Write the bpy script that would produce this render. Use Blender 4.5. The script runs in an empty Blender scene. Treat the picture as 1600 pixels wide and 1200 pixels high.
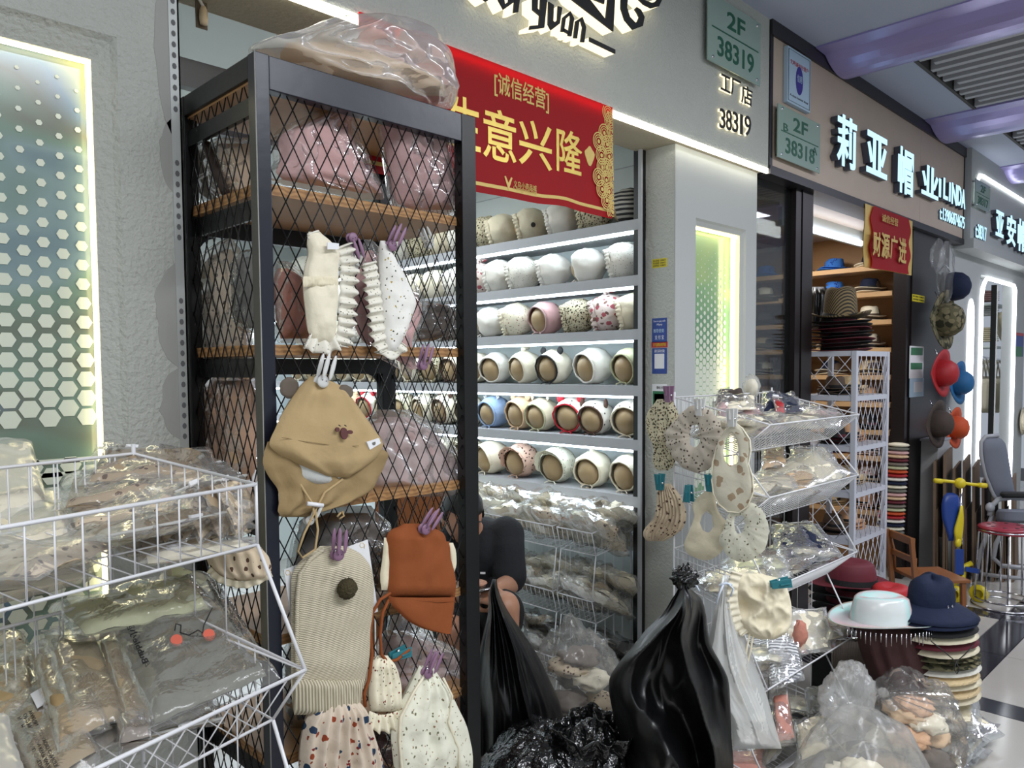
import bpy, math, random
from mathutils import Vector, Matrix, noise
from mathutils.geometry import tessellate_polygon
S = bpy.context.scene
COL = S.collection
R = math.radians
rnd = random.Random(7)

# ------------------------------------------------------------------ camera
CH = 1.58
FPX, YAW, PIT, ROL, CY = 1202.0, R(45.31), R(2.926), R(-.378), 638.8
_F = Vector((math.cos(YAW)*math.cos(PIT), math.sin(YAW)*math.cos(PIT), -math.sin(PIT)))
_R0 = Vector((math.sin(YAW), -math.cos(YAW), 0)); _U0 = _R0.cross(_F)
_R = _R0*math.cos(ROL) + _U0*math.sin(ROL); _U = -_R0*math.sin(ROL) + _U0*math.cos(ROL)
CC = Vector((0, 0, CH))
cd = bpy.data.cameras.new('camera'); cam = bpy.data.objects.new('camera', cd); COL.objects.link(cam)
cd.sensor_width = 36; cd.lens = FPX*36/1600; cd.shift_y = (CY-600)/1600
cd.clip_start = .05; cd.clip_end = 100
M = Matrix((( _R.x, _U.x, -_F.x, 0), (_R.y, _U.y, -_F.y, 0), (_R.z, _U.z, -_F.z, CH), (0, 0, 0, 1)))
cam.matrix_world = M
S.camera = cam

# ------------------------------------------------------------------ world, lights, exposure
w = bpy.data.worlds.new('world'); S.world = w; w.use_nodes = True
w.node_tree.nodes['Background'].inputs[0].default_value = (.72, .8, .92, 1)
w.node_tree.nodes['Background'].inputs[1].default_value = .42
S.view_settings.view_transform = 'Standard'; S.view_settings.look = 'None'
S.view_settings.exposure = 0.2; S.view_settings.gamma = 1.0
try: S.view_settings.use_curve_mapping = False
except Exception: pass
S.cycles.transparent_max_bounces = 24; S.cycles.max_bounces = 6
S.cycles.sample_clamp_indirect = 4.0
S.cycles.use_denoising = True

def area(name, loc, size, power, col=(1, 1, 1), rot=(0, 0, 0)):
    l = bpy.data.lights.new(name, 'AREA'); l.shape = 'RECTANGLE'; l.size = size[0]; l.size_y = size[1]
    l.energy = power; l.color = col
    o = bpy.data.objects.new(name, l); o.location = loc; o.rotation_euler = rot; COL.objects.link(o); return o
area('corridor_ceiling_lamp', (1.2, -.9, 3.3), (2.2, .5), 98, (.93, .96, 1), (0, 0, 0))
area('corridor_ceiling_lamp', (3.9, -.6, 3.3), (2.2, .5), 66, (.93, .96, 1), (0, 0, 0))
area('corridor_ceiling_lamp', (7.2, -.4, 3.3), (2.2, .5), 66, (.85, .88, 1), (0, 0, 0))
area('corridor_ceiling_lamp', (-1.6, .2, 3.0), (1.2, 1.2), 34, (1, .97, .9), (0, 0, 0))
area('shop_ceiling_lamp', (2.0, 3.4, 2.72), (1.4, .3), 16, (.92, .97, 1))
area('shop_ceiling_lamp', (2.0, 4.8, 2.72), (1.4, .3), 12, (.92, .97, 1))
area('hat_shop_ceiling_lamp', (5.3, 2.7, 2.6), (1.0, .3), 12, (1, .96, .9))
area('bag_shop_ceiling_lamp', (9.0, 2.9, 2.6), (1.2, .4), 16, (.95, .98, 1))

# ------------------------------------------------------------------ pixel helpers (photo pixels onto real planes)
def dr(px, py): return _F + _R*((px-800)/FPX) - _U*((py-CY)/FPX)
def oX(px, py, X): v = dr(px, py); return CC + v*(X/v.x)
def oY(px, py, Y): v = dr(px, py); return CC + v*(Y/v.y)
def oZ(px, py, Z): v = dr(px, py); return CC + v*((Z-CH)/v.z)
def oT(px, py, t): return CC + dr(px, py)*t

# ------------------------------------------------------------------ mesh builder
class MB:
    def __init__(s): s.v = []; s.f = []; s.sm = True
    def add(s, vs, fs):
        o = len(s.v); s.v.extend(Vector(x) for x in vs); s.f.extend(tuple(o+i for i in f) for f in fs); return s
    def box(s, a, b):
        x0, y0, z0 = a; x1, y1, z1 = b
        s.add([(x0,y0,z0),(x1,y0,z0),(x1,y1,z0),(x0,y1,z0),(x0,y0,z1),(x1,y0,z1),(x1,y1,z1),(x0,y1,z1)],
              [(3,2,1,0),(4,5,6,7),(0,1,5,4),(1,2,6,5),(2,3,7,6),(3,0,4,7)]); return s
    def hexa(s, p):      # eight points: bottom loop, top loop
        s.add(p, [(3,2,1,0),(4,5,6,7),(0,1,5,4),(1,2,6,5),(2,3,7,6),(3,0,4,7)]); return s
    def tube(s, pts, r, n=5, closed=False):
        pts = [Vector(p) for p in pts]; m = len(pts)
        if m < 2: return s
        o = len(s.v); up = None
        for i, p in enumerate(pts):
            a = pts[i-1] if (i > 0 or closed) else pts[0]
            b = pts[(i+1) % m] if (i < m-1 or closed) else pts[-1]
            d = (b-a)
            d = d.normalized() if d.length > 1e-9 else Vector((0, 0, 1))
            if up is None:
                up = Vector((0, 0, 1)) if abs(d.z) < .9 else Vector((1, 0, 0))
            x = up.cross(d)
            if x.length < 1e-5: x = Vector((1, 0, 0)).cross(d)
            x.normalize(); y = d.cross(x); up = y
            rr = r[i] if isinstance(r, (list, tuple)) else r
            for k in range(n):
                t = 2*math.pi*k/n; s.v.append(p + x*(rr*math.cos(t)) + y*(rr*math.sin(t)))
        for i in range(m if closed else m-1):
            j = (i+1) % m
            for k in range(n):
                l = (k+1) % n; s.f.append((o+i*n+k, o+i*n+l, o+j*n+l, o+j*n+k))
        if not closed:
            s.f.append(tuple(o+k for k in reversed(range(n)))); s.f.append(tuple(o+(m-1)*n+k for k in range(n)))
        return s
    def lathe(s, prof, n=24, c=(0, 0, 0), sx=1, sy=1, f=None):
        o = len(s.v); m = len(prof)
        for (r, z) in prof:
            for k in range(n):
                t = 2*math.pi*k/n; x, y, zz = r*math.cos(t)*sx, r*math.sin(t)*sy, z
                if f: x, y, zz = f(x, y, zz, t)
                s.v.append(Vector((c[0]+x, c[1]+y, c[2]+zz)))
        for i in range(m-1):
            for k in range(n):
                l = (k+1) % n; s.f.append((o+i*n+k, o+i*n+l, o+(i+1)*n+l, o+(i+1)*n+k))
        return s
    def grid(s, fn, nu, nv, cu=False):
        o = len(s.v)
        W = nu if cu else nu+1
        for j in range(nv+1):
            for i in range(W): s.v.append(Vector(fn(i/nu, j/nv)))
        for j in range(nv):
            for i in range(nu):
                a = o+j*W+i; b = o+j*W+((i+1) % W); s.f.append((a, b, b+W, a+W))
        return s
    def ell(s, c, r, nu=16, nv=10, f=None):
        c = Vector(c)
        def g(u, v):
            t, p = 2*math.pi*u, math.pi*(v-.5)
            d = Vector((math.cos(t)*math.cos(p), math.sin(t)*math.cos(p), math.sin(p)))
            k = f(d) if f else 1
            return c + Vector((d.x*r[0], d.y*r[1], d.z*r[2]))*k
        return s.grid(g, nu, nv, True)
    def poly(s, pts, fn0, fn1):      # pts 2d; fn0/fn1 give the 3d of back and front
        n = len(pts); o = len(s.v)
        s.v.extend(Vector(fn0(*p)) for p in pts); s.v.extend(Vector(fn1(*p)) for p in pts)
        tri = tessellate_polygon([[Vector((p[0], p[1], 0)) for p in pts]])
        for t in tri:
            s.f.append(tuple(o+i for i in t)); s.f.append(tuple(o+n+i for i in reversed(t)))
        for i in range(n):
            j = (i+1) % n; s.f.append((o+i, o+j, o+n+j, o+n+i))
        return s

def build(name, mb, mat, parent=None, off=None, smooth=True, bev=0, sub=0, sol=0):
    me = bpy.data.meshes.new(name)
    o3 = Vector(off) if off is not None else None
    q = parent
    while o3 is None and q is not None:
        if q.get('_w') is not None: o3 = Vector(q['_w'])
        q = q.parent
    vs = [tuple(v-o3) for v in mb.v] if o3 is not None else [tuple(v) for v in mb.v]
    me.from_pydata(vs, [], mb.f)
    me.materials.append(MT[mat] if isinstance(mat, str) else mat)
    if smooth: me.polygons.foreach_set('use_smooth', [True]*len(me.polygons))
    me.update()
    o = bpy.data.objects.new(name, me); COL.objects.link(o)
    if parent is not None: o.parent = parent
    if bev:
        m = o.modifiers.new('b', 'BEVEL'); m.width = bev; m.segments = 2; m.limit_method = 'ANGLE'
    if sol:
        m = o.modifiers.new('s', 'SOLIDIFY'); m.thickness = sol; m.offset = 0
    if sub:
        m = o.modifiers.new('u', 'SUBSURF'); m.levels = sub; m.render_levels = sub
    return o

def thing(name, label, cat, loc=(0, 0, 0), rz=0, group=None, world=False, rot=None):
    """An Empty at the thing's base. world=True: parts are given in world coordinates."""
    o = bpy.data.objects.new(name, None); COL.objects.link(o); o.location = loc
    o.empty_display_size = .05
    o.rotation_euler = rot if rot else (0, 0, rz)
    if world: o['_w'] = list(loc)
    return tag(o, label, cat, group)
def tag(o, label, cat, group=None):
    o['label'] = label; o['category'] = cat
    if group: o['group'] = group
    return o
def struct(name, mb, mat, parent=None, smooth=False, bev=0, label=None):
    o = build(name, mb, mat, parent, smooth=smooth, bev=bev)
    if parent is None: o['kind'] = 'structure'
    if label: o['label'] = label
    return o
KIDS = {}
def kids(o):
    return [c for c in o.children]
def dup(root, loc=None, rot=None, label=None, group=None, cat=None, scale=None, mats=None, name=None):
    """copy a thing and its parts (and their parts)"""
    def cp(o, par):
        c = o.copy(); COL.objects.link(c)
        if par is not None: c.parent = par
        if mats and o.type == 'MESH' and o.name.split('.')[0] in mats:
            key = (o.data.name, mats[o.name.split('.')[0]])
            if key not in KIDS:
                d = o.data.copy(); d.materials[0] = MT[key[1]]; KIDS[key] = d
            c.data = KIDS[key]
        for k in kids(o): cp(k, c)
        return c
    c = cp(root, None)
    if name: c.name = name
    if loc is not None: c.location = loc
    if rot is not None: c.rotation_euler = rot
    if label: c['label'] = label
    if group: c['group'] = group
    if cat: c['category'] = cat
    if scale: c.scale = scale if isinstance(scale, (tuple, list)) else (scale,)*3
    return c
def drop(root):
    for c in list(root.children): drop(c)
    bpy.data.objects.remove(root)

# ------------------------------------------------------------------ materials
MT = {}
def lin(c):
    return tuple(((x/255)/12.92 if x/255 <= .04045 else ((x/255+.055)/1.055)**2.4) for x in c[:3])
def mk(name):
    m = bpy.data.materials.new(name); m.use_nodes = True; MT[name] = m
    nt = m.node_tree; return m, nt, nt.nodes, nt.links, nt.nodes['Principled BSDF']
def coords(N, L, kind='Object', scale=None):
    tc = N.new('ShaderNodeTexCoord')
    if scale is None: return tc.outputs[kind]
    mp = N.new('ShaderNodeMapping'); mp.inputs['Scale'].default_value = scale
    L.new(tc.outputs[kind], mp.inputs[0]); return mp.outputs[0]
def bump_in(N, L, B, height, strength, dist):
    b = N.new('ShaderNodeBump'); b.inputs['Strength'].default_value = strength; b.inputs['Distance'].default_value = dist
    L.new(height, b.inputs['Height']); L.new(b.outputs[0], B.inputs['Normal'])
def P(name, col, rough=.6, metal=0, bump=None, var=0, spec=.5, sheen=0, emit=None, trans=None, coat=0):
    """col is sRGB 0-255; bump=(scale, strength, dist[, stretch]); var = soft colour mottling"""
    m, nt, N, L, B = mk(name); c = lin(col)
    B.inputs['Base Color'].default_value = (*c, 1); B.inputs['Roughness'].default_value = rough
    B.inputs['Metallic'].default_value = metal; B.inputs['Specular IOR Level'].default_value = spec
    if coat: B.inputs['Coat Weight'].default_value = coat
    if sheen: B.inputs['Sheen Weight'].default_value = sheen
    if bump:
        st = bump[3] if len(bump) > 3 else (1, 1, 1)
        n = N.new('ShaderNodeTexNoise'); n.inputs['Scale'].default_value = bump[0]; n.inputs['Detail'].default_value = 4
        L.new(coords(N, L, 'Object', st), n.inputs['Vector'])
        bump_in(N, L, B, n.outputs[0], bump[1], bump[2])
    if var:
        n2 = N.new('ShaderNodeTexNoise'); n2.inputs['Scale'].default_value = 9; n2.inputs['Detail'].default_value = 5
        L.new(coords(N, L), n2.inputs['Vector'])
        mx = N.new('ShaderNodeMix'); mx.data_type = 'RGBA'
        L.new(n2.outputs[0], mx.inputs[0])
        mx.inputs[6].default_value = (*[max(0, x*(1-var)) for x in c], 1); mx.inputs[7].default_value = (*[min(1, x*(1+var)) for x in c], 1)
        L.new(mx.outputs[2], B.inputs['Base Color'])
    if emit:
        B.inputs['Emission Color'].default_value = (*lin(emit[0]), 1); B.inputs['Emission Strength'].default_value = emit[1]
    return m
def dots(name, base, cols, scale=60, size=.3, rough=.85, stretch=(1, 1, 1), coords_kind='Object', bump=True):
    """printed cloth: scattered motifs of several colours"""
    m, nt, N, L, B = mk(name)
    B.inputs['Roughness'].default_value = rough; B.inputs['Specular IOR Level'].default_value = .2
    cur = None
    for i, col in enumerate(cols):
        v = N.new('ShaderNodeTexVoronoi'); v.inputs['Scale'].default_value = scale*(1+.23*i); v.inputs['Randomness'].default_value = .9
        mp = N.new('ShaderNodeMapping'); mp.inputs['Location'].default_value = (i*3.1, i*1.7, i*.9); mp.inputs['Scale'].default_value = stretch
        tc = N.new('ShaderNodeTexCoord'); L.new(tc.outputs[coords_kind], mp.inputs[0])
        ns = N.new('ShaderNodeTexNoise'); ns.inputs['Scale'].default_value = scale*1.6
        L.new(mp.outputs[0], ns.inputs['Vector'])
        ad = N.new('ShaderNodeMixRGB') if hasattr(bpy.types, 'ShaderNodeMixRGB') else None
        va = N.new('ShaderNodeVectorMath'); va.operation = 'MULTIPLY_ADD'
        L.new(ns.outputs['Color'], va.inputs[0]); va.inputs[1].default_value = (.6/scale,)*3; L.new(mp.outputs[0], va.inputs[2])
        if ad: N.remove(ad)
        L.new(va.outputs[0], v.inputs['Vector'])
        lt = N.new('ShaderNodeMath'); lt.operation = 'LESS_THAN'; lt.inputs[1].default_value = size*(1-.12*i)
        L.new(v.outputs['Distance'], lt.inputs[0])
        mx = N.new('ShaderNodeMix'); mx.data_type = 'RGBA'; L.new(lt.outputs[0], mx.inputs[0])
        if cur is None: mx.inputs[6].default_value = (*lin(base), 1)
        else: L.new(cur, mx.inputs[6])
        mx.inputs[7].default_value = (*lin(col), 1); cur = mx.outputs[2]
    L.new(cur, B.inputs['Base Color'])
    if bump:
        n = N.new('ShaderNodeTexNoise'); n.inputs['Scale'].default_value = 45; n.inputs['Detail'].default_value = 3
        L.new(coords(N, L), n.inputs['Vector']); bump_in(N, L, B, n.outputs[0], .5, .004)
    return m
def wave(name, c1, c2, scale=60, axis='Z', rough=.8, distort=0, bump=0, lo=.45, hi=.55):
    m, nt, N, L, B = mk(name); B.inputs['Roughness'].default_value = rough
    wv = N.new('ShaderNodeTexWave'); wv.bands_direction = axis; wv.inputs['Scale'].default_value = scale; wv.inputs['Distortion'].default_value = distort
    L.new(coords(N, L), wv.inputs['Vector'])
    rp = N.new('ShaderNodeValToRGB'); rp.color_ramp.elements[0].position = lo; rp.color_ramp.elements[1].position = hi
    rp.color_ramp.elements[0].color = (*lin(c1), 1); rp.color_ramp.elements[1].color = (*lin(c2), 1)
    L.new(wv.outputs[0], rp.inputs[0]); L.new(rp.outputs[0], B.inputs['Base Color'])
    if bump: bump_in(N, L, B, wv.outputs[0], bump, .003)
    return m
def film(name, haze=.12, tint=(1, 1, 1), rough=.12, scale=14, bstr=.8, hcol=(.9, .9, .88), gloss=.5):
    """thin clear plastic: see-through with crumpled gloss and a little haze"""
    m, nt, N, L, B = mk(name); N.remove(B); out = N['Material Output']
    tr = N.new('ShaderNodeBsdfTransparent'); tr.inputs[0].default_value = (*tint, 1)
    df = N.new('ShaderNodeBsdfTranslucent'); df.inputs[0].default_value = (*hcol, 1)
    d2 = N.new('ShaderNodeBsdfDiffuse'); d2.inputs[0].default_value = (*hcol, 1)
    md = N.new('ShaderNodeMixShader'); md.inputs[0].default_value = .7; L.new(df.outputs[0], md.inputs[1]); L.new(d2.outputs[0], md.inputs[2])
    gl = N.new('ShaderNodeBsdfGlossy'); gl.inputs['Roughness'].default_value = rough
    n = N.new('ShaderNodeTexNoise'); n.inputs['Scale'].default_value = scale; n.inputs['Detail'].default_value = 3; n.inputs['Distortion'].default_value = 1.2
    L.new(coords(N, L), n.inputs['Vector'])
    b = N.new('ShaderNodeBump'); b.inputs['Strength'].default_value = bstr; b.inputs['Distance'].default_value = .008
    L.new(n.outputs[0], b.inputs['Height'])
    fr = N.new('ShaderNodeFresnel'); fr.inputs[0].default_value = 1.45
    for x in (gl, fr, d2): L.new(b.outputs[0], x.inputs['Normal'])
    m1 = N.new('ShaderNodeMixShader'); m1.inputs[0].default_value = haze
    L.new(tr.outputs[0], m1.inputs[1]); L.new(md.outputs[0], m1.inputs[2])
    mu = N.new('ShaderNodeMath'); mu.operation = 'MULTIPLY'; mu.inputs[1].default_value = gloss; L.new(fr.outputs[0], mu.inputs[0])
    m2 = N.new('ShaderNodeMixShader'); L.new(mu.outputs[0], m2.inputs[0]); L.new(m1.outputs[0], m2.inputs[1]); L.new(gl.outputs[0], m2.inputs[2])
    L.new(m2.outputs[0], out.inputs[0]); return m
def emis(name, col, s):
    m, nt, N, L, B = mk(name); N.remove(B); e = N.new('ShaderNodeEmission'); e.inputs[0].default_value = (*lin(col), 1); e.inputs[1].default_value = s
    L.new(e.outputs[0], N['Material Output'].inputs[0]); return m

P('stucco_grey', (180, 182, 176), .8, bump=(80, .8, .010), var=.05)
P('stucco_white', (205, 206, 204), .8, bump=(70, .8, .012))
P('smooth_white', (176, 179, 178), .7, bump=(14, .15, .004))
P('plaster_patch', (158, 158, 154), .85, bump=(20, .3, .004))
P('corner_metal', (175, 178, 176), .5, .3, bump=(30, .2, .002))
P('punched_hole', (96, 96, 98), .8)
P('soffit', (170, 160, 138), .8, bump=(60, .6, .008))
P('shelf_grey', (168, 170, 174), .55, bump=(60, .1, .002))
P('shop_wall', (205, 212, 210), .6)
P('black_frame', (12, 12, 13), .35)
P('cage_black', (13, 14, 16), .38, .2, bump=(40, .15, .002), var=.25)
P('cage_navy', (20, 23, 38), .3, .1, bump=(30, .2, .002), var=.3)
P('edge_highlight', (150, 150, 145), .7, bump=(90, .6, .004))
P('mesh_black', (15, 15, 16), .4, .3)
P('white_wire', (214, 214, 218), .35)
P('white_steel', (190, 192, 202), .4)
P('chrome', (200, 200, 205), .12, 1)
P('brown_frame', (34, 27, 27), .35, .3)
P('dark_frame', (34, 32, 36), .4)
P('plywood', (170, 128, 84), .55, bump=(30, .2, .002, (1, 8, 8)), var=.18)
wave('ply_edge', (150, 108, 68), (178, 134, 86), 30, 'Z', .6, 6, lo=.2, hi=.8)
P('shelf_wood', (205, 165, 118), .5, var=.1)
P('fascia_wood', (186, 168, 152), .5, bump=(18, .1, .002, (1, 1, 10)), var=.07)
P('head_wood', (158, 134, 98), .42, var=.08)
P('chair_wood', (126, 76, 40), .4, var=.12)
P('skin', (176, 128, 102), .5, var=.05)
P('hair_black', (16, 14, 14), .5)
P('tee_black', (20, 22, 27), .85, bump=(25, .5, .01))
P('shorts_black', (14, 14, 17), .85, bump=(25, .5, .01))
P('black_poly', (7, 7, 9), .36, bump=(7, .35, .02, (1.5, 1.5, 1)), spec=.5)
P('black_poly_glossy', (12, 12, 13), .18, bump=(12, 1, .04), spec=.8)
P('white_ribbon', (205, 214, 230), .4)
P('cloth_white', (226, 222, 212), .85, bump=(35, .6, .006), spec=.2)
P('cloth_cream', (222, 212, 186), .85, bump=(35, .6, .006), spec=.2)
P('cloth_ivory', (228, 220, 198), .85, bump=(35, .6, .006), spec=.2)
P('cloth_sage', (186, 186, 152), .85, bump=(35, .6, .006), spec=.2)
P('cloth_blue', (150, 172, 204), .85, bump=(35, .6, .006), spec=.2)
P('cloth_tan', (176, 152, 112), .85, bump=(60, .5, .003), spec=.2, var=.06)
P('cloth_tan_dark', (150, 128, 92), .85, bump=(60, .5, .003), spec=.2)
P('cloth_rust', (136, 74, 40), .85, bump=(90, .4, .002), spec=.2, var=.07)
P('cloth_pink', (206, 166, 164), .8, bump=(22, .7, .01), spec=.2, var=.1)
P('cloth_dusty', (186, 158, 156), .8, bump=(22, .7, .01), spec=.2, var=.1)
P('cloth_salmon', (190, 128, 112), .8, bump=(22, .7, .01), spec=.2, var=.1)
P('cloth_grey', (112, 112, 104), .85, bump=(22, .6, .008), spec=.2)
P('cloth_taupe', (122, 112, 104), .85, bump=(22, .6, .008), spec=.2)
P('cloth_khaki', (146, 130, 104), .85, bump=(22, .6, .008), spec=.2)
P('cloth_peach', (214, 184, 150), .85, bump=(35, .5, .006), spec=.2)
P('cloth_navy', (26, 34, 58), .8, bump=(30, .5, .006), spec=.25)
P('cloth_brown', (58, 34, 34), .8, bump=(8, .5, .02), spec=.3)
P('cloth_darkbrown', (62, 50, 44), .85, bump=(30, .4, .006))
P('cloth_red', (160, 22, 30), .6, bump=(30, .4, .004))
P('cloth_maroon', (92, 20, 36), .7)
P('cloth_black', (20, 20, 22), .8, bump=(30, .4, .004))
P('cloth_bluebright', (24, 92, 140), .7, bump=(30, .3, .004))
P('cloth_orange', (190, 74, 30), .7, bump=(30, .3, .004))
P('ear_taupe', (98, 88, 78), .85)
P('lining_grey', (186, 188, 186), .8, bump=(150, .5, .002))
P('straw', (214, 190, 148), .7, bump=(120, .8, .003))
P('straw_pink', (214, 168, 130), .7, bump=(120, .8, .003))
P('straw_dark', (84, 66, 52), .7, bump=(120, .8, .003))
P('denim_blue', (80, 130, 190), .8)
P('clip_purple', (132, 98, 124), .45)
P('clip_white', (206, 206, 204), .45)
P('clip_teal', (38, 112, 122), .45)
P('label_white', (225, 225, 228), .6)
P('print_black', (24, 24, 26), .6)
P('print_brown', (92, 52, 52), .8)
P('print_coral', (214, 104, 84), .7)
P('red_trim', (186, 26, 44), .7)
P('brown_trim', (82, 54, 42), .7)
P('black_trim', (22, 22, 24), .7)
P('pompom_brown', (66, 58, 34), .95, bump=(160, 1, .01))
P('gold', (196, 170, 84), .35, .6, bump=(60, .3, .002))
P('gold_flat', (206, 176, 98), .45, .2)
P('banner_red', (158, 6, 18), .55, spec=.3)
B_ = MT['banner_red'].node_tree.nodes['Principled BSDF']; nt_ = MT['banner_red'].node_tree
tl_ = nt_.nodes.new('ShaderNodeBsdfTranslucent'); tl_.inputs[0].default_value = (*lin((235, 10, 30)), 1)
ms_ = nt_.nodes.new('ShaderNodeMixShader'); ms_.inputs[0].default_value = .3
nt_.links.new(B_.outputs[0], ms_.inputs[1]); nt_.links.new(tl_.outputs[0], ms_.inputs[2]); nt_.links.new(ms_.outputs[0], nt_.nodes['Material Output'].inputs[0])
P('green_plate', (150, 172, 162), .15, spec=.6)
P('green_ink', (18, 88, 66), .5)
P('sticker_blue', (38, 66, 140), .5)
P('sticker_red', (176, 40, 50), .5)
P('sticker_yellow', (206, 190, 30), .5)
P('sticker_green', (40, 110, 70), .5)
P('sticker_pale', (176, 200, 220), .5)
P('purple_blue', (52, 44, 140), .5)
P('ceiling_white', (168, 176, 196), .6)
P('dark_steel', (70, 72, 84), .4)
P('slat_grey', (168, 168, 172), .5)
P('slat_dark', (70, 68, 66), .7)
P('duct_purple', (160, 152, 206), .3, .3, bump=(5, .25, .02))
P('tile_light', (172, 168, 162), .12, spec=.6, var=.04)
P('tile_dark', (40, 40, 48), .12, spec=.6)
P('grout', (90, 90, 92), .8)
P('cardboard', (98, 78, 60), .8, var=.08)
P('plastic_yellow', (206, 186, 30), .4)
P('plastic_blue', (20, 56, 130), .4)
P('stool_red', (140, 40, 56), .35)
P('chair_grey', (100, 104, 116), .7, bump=(200, .3, .002))
P('chair_frame_grey', (150, 152, 158), .4)
P('rubber_black', (20, 20, 20), .7)
P('toilet_white', (150, 150, 150), .4)
P('phone_black', (14, 14, 16), .2)
P('ceramic', (200, 180, 150), .4)
P('rust_stain', (96, 84, 70), .8)
P('canvas', (176, 168, 146), .85, bump=(120, .4, .002))
dots('print_teddy', (216, 210, 190), [(172, 150, 124)], 27, .34)
dots('print_sprig', (226, 224, 206), [(112, 110, 84), (150, 120, 90)], 60, .17, stretch=(1, 1, .8))
dots('print_cherry', (228, 220, 196), [(120, 44, 38), (90, 84, 60)], 66, .18)
dots('print_floral_big', (206, 190, 172), [(44, 62, 84), (140, 64, 40), (120, 40, 40)], 27, .25)
dots('print_floral_grey', (192, 182, 168), [(92, 82, 74)], 70, .26)
dots('print_floral_dark', (196, 188, 160), [(60, 58, 44), (110, 90, 70)], 85, .34)
dots('print_spot', (224, 218, 206), [(60, 52, 50)], 30, .16)
dots('print_leopard', (206, 172, 154), [(70, 50, 44)], 60, .3)
dots('print_rose', (224, 208, 200), [(176, 92, 100), (120, 90, 80)], 30, .32)
dots('print_tan_spot', (158, 140, 116), [(84, 62, 50)], 40, .22)
dots('print_brown_floral', (204, 186, 160), [(84, 62, 52)], 55, .26)
dots('print_gold_floral', (230, 228, 222), [(178, 156, 84), (70, 70, 50)], 55, .16)
dots('print_camo', (92, 88, 66), [(50, 50, 38), (120, 112, 86)], 22, .5)
dots('lace', (226, 222, 210), [(120, 116, 104)], 110, .2)
dots('print_bluehat', (60, 116, 196), [(34, 60, 140)], 40, .3)
wave('stripe_black', (40, 40, 42), (176, 172, 164), 16, 'Z', .8, .4)
wave('stripe_silver', (110, 112, 118), (214, 214, 216), 30, 'DIAGONAL', .6, 1)
wave('knit_cream', (188, 178, 154), (214, 204, 180), 75, 'Z', .9, 1.0, bump=.7, lo=.1, hi=.6)
wave('knit_rib', (150, 140, 116), (206, 196, 172), 42, 'X', .9, .3, bump=.9, lo=.1, hi=.6)
wave('plaid', (40, 36, 30), (128, 108, 72), 42, 'DIAGONAL', .8, .3)
film('clear_bag', .10)
film('clear_bag_soft', .26, rough=.25, scale=9)
film('clear_bag_pink', .16, tint=(1, .93, .93), hcol=(.9, .8, .8))
film('milky_bag', .66, rough=.25, scale=7, bstr=.8)
film('top_bag', .38, rough=.25, scale=6, bstr=.9, hcol=(.92, .88, .82))
film('bubble_clear', .22, rough=.2, scale=5, bstr=.8)
film('smoky_bag', .2, tint=(.8, .8, .8), hcol=(.5, .5, .5))
film('clear_glass', .008, tint=(.6, .64, .66), rough=.02, bstr=0)
emis('led_warm', (255, 240, 190), 7)
emis('led_fascia', (255, 250, 228), 8)
emis('led_shelf', (225, 242, 255), 16)
emis('led_tube', (235, 242, 255), 8)
emis('sign_glow', (255, 240, 196), 1.5)
emis('sign_white', (186, 232, 255), 1.3)
emis('arch_led', (245, 250, 255), 6)

# iridescent white hat
m, nt, N, L, B = mk('iridescent'); B.inputs['Roughness'].default_value = .25
lw = N.new('ShaderNodeLayerWeight'); lw.inputs[0].default_value = .5
rp = N.new('ShaderNodeValToRGB'); e = rp.color_ramp.elements
e[0].position = 0; e[0].color = (.6, .62, .62, 1); e[1].position = 1; e[1].color = (.5, .5, .3, 1)
for p_, c_ in ((.35, (.62, .66, .66, 1)), (.55, (.45, .72, .7, 1)), (.75, (.7, .5, .55, 1))):
    x_ = e.new(p_); x_.color = c_
L.new(lw.outputs['Facing'], rp.inputs[0]); L.new(rp.outputs[0], B.inputs['Base Color'])

# honeycomb window panes in soft bands of blue, green and yellow
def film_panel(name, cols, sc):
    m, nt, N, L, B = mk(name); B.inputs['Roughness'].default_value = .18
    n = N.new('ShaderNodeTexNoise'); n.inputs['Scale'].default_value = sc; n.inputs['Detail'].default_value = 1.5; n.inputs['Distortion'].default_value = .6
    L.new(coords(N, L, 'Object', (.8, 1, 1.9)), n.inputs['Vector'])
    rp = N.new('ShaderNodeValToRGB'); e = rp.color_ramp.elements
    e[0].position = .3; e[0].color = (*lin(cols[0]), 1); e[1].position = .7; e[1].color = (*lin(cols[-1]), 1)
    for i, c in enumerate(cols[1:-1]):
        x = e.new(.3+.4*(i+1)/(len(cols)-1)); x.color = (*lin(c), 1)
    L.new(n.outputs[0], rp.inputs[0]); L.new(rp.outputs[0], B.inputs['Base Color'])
film_panel('honeycomb_film', [(112, 134, 140), (128, 150, 152), (112, 136, 122), (104, 110, 96), (104, 128, 148), (150, 158, 122)], 2.4)  # bands painted in for the blurred, backlit goods behind the frosted glass
film_panel('honeycomb_film_green', [(110, 150, 120), (140, 176, 130), (168, 190, 130)], 2.0)
P('hexagon_white', (206, 212, 196), .3)

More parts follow.
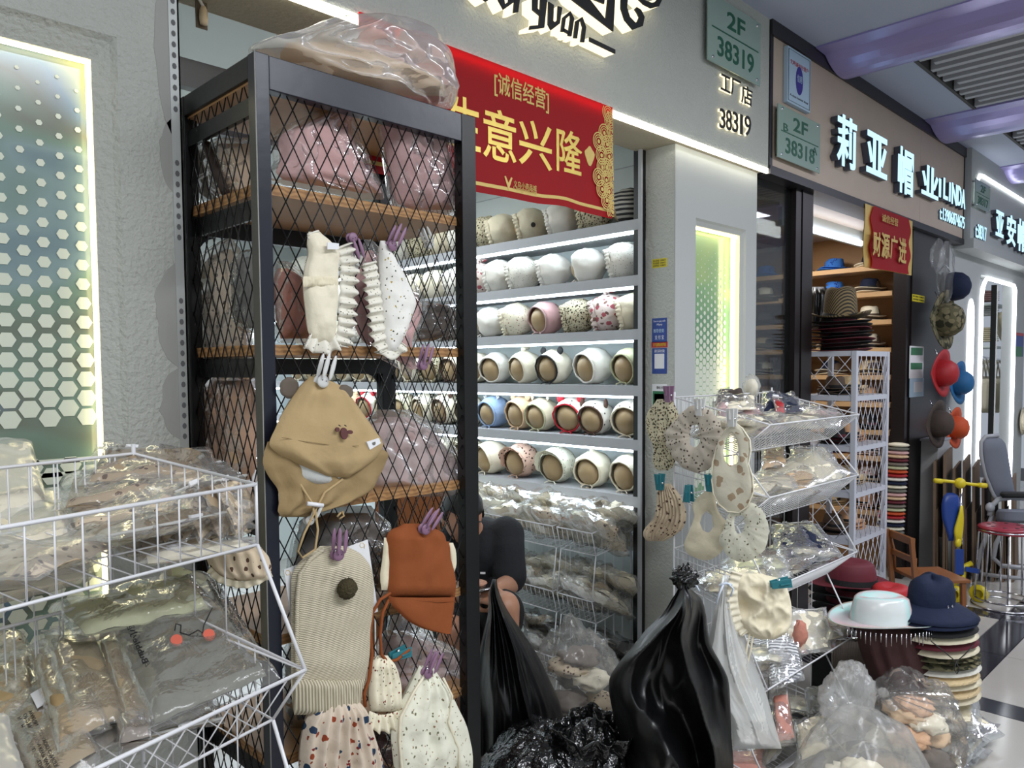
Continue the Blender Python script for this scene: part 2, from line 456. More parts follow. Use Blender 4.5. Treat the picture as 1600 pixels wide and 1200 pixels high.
# ------------------------------------------------------------------ writing
def text_mb(body, bold=0, spacing=1.0):
    c = bpy.data.curves.new('t', 'FONT'); c.body = body; c.extrude = 0; c.offset = bold; c.space_character = spacing
    c.resolution_u = 3
    o = bpy.data.objects.new('t', c); COL.objects.link(o)
    dg = bpy.context.evaluated_depsgraph_get(); me = bpy.data.meshes.new_from_object(o.evaluated_get(dg))
    vs = [v.co.copy() for v in me.vertices]; fs = [tuple(p.vertices) for p in me.polygons]
    bpy.data.objects.remove(o); bpy.data.curves.remove(c); bpy.data.meshes.remove(me)
    if not vs: return [], [], (0, 1, 0, 1)
    xs = [v.x for v in vs]; ys = [v.y for v in vs]
    return vs, fs, (min(xs), max(xs), min(ys), max(ys))
def text_on(name, body, fn, mat, parent=None, depth=.002, bold=0, spacing=1.0):
    """fn(u, v, d) gives the 3d point for u, v in 0..1 across the text's box, d = height off the surface"""
    vs, fs, (a, b, c, d) = text_mb(body, bold, spacing); mb = MB()
    q = lambda v, h: fn((v.x-a)/(b-a), (v.y-c)/(d-c), h)
    n = len(vs); mb.v = [Vector(q(v, depth)) for v in vs] + [Vector(q(v, 0)) for v in vs]
    cnt = {}
    for f in fs:
        for i in range(len(f)):
            e = (f[i], f[(i+1) % len(f)]); cnt[e] = 1
    mb.f = list(fs) + [tuple(n+i for i in reversed(f)) for f in fs]
    for (i, j) in cnt:
        if (j, i) not in cnt: mb.f.append((i, n+i, n+j, j))
    return build(name, mb, mat, parent, smooth=False)
def text_px(name, body, box, Y, mat, parent=None, depth=.002, bold=0, spacing=1.0):
    """writing on a plane facing the corridor; box = photo px (x left, x right, y top, y bottom) measured at the box's middle column"""
    xl, xr, yt, yb = box; xc = (xl+xr)/2; ym = (yt+yb)/2
    x0 = oY(xl, ym, Y).x; x1 = oY(xr, ym, Y).x; z1 = oY(xc, yt, Y).z; z0 = oY(xc, yb, Y).z
    return text_on(name, body, lambda u, v, h: (x0+(x1-x0)*u, Y-h, z0+(z1-z0)*v), mat, parent, depth, bold, spacing)

# ------------------------------------------------------------------ soft shapes
def interp(rows, t):
    """rows: list of (t, a, b...) sorted; linear with smoothing"""
    if t <= rows[0][0]: return rows[0][1:]
    for i in range(len(rows)-1):
        if t <= rows[i+1][0]:
            k = (t-rows[i][0])/(rows[i+1][0]-rows[i][0]+1e-9)
            p0 = rows[max(i-1, 0)]; p1 = rows[i]; p2 = rows[i+1]; p3 = rows[min(i+2, len(rows)-1)]
            r = []
            for c in range(1, len(p1)):
                m1 = (p2[c]-p0[c])*.5; m2 = (p3[c]-p1[c])*.5
                k2, k3 = k*k, k*k*k
                r.append((2*k3-3*k2+1)*p1[c] + (k3-2*k2+k)*m1 + (-2*k3+3*k2)*p2[c] + (k3-k2)*m2)
            return r
    return rows[-1][1:]
def pillow(rows, fn, thick, nu=20, nv=24, wr=.004, ws=14, fold=0, nf=5, seed=0, taper=True, back=True, edge=.5, crease=0, cu=4, cv=1.2):
    """closed soft body from px rows (y, x left, x right); fn(px, py, d) -> 3d with d towards the viewer"""
    mb = MB(); y0, y1 = rows[0][0], rows[-1][0]; sd = seed*7.3
    def g(side):
        def h(u, v):
            y = y0+(y1-y0)*v; xl, xr = interp(rows, y); x = xl+(xr-xl)*u; a = 2*u-1
            e = max(0, 1-abs(a)**2.4)**edge
            if taper: e *= min(1, (max(0, min(v, 1-v))*6))**.5
            p = Vector(fn(x, y, 0))
            n = noise.noise(p*ws+Vector((sd, 0, sd)))*wr*2.2 + noise.noise(p*ws*2.7+Vector((0, sd, 0)))*wr
            fo = fold*math.sin(nf*math.pi*u*2+sd+2*noise.noise(Vector((u*2, v*1.5, sd)))) if fold else 0
            if crease:
                q = noise.noise(Vector((u*cu+.35*noise.noise(Vector((u*3, v*3, sd+9))), v*cv, sd+side))); q2 = noise.noise(Vector((u*cu*2.3, v*cv*2.6, sd-side)))
                fo += crease*(.5-2.4*abs(q)-.35*abs(q2))
            d = side*thick*e + (n+fo)*(e if side > 0 else e*.4)
            return fn(x, y, d)
        return h
    mb.grid(g(1), nu, nv)
    if back:
        b = MB(); b.grid(g(-1), nu, max(2, nv//2)); mb.add(b.v, [tuple(reversed(f)) for f in b.f])
    return mb
def planeY(Y): return lambda x, y, d: oY(x, y, Y) + Vector((0, -d, 0))
def planeX(X): return lambda x, y, d: oX(x, y, X) + Vector((-d, 0, 0))
def planeT(t):
    return lambda x, y, d: oT(x, y, t-d)
def blob(c, r, nu=28, nv=18, amp=.12, sc=2.2, seed=0, flat=True, ridge=0):
    mb = MB(); s = Vector((seed*3.7, seed*1.3, seed*5.1))
    def f(d):
        k = 1+amp*noise.noise(d*sc+s)+amp*.5*noise.noise(d*sc*2.6+s)
        if ridge: k += ridge*abs(noise.noise(d*sc*3.1+s*2))
        return k
    mb.ell(c, r, nu, nv, f)
    if flat:
        zf = c[2]-r[2]*.8
        for v in mb.v:
            if v.z < zf: v.z = zf
    return mb
def pt4(c, u, v):
    a, b, d, e = c   # corners: (0,0) (1,0) (1,1) (0,1)
    return (a*(1-u)+b*u)*(1-v) + (e*(1-u)+d*u)*v
def patch(c, thick, wr=.004, nu=12, nv=12, seed=0, inset=0, lift=0, ws=16, pw=6):
    c = [Vector(p) for p in c]; n = (c[1]-c[0]).cross(c[3]-c[0]).normalized(); sd = Vector((seed*3.3, seed*1.9, seed))
    if n.z < 0: n = -n
    mb = MB()
    def g(side):
        def h(u, v):
            U = inset+(1-2*inset)*u; V = inset+(1-2*inset)*v
            e = (max(0, 1-abs(2*u-1)**pw)*max(0, 1-abs(2*v-1)**pw))**.5
            p = pt4(c, U, V); q = noise.noise(p*ws+sd)*wr*2+noise.noise(p*ws*2.5+sd)*wr
            return p + n*(lift+side*thick*e*.5 + q*(1 if side > 0 else .5)) 
        return h
    mb.grid(g(1), nu, nv); b = MB(); b.grid(g(-1), nu, nv); mb.add(b.v, [tuple(reversed(f)) for f in b.f])
    return mb
def packet(name, label, corners, thick, inner, group=None, bag='clear_bag', seed=0, zip_=True, cat='bag', wr=.004, shape=0, lines=None, part='folded_hat', nu=12):
    """a flat zip bag with a folded hat inside; corners in world space, the zip on the first edge"""
    cs = [Vector(p) for p in corners]; ctr = (cs[0]+cs[1]+cs[2]+cs[3])/4
    t = thing(name, label, cat, ctr, group=group, world=True)
    build(part, patch(cs, thick*.8, wr*1.2, nu, nu, seed+5, .07), inner, t)
    build('plastic_bag', patch(cs, thick*1.12, wr*1.4, nu+2, nu+2, seed, 0, .001), bag, t)
    if zip_:
        n = (cs[1]-cs[0]).cross(cs[3]-cs[0]).normalized()
        if n.z < 0: n = -n
        a = pt4(cs, .02, .03)+n*.004; b = pt4(cs, .98, .03)+n*.004
        z = build('zip_strip', MB().tube([a, b], .0028, 4), 'milky_bag', t); 
        q = pt4(cs, .3, .03)+n*.006; x = (b-a).normalized()*.012; y = (cs[3]-cs[0]).normalized()*.006
        build('zip_slider', MB().hexa([q-x-y, q+x-y, q+x+y, q-x+y, q-x-y+n*.005, q+x-y+n*.005, q+x+y+n*.005, q-x+y+n*.005]), 'label_white', t, smooth=False)
    return t
# ================================================================== STRUCTURE
FY = 1.95                     # storefront plane
HZ = 2.605                    # underside of the header
CX = 3.4                      # ceiling height of the corridor is ZC
ZC = 3.38
# floor with tiles in front of the hat shops
fl = struct('floor', MB().box((-3, -3, -.05), (14, 6.2, -.004)), 'grout')
def tile_poly(pts, mat):
    o = build('tile', MB().poly(pts, lambda x, y: (x, y, -.004), lambda x, y: (x, y, .003)), mat, fl, smooth=False); return o
def tile(x0, y0, x1, y1, mat, g=.0025):
    return tile_poly([(x0+g, y0+g), (x1-g, y0+g), (x1-g, y1-g), (x0+g, y1-g)], mat)
def tiles():
    xs = []; x = 3.957-1.518*5
    while x < 12: xs += [x, x+.165, x+.84]; x += 1.518
    ys = [-2.35, -1.7, -1.1, -.48, -.295, .37, 1.04, 1.225, 1.9, 2.6, 3.3, 4.0, 4.7, 5.4, 6.1]
    for i in range(len(xs)-1):
        for j in range(len(ys)-1):
            dark = (i % 3 == 0 and ys[j] < 1.9) or j in (3, 6)
            tile(xs[i], ys[j], xs[i+1], ys[j+1], 'tile_dark' if dark else 'tile_light')
tiles()

# --- wall beside the cage, with its lit honeycomb window
wl = MB()
WX0, WX1 = -2.6, .781
ox1 = .640; oz1 = 2.36; oz0 = .72; ox0 = -.55       # outer mould of the window opening
wl.box((WX0, FY, 0), (ox0, FY+.2, 3.4)); wl.box((ox1, FY, 0), (WX1, FY+.2, 3.4))
wl.box((ox0, FY, oz1), (ox1, FY+.2, 3.4)); wl.box((ox0, FY, 0), (ox1, FY+.2, oz0))
wall = struct('wall_left', wl, 'stucco_grey')
# stepped mould around the opening
mo = MB(); ix1, iz1, ix0, iz0 = .592, 2.305, -.50, .77
def frame_ring(mb, o, i, yo, yi):
    (a0, b0, a1_, b1), (c0, d0, c1, d1) = o, i
    O = [(a0, b0), (a1_, b0), (a1_, b1), (a0, b1)]; I = [(c0, d0), (c1, d0), (c1, d1), (c0, d1)]
    for k in range(4):
        l = (k+1) % 4
        mb.add([(O[k][0], yo, O[k][1]), (O[l][0], yo, O[l][1]), (I[l][0], yi, I[l][1]), (I[k][0], yi, I[k][1])], [(0, 1, 2, 3)])
frame_ring(mo, (ox0, oz0, ox1, oz1), (ox0+.012, oz0+.012, ox1-.012, oz1-.012), FY, FY+.012)
frame_ring(mo, (ox0+.012, oz0+.012, ox1-.012, oz1-.012), (ix0, iz0, ix1, iz1), FY+.012, FY+.03)
frame_ring(mo, (ix0, iz0, ix1, iz1), (ix0, iz0, ix1, iz1), FY+.03, FY+.075)
struct('window_1', mo, 'stucco_grey')
win = bpy.data.objects['window_1']
led = MB(); yl = FY+.036; k = .006
for (x0, z0, x1, z1) in ((ix1-.010, iz0, ix1-.001, iz1-.002), (ix0, iz1-.010, ix1, iz1-.001)):
    led.box((x0, yl, z0), (x1, yl+k, z1))
build('led_strip', led, 'led_warm', win, smooth=False)
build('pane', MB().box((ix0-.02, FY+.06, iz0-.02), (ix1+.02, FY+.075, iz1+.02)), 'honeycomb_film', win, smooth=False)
hx = MB(); Yp = FY+.0595
px0 = [oY(v, 400, Yp).x for v in (5, 33, 66, 96, 128)]; dx = (px0[4]-px0[0])/4
zt = oY(65, 130, Yp).z; dz = dx*1.13; col = 0
x = px0[4]+dx*.0; i = 0
while x > ix0+.02:
    for j in range(-2, 36):
        z = zt - j*dz - (i % 2)*dz*.5
        f = (zt-z)/(zt-1.47)
        if f > 1.0 and f < 1.13: continue
        if z < iz0+.02 or z > iz1-.03: continue
        if f > 1.13: f = 1-(f-1.13)*.4
        r = dx*(.12+.46*max(0, min(1, f))**.95)
        pts = [(x+r*math.cos(R(60*q)), z+r*math.sin(R(60*q))*.98) for q in range(6)]
        if x+r > ix1-.004: pts = [(min(a, ix1-.004), b) for a, b in pts]
        hx.add([(a, Yp-.0015, b) for a, b in pts], [(5, 4, 3, 2, 1, 0)])
    x -= dx; i += 1
o = build('honeycomb_print', hx, 'hexagon_white', win, smooth=False); o['kind'] = 'stuff'
sp = MB()
for (ya, yb) in ((716, 724), (737, 744)):
    za, zb = oY(100, ya, Yp).z, oY(100, yb, Yp).z
    sp.box((ix0, Yp-.0015, zb), (ix1-.005, Yp, za))
build('film_stripe', sp, 'hexagon_white', win, smooth=False)
# worn corner: perforated metal bead and bare plaster patches
bead = struct('trim_1', MB().box((WX1-.022, FY-.003, .6), (WX1+.003, FY+.004, 2.75)).box((WX1-.001, FY-.003, .6), (WX1+.003, FY+.03, 2.75)), 'corner_metal', label='perforated metal corner bead')
hl = MB(); z = 2.64
while z > 1.4:
    if not (2.12 < z < 2.2 or 1.78 < z < 1.9):
        c = (WX1-.011, z); hl.add([(c[0]+.0055*math.cos(R(45*q)), FY-.0036, c[1]+.0075*math.sin(R(45*q))) for q in range(8)], [(7, 6, 5, 4, 3, 2, 1, 0)])
    z -= .026
ho = build('punched_hole', hl, 'punched_hole', bead, smooth=False); ho['kind'] = 'stuff'
for (yc, hh, ww) in ((2.36, .2, .035), (2.11, .09, .03), (1.72, .13, .055), (1.50, .09, .045)):
    pts = [(WX1-.021-ww*max(0, math.sin(math.pi*k/12))**.6*(1+.25*noise.noise(Vector((k*.7, yc*9, 0)))), yc-hh+2*hh*k/12) for k in range(13)]
    pts = [(WX1-.02, yc-hh)]+pts+[(WX1-.02, yc+hh)]
    struct('trim_2', MB().poly(pts, lambda x, z: (x, FY+.002, z), lambda x, z: (x, FY-.0012, z)), 'plaster_patch')

# --- header (sign fascia) over the bonnet shop
hd = struct('trim_3', MB().box((.781, FY, HZ), (3.82, FY+.25, 3.42)), 'stucco_grey', label='textured grey header over the bonnet shop')
struct('trim_4', MB().box((.79, FY+.25, 2.70), (3.8, FY+.40, 3.4)), 'soffit')
struct('trim_4', MB().box((.79, FY+.012, HZ-.003), (3.8, FY+.25, HZ)), 'soffit')
build('led_strip', MB().box((.9, FY-.004, HZ-.012), (3.815, FY+.008, HZ+.012)), 'led_fascia', hd, smooth=False)
struct('trim_5', MB().box((.795, FY+.36, 2.30), (1.9, FY+.40, 2.36)).box((.795, FY+.36, 2.42), (1.9, FY+.40, 2.5)), 'dark_frame')

# little brass hook lamp holder under the soffit
h = thing('lamp_holder', 'small rusty ceramic lamp holder under the soffit above the black cage', 'lamp holder', oT(318, 20, 2.1), world=True)
c = oT(318, 22, 2.12)
build('mount_plate', MB().box((c.x-.016, c.y+.012, c.z-.035), (c.x+.016, c.y+.016, c.z+.04)), 'rust_stain', h, smooth=False)
build('holder', MB().lathe([(0, -.03), (.010, -.028), (.012, -.01), (.010, .012), (.006, .02), (0, .022)], 14, c), 'ceramic', h)
build('cord', MB().tube([c+Vector((0, 0, .02)), c+Vector((-.02, 0, .05)), c+Vector((-.06, 0, .08))], .004, 6), 'clip_white', h)

# --- pillar between the two shops, its lit window
px0_, px1_ = 3.034, 3.80
wx0, wx1, wz1, wz0 = 3.24, 3.66, 2.262, .9
PY = 2.0
pl = MB(); pl.box((px0_, PY, 0), (wx0-.03, PY+.155, HZ)); pl.box((wx1+.03, PY, 0), (px1_, PY+.155, HZ))
pl.box((wx0-.03, PY, wz1+.03), (wx1+.03, PY+.155, HZ)); pl.box((wx0-.03, PY, 0), (wx1+.03, PY+.155, wz0))
pp = struct('wall_right', pl, 'smooth_white')
wr_ = MB(); frame_ring(wr_, (wx0-.03, wz0-.03, wx1+.03, wz1+.03), (wx0-.02, wz0-.02, wx1+.02, wz1+.02), PY, PY+.01)
frame_ring(wr_, (wx0-.02, wz0-.02, wx1+.02, wz1+.02), (wx0, wz0, wx1, wz1), PY+.01, PY+.02)
frame_ring(wr_, (wx0, wz0, wx1, wz1), (wx0, wz0, wx1, wz1), PY+.02, PY+.08)
w2 = struct('window_2', wr_, 'smooth_white')
build('led_strip', MB().box((wx1-.045, PY+.035, wz0), (wx1-.018, PY+.045, wz1-.01)).box((wx0, PY+.035, wz1-.012), (wx1, PY+.045, wz1-.002)), 'led_warm', w2, smooth=False)
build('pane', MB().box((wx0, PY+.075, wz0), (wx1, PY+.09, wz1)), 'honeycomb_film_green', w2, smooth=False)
hx = MB(); dx = .036; dz = dx*1.13; i = 0; x = wx0+.012
while x < wx1-.05:
    for j in range(1, 30):
        z = wz1-.06-j*dz-(i % 2)*dz*.5; f = (wz1-.1-z)/.62
        if z < wz0+.02: continue
        r = dx*(.08+.52*max(0, min(1, f))**1.1)
        hx.add([(x+r*math.cos(R(60*q)), PY+.0735, z+r*math.sin(R(60*q))) for q in range(6)], [(5, 4, 3, 2, 1, 0)])
    x += dx*.9; i += 1
o = build('honeycomb_print', hx, 'hexagon_white', w2, smooth=False); o['kind'] = 'stuff'
struct('trim_6', MB().box((px0_-.001, PY, 0), (px0_+.002, PY+.16, HZ)), 'stucco_grey')
# stickers on the jamb
def jamb(pyt, pyb, pxl=1019, pxr=1042):
    a = oX(pxl, (pyt+pyb)/2, px0_-.002); b = oX(pxr, (pyt+pyb)/2, px0_-.002)
    t_, b_ = oX((pxl+pxr)/2, pyt, px0_-.002).z, oX((pxl+pxr)/2, pyb, px0_-.002).z
    return b.y, a.y, b_, t_
def sticker(name, label, box, mat, parts=(), text=()):
    y0, y1, z0, z1 = box; c = ((y0+y1)/2, (z0+z1)/2)
    t = thing(name, label, 'sticker', (px0_-.002, y1, z0), world=True)
    build('sheet', MB().box((px0_-.0025, y0, z0), (px0_-.0012, y1, z1)), mat, t, smooth=False)
    for (n, u0, u1, v0, v1, m_) in parts:
        build(n, MB().box((px0_-.0032, y1-(y1-y0)*u1, z0+(z1-z0)*v0), (px0_-.0025, y1-(y1-y0)*u0, z0+(z1-z0)*v1)), m_, t, smooth=False)
    for (b_, u0, u1, v0, v1, m_) in text:
        text_on('lettering', b_, lambda u, v, h: (px0_-.0026-h, y1-(y1-y0)*(u0+(u1-u0)*u), z0+(z1-z0)*(v0+(v1-v0)*v)), m_, t, .0006)
sticker('sticker', 'small yellow notice stuck high on the jamb', jamb(404, 418), 'sticker_yellow', text=[('防火巡查 13588673', .08, .92, .68, .9, 'print_black'), ('安全监督 13588673', .08, .92, .4, .62, 'print_black'), ('应急电话 13588673', .08, .92, .12, .34, 'print_black')])
sticker('sticker', 'blue notice with rows of tiny print above the red strip on the jamb', jamb(497, 535), 'sticker_blue', text=[('Scan to pay with', .1, .9, .82, .92, 'label_white'), ('Alipay', .3, .7, .68, .78, 'label_white'), ('支 付 宝', .2, .8, .12, .3, 'label_white'), ('推荐使用', .1, .8, .4, .56, 'sticker_pale')])
sticker('sticker', 'narrow red strip notice between two blue ones on the jamb', jamb(534, 543, 1018, 1043), 'sticker_red', text=[('义乌国际商贸城', .1, .9, .2, .8, 'sticker_yellow')])
sticker('sticker', 'blue payment notice with white blank square below the red strip', jamb(544, 584), 'sticker_blue', parts=[('white_panel', .17, .83, .2, .78, 'label_white')], text=[('请扫码付款', .15, .85, .83, .95, 'label_white')])
sticker('sticker', 'white payment notice with green frame low on the jamb', jamb(600, 640), 'label_white', parts=[('green_frame', .05, .95, .05, .72, 'sticker_green'), ('white_panel', .15, .85, .1, .62, 'label_white')], text=[('微信支付', .3, .9, .8, .92, 'print_black')])
# door frame
struct('door_1', MB().box((3.005, 2.162, 0), (3.034, 2.21, HZ)), 'black_frame')
struct('trim_7', MB().box((2.992, 2.158, 0), (3.005, 2.175, HZ)), 'shelf_grey')

# --- the bonnet shop's room
BX = 3.27; BYE = 5.9
struct('wall_shelf_side', MB().box((BX, 2.2, 0), (BX+.08, BYE, 2.9)), 'shop_wall')
struct('wall_back', MB().box((.0, BYE, 0), (BX+.08, BYE+.08, 2.9)), 'shop_wall')
struct('wall_cage_side', MB().box((.70, 2.15, 0), (.78, BYE, 3.0)), 'shop_wall')
struct('ceiling', MB().box((.7, 2.35, 2.80), (BX+.08, BYE, 2.86)), 'shop_wall')
jt = MB()
for z in (2.47, 2.62): jt.box((BX-.003, 2.2, z), (BX, BYE, z+.004))
struct('trim_8', jt, 'shelf_grey')
SHB = (2.235, 1.973, 1.718, 1.449, 1.189, .914)    # undersides of the shelves
SX = 3.0
for i, z in enumerate(SHB):
    s = struct('shelf', MB().box((SX, 2.18, z), (BX, BYE, z+.05)), 'shelf_grey'); s['kind'] = 'structure'
    if i < 6:
        build('led_strip', MB().box((SX+.012, 2.19, z-.012), (SX+.03, BYE-.05, z-.002)), 'led_shelf', s, smooth=False)
for z in (2.235, 1.973, 1.718, 1.449, 1.189, .914):
    s = struct('shelf', MB().box((.9, 5.6, z), (SX, BYE, z+.05)), 'shelf_grey')
    build('led_strip', MB().box((.95, 5.62, z-.012), (SX, 5.64, z-.002)), 'led_shelf', s, smooth=False)

# --- beige shop (2F 38318)
GX0, GX1 = 3.855, 7.20
fz0, fz1 = 2.637, 3.305
f2 = struct('trim_9', MB().box((GX0, FY, fz0), (GX1-1.05, FY+.12, fz1)), 'fascia_wood', label='beige wood sign board of the hat shop')
build('panel', MB().box((GX1-1.047, FY, fz0), (GX1, FY+.12, fz1)), 'fascia_wood', f2, smooth=False)
struct('trim_10', MB().box((GX0-.03, FY-.015, fz1), (GX1+.02, FY+.16, ZC)).box((GX0-.03, FY-.01, fz0-.045), (GX1+.02, FY+.16, fz0)).box((GX0-.032, FY-.006, fz0), (GX0, FY+.16, fz1)).box((GX1, FY-.006, fz0), (GX1+.012, FY+.5, fz1)), 'dark_frame')
struct('ceiling_2', MB().box((GX0, FY+.02, fz0-.02), (7.2, 3.6, fz0-.001)), 'fascia_wood')
struct('wall_hat_side', MB().box((6.33, 2.1, 0), (6.4, 3.6, fz0)), 'plywood')
struct('wall_hat_back', MB().box((3.8, 3.55, 0), (6.4, 3.6, fz0)), 'fascia_wood')
struct('wall_hat_partition', MB().box((3.72, 2.16, 0), (3.8, 3.6, fz0)), 'shop_wall')
# frame posts and display glass
struct('door_2', MB().box((4.235, 1.99, 0), (4.30, 2.06, fz0)).box((4.31, 1.985, 0), (4.445, 2.08, fz0)).box((6.025, 1.985, 0), (6.06, 2.08, fz0)).box((6.075, 1.99, 0), (6.11, 2.07, fz0)), 'brown_frame')
struct('window_3', MB().box((3.80, 2.02, .0), (4.235, 2.03, fz0)), 'clear_glass')
struct('wall_brown', MB().box((6.12, 1.98, 0), (6.98, 2.1, fz0)), 'brown_frame')
gp = MB()
for z in (2.52, 2.26, 1.97, 1.70, 1.43, 1.16, .9): gp.box((3.82, 2.12, z), (4.3, 2.42, z+.022))
struct('trim_11', gp, 'shelf_wood')
# wall shelves of the hat shop
HS = (2.33, 2.148, 1.966, 1.746, 1.544, 1.341, 1.143, .935, .721, .5)
for z in (2.345, 2.148, 1.966-.03, 1.746-.02, 1.52, 1.31, 1.10, .9, .69, .48):
    struct('shelf', MB().box((6.06, 2.1, z-.035), (6.33, 3.5, z)), 'shelf_wood')
tb0, tb1 = oY(1262, 352, 2.30), oY(1352, 377, 2.30)
struct('trim_12', MB().box((tb0.x-.3, 2.335, 2.50), (tb1.x+.1, 2.36, fz0-.02)), 'shop_wall')
build('led_tube', MB().box((tb0.x-.2, 2.31, tb0.z-.025), (tb1.x, 2.335, tb0.z+.005)), 'led_tube', bpy.data.objects['trim_12'], smooth=False)

# --- white shop (2F 38317)
struct('wall_far', MB().box((7.23, 1.9, 2.62), (11.5, 2.1, 3.38)), 'smooth_white')
struct('trim_13', MB().box((7.22, 1.87, 2.56), (11.5, 2.05, 2.64)), 'smooth_white')
fw = MB(); fw.box((6.98, 2.02, 0), (8.05, 2.12, 2.6)); fw.box((9.25, 2.02, 0), (9.75, 2.12, 2.6)); fw.box((8.05, 2.02, 2.42), (9.25, 2.12, 2.6)); fw.box((11.2, 2.02, 0), (11.5, 2.12, 2.6))
struct('wall_far_front', fw, 'smooth_white')
struct('wall_far_back', MB().box((7.0, 3.6, 0), (11.5, 3.65, 2.8)).box((7.0, 2.1, 0), (7.04, 3.6, 2.8)), 'shop_wall')
struct('ceiling_3', MB().box((7.0, 2.1, 2.72), (11.5, 3.65, 2.76)), 'shop_wall')
arc = []
for k in range(9): t = R(180-90*k/8); arc.append((8.05+.22+.22*math.cos(t), 2.01, 2.18+.22*math.sin(t)))
arc = [(8.05, 2.01, .0)]+arc+[(9.2, 2.01, 2.40), (9.25, 2.01, 2.36), (9.25, 2.01, 0)]
struct('trim_14', MB().tube(arc, .018, 6), 'arch_led')
slot = [(7.66, 2.012, .0), (7.66, 2.012, 2.02)]+[(7.75+.09*math.cos(R(180-22.5*k)), 2.012, 2.02+.16*math.sin(R(22.5*k))) for k in range(1, 8)]+[(7.84, 2.012, 2.02), (7.84, 2.012, 0)]
struct('window_4', MB().poly([(p[0], p[2]) for p in slot], lambda x, z: (x, 2.019, z), lambda x, z: (x, 2.010, z)), 'arch_led')
struct('door_3', MB().box((8.95, 2.1, 0), (9.0, 2.15, 2.4)), 'black_frame')
# fascia glow line of that shop
gl_ = [(7.36, 1.894, 2.95), (7.38, 1.894, 3.13), (7.44, 1.894, 3.19), (7.55, 1.894, 3.2), (11.4, 1.894, 3.2)]
struct('trim_15', MB().tube(gl_, .014, 6), 'arch_led')

# --- corridor ceiling
cl = struct('ceiling_4', MB().box((-3, 1.62, ZC), (12, 1.95, ZC+.03)).box((-3, -3, ZC+.22), (12, 1.95, ZC+.25)), 'ceiling_white')
struct('ceiling_5', MB().box((3.2, 1.10, ZC-.002), (4.34, 1.62, ZC+.03)), 'ceiling_white')
beams = ((4.33, 4.88), (6.16, 6.84), (8.1, 8.78), (10.0, 10.7))
for n, (x0, x1) in enumerate(beams):
    b = MB()
    pr = [(x0, .03), (x0, -.01), (x0+.12, -.015)]+[(x0+.12+(x1-x0-.12)*k/8, -.015-.07*math.sin(math.pi*k/8)**.8) for k in range(1, 9)]+[(x1, .03)]
    m_ = len(pr)
    for y0, y1 in ((-2.5, .86), (.872, 1.93)):
        b.add([(p[0], y0, ZC+p[1]) for p in pr]+[(p[0], y1, ZC+p[1]) for p in pr], [(i, i+1, m_+i+1, m_+i) for i in range(m_-1)]+[tuple(range(m_))[::-1], tuple(range(m_, 2*m_))])
    bo = struct('ceiling_beam', b, 'duct_purple', smooth=False)
    build('seam_strip', MB().tube([(p[0], .866, ZC+p[1]+.004) for p in pr[1:-1]], .007, 4), 'dark_frame', bo, smooth=False)
edges = [2.6]+[v for b in beams for v in b]
bays = [(2.9, 4.33, 1.10), (4.88, 6.16, 1.62), (6.84, 8.1, 1.62), (8.78, 10.0, 1.62)]
for (x0, x1, ye) in bays:
    struct('trim_16', MB().box((x0, ye-.02, ZC-.004), (x1, ye, ZC+.12)), 'slat_dark')
    x = x0+.05; i = 0
    while x < x1-.04:
        yy = ye-.03-(.05 if i % 4 == 1 else 0)
        build('slat', MB().box((x, -2.4, ZC-.006), (x+.045, yy, ZC+.075)), 'slat_grey', cl, smooth=False)
        x += .115; i += 1
struct('wall_opposite', MB().box((-3, -3.1, 0), (12, -3.0, 3.6)), 'shop_wall')
# ================================================================== SIGNS
def stroke(pts, wd):
    """thick polyline as quads in 2d"""
    L_, Rr = [], []
    for i, p in enumerate(pts):
        a = pts[max(i-1, 0)]; b = pts[min(i+1, len(pts)-1)]
        dx_, dy_ = b[0]-a[0], b[1]-a[1]; l = math.hypot(dx_, dy_) or 1; ww = wd[i] if isinstance(wd, (list, tuple)) else wd
        nx, ny = -dy_/l*ww/2, dx_/l*ww/2
        L_.append((p[0]+nx, p[1]+ny)); Rr.append((p[0]-nx, p[1]-ny))
    return L_+Rr[::-1]
zz = lambda p: (720+p[0]/4.848, p[1]/4.848)
glyphs = [
 ('blackletter_letter', [[(120, -60), (215, -60), (205, 5), (190, 12), (165, -10)]]),
 ('blackletter_letter', [[(270, -50), (325, -30), (335, 32), (362, 12), (365, -20), (408, -20), (405, 15), (325, 72), (288, 5)]]),
 ('blackletter_letter', [[(412, -30), (450, -30), (434, 92), (398, 98)]]),
 ('blackletter_letter', [[(545, -20), (585, -20), (582, 65), (600, 82), (606, -20), (657, -20), (632, 210), (520, 225), (525, 196), (592, 190), (597, 118), (545, 75)]]),
 ('blackletter_letter', [[(665, 12), (705, 38), (700, 158), (712, 170), (732, 152), (738, 46), (768, 58), (750, 178), (685, 228), (662, 185)]]),
 ('blackletter_letter', [stroke([(770, 240), (784, 138), (830, 98), (845, 140), (826, 272)], [22, 24, 28, 28, 26]), stroke([(776, 222), (822, 250)], 20)]),
 ('blackletter_letter', [stroke([(868, 288), (884, 165), (914, 138), (936, 205), (922, 318)], [26, 28, 26, 26, 28])]),
 ('underline_bar', [[(976, 282), (1170, 376), (1170, 406), (976, 312)]]),
 ('ornament_stroke', [[(820, -40), (950, -40), (1098, 148), (1118, -40), (1170, -40), (1155, 238), (845, 0)]]),
 ('ornament_stroke', [[(985, -12), (1090, -12), (1086, 30)]]),
 ('ornament_stroke', [stroke([(1242, -30), (1236, 60), (1262, 140), (1315, 200), (1358, 180), (1372, 130), (1350, 85), (1325, 62)], [52, 46, 46, 56, 54, 40, 38, 24])]),
 ('ornament_stroke', [stroke([(1335, -25), (1395, 20), (1445, 42), (1488, 30), (1512, -10)], [14, 34, 42, 44, 30])]),
]
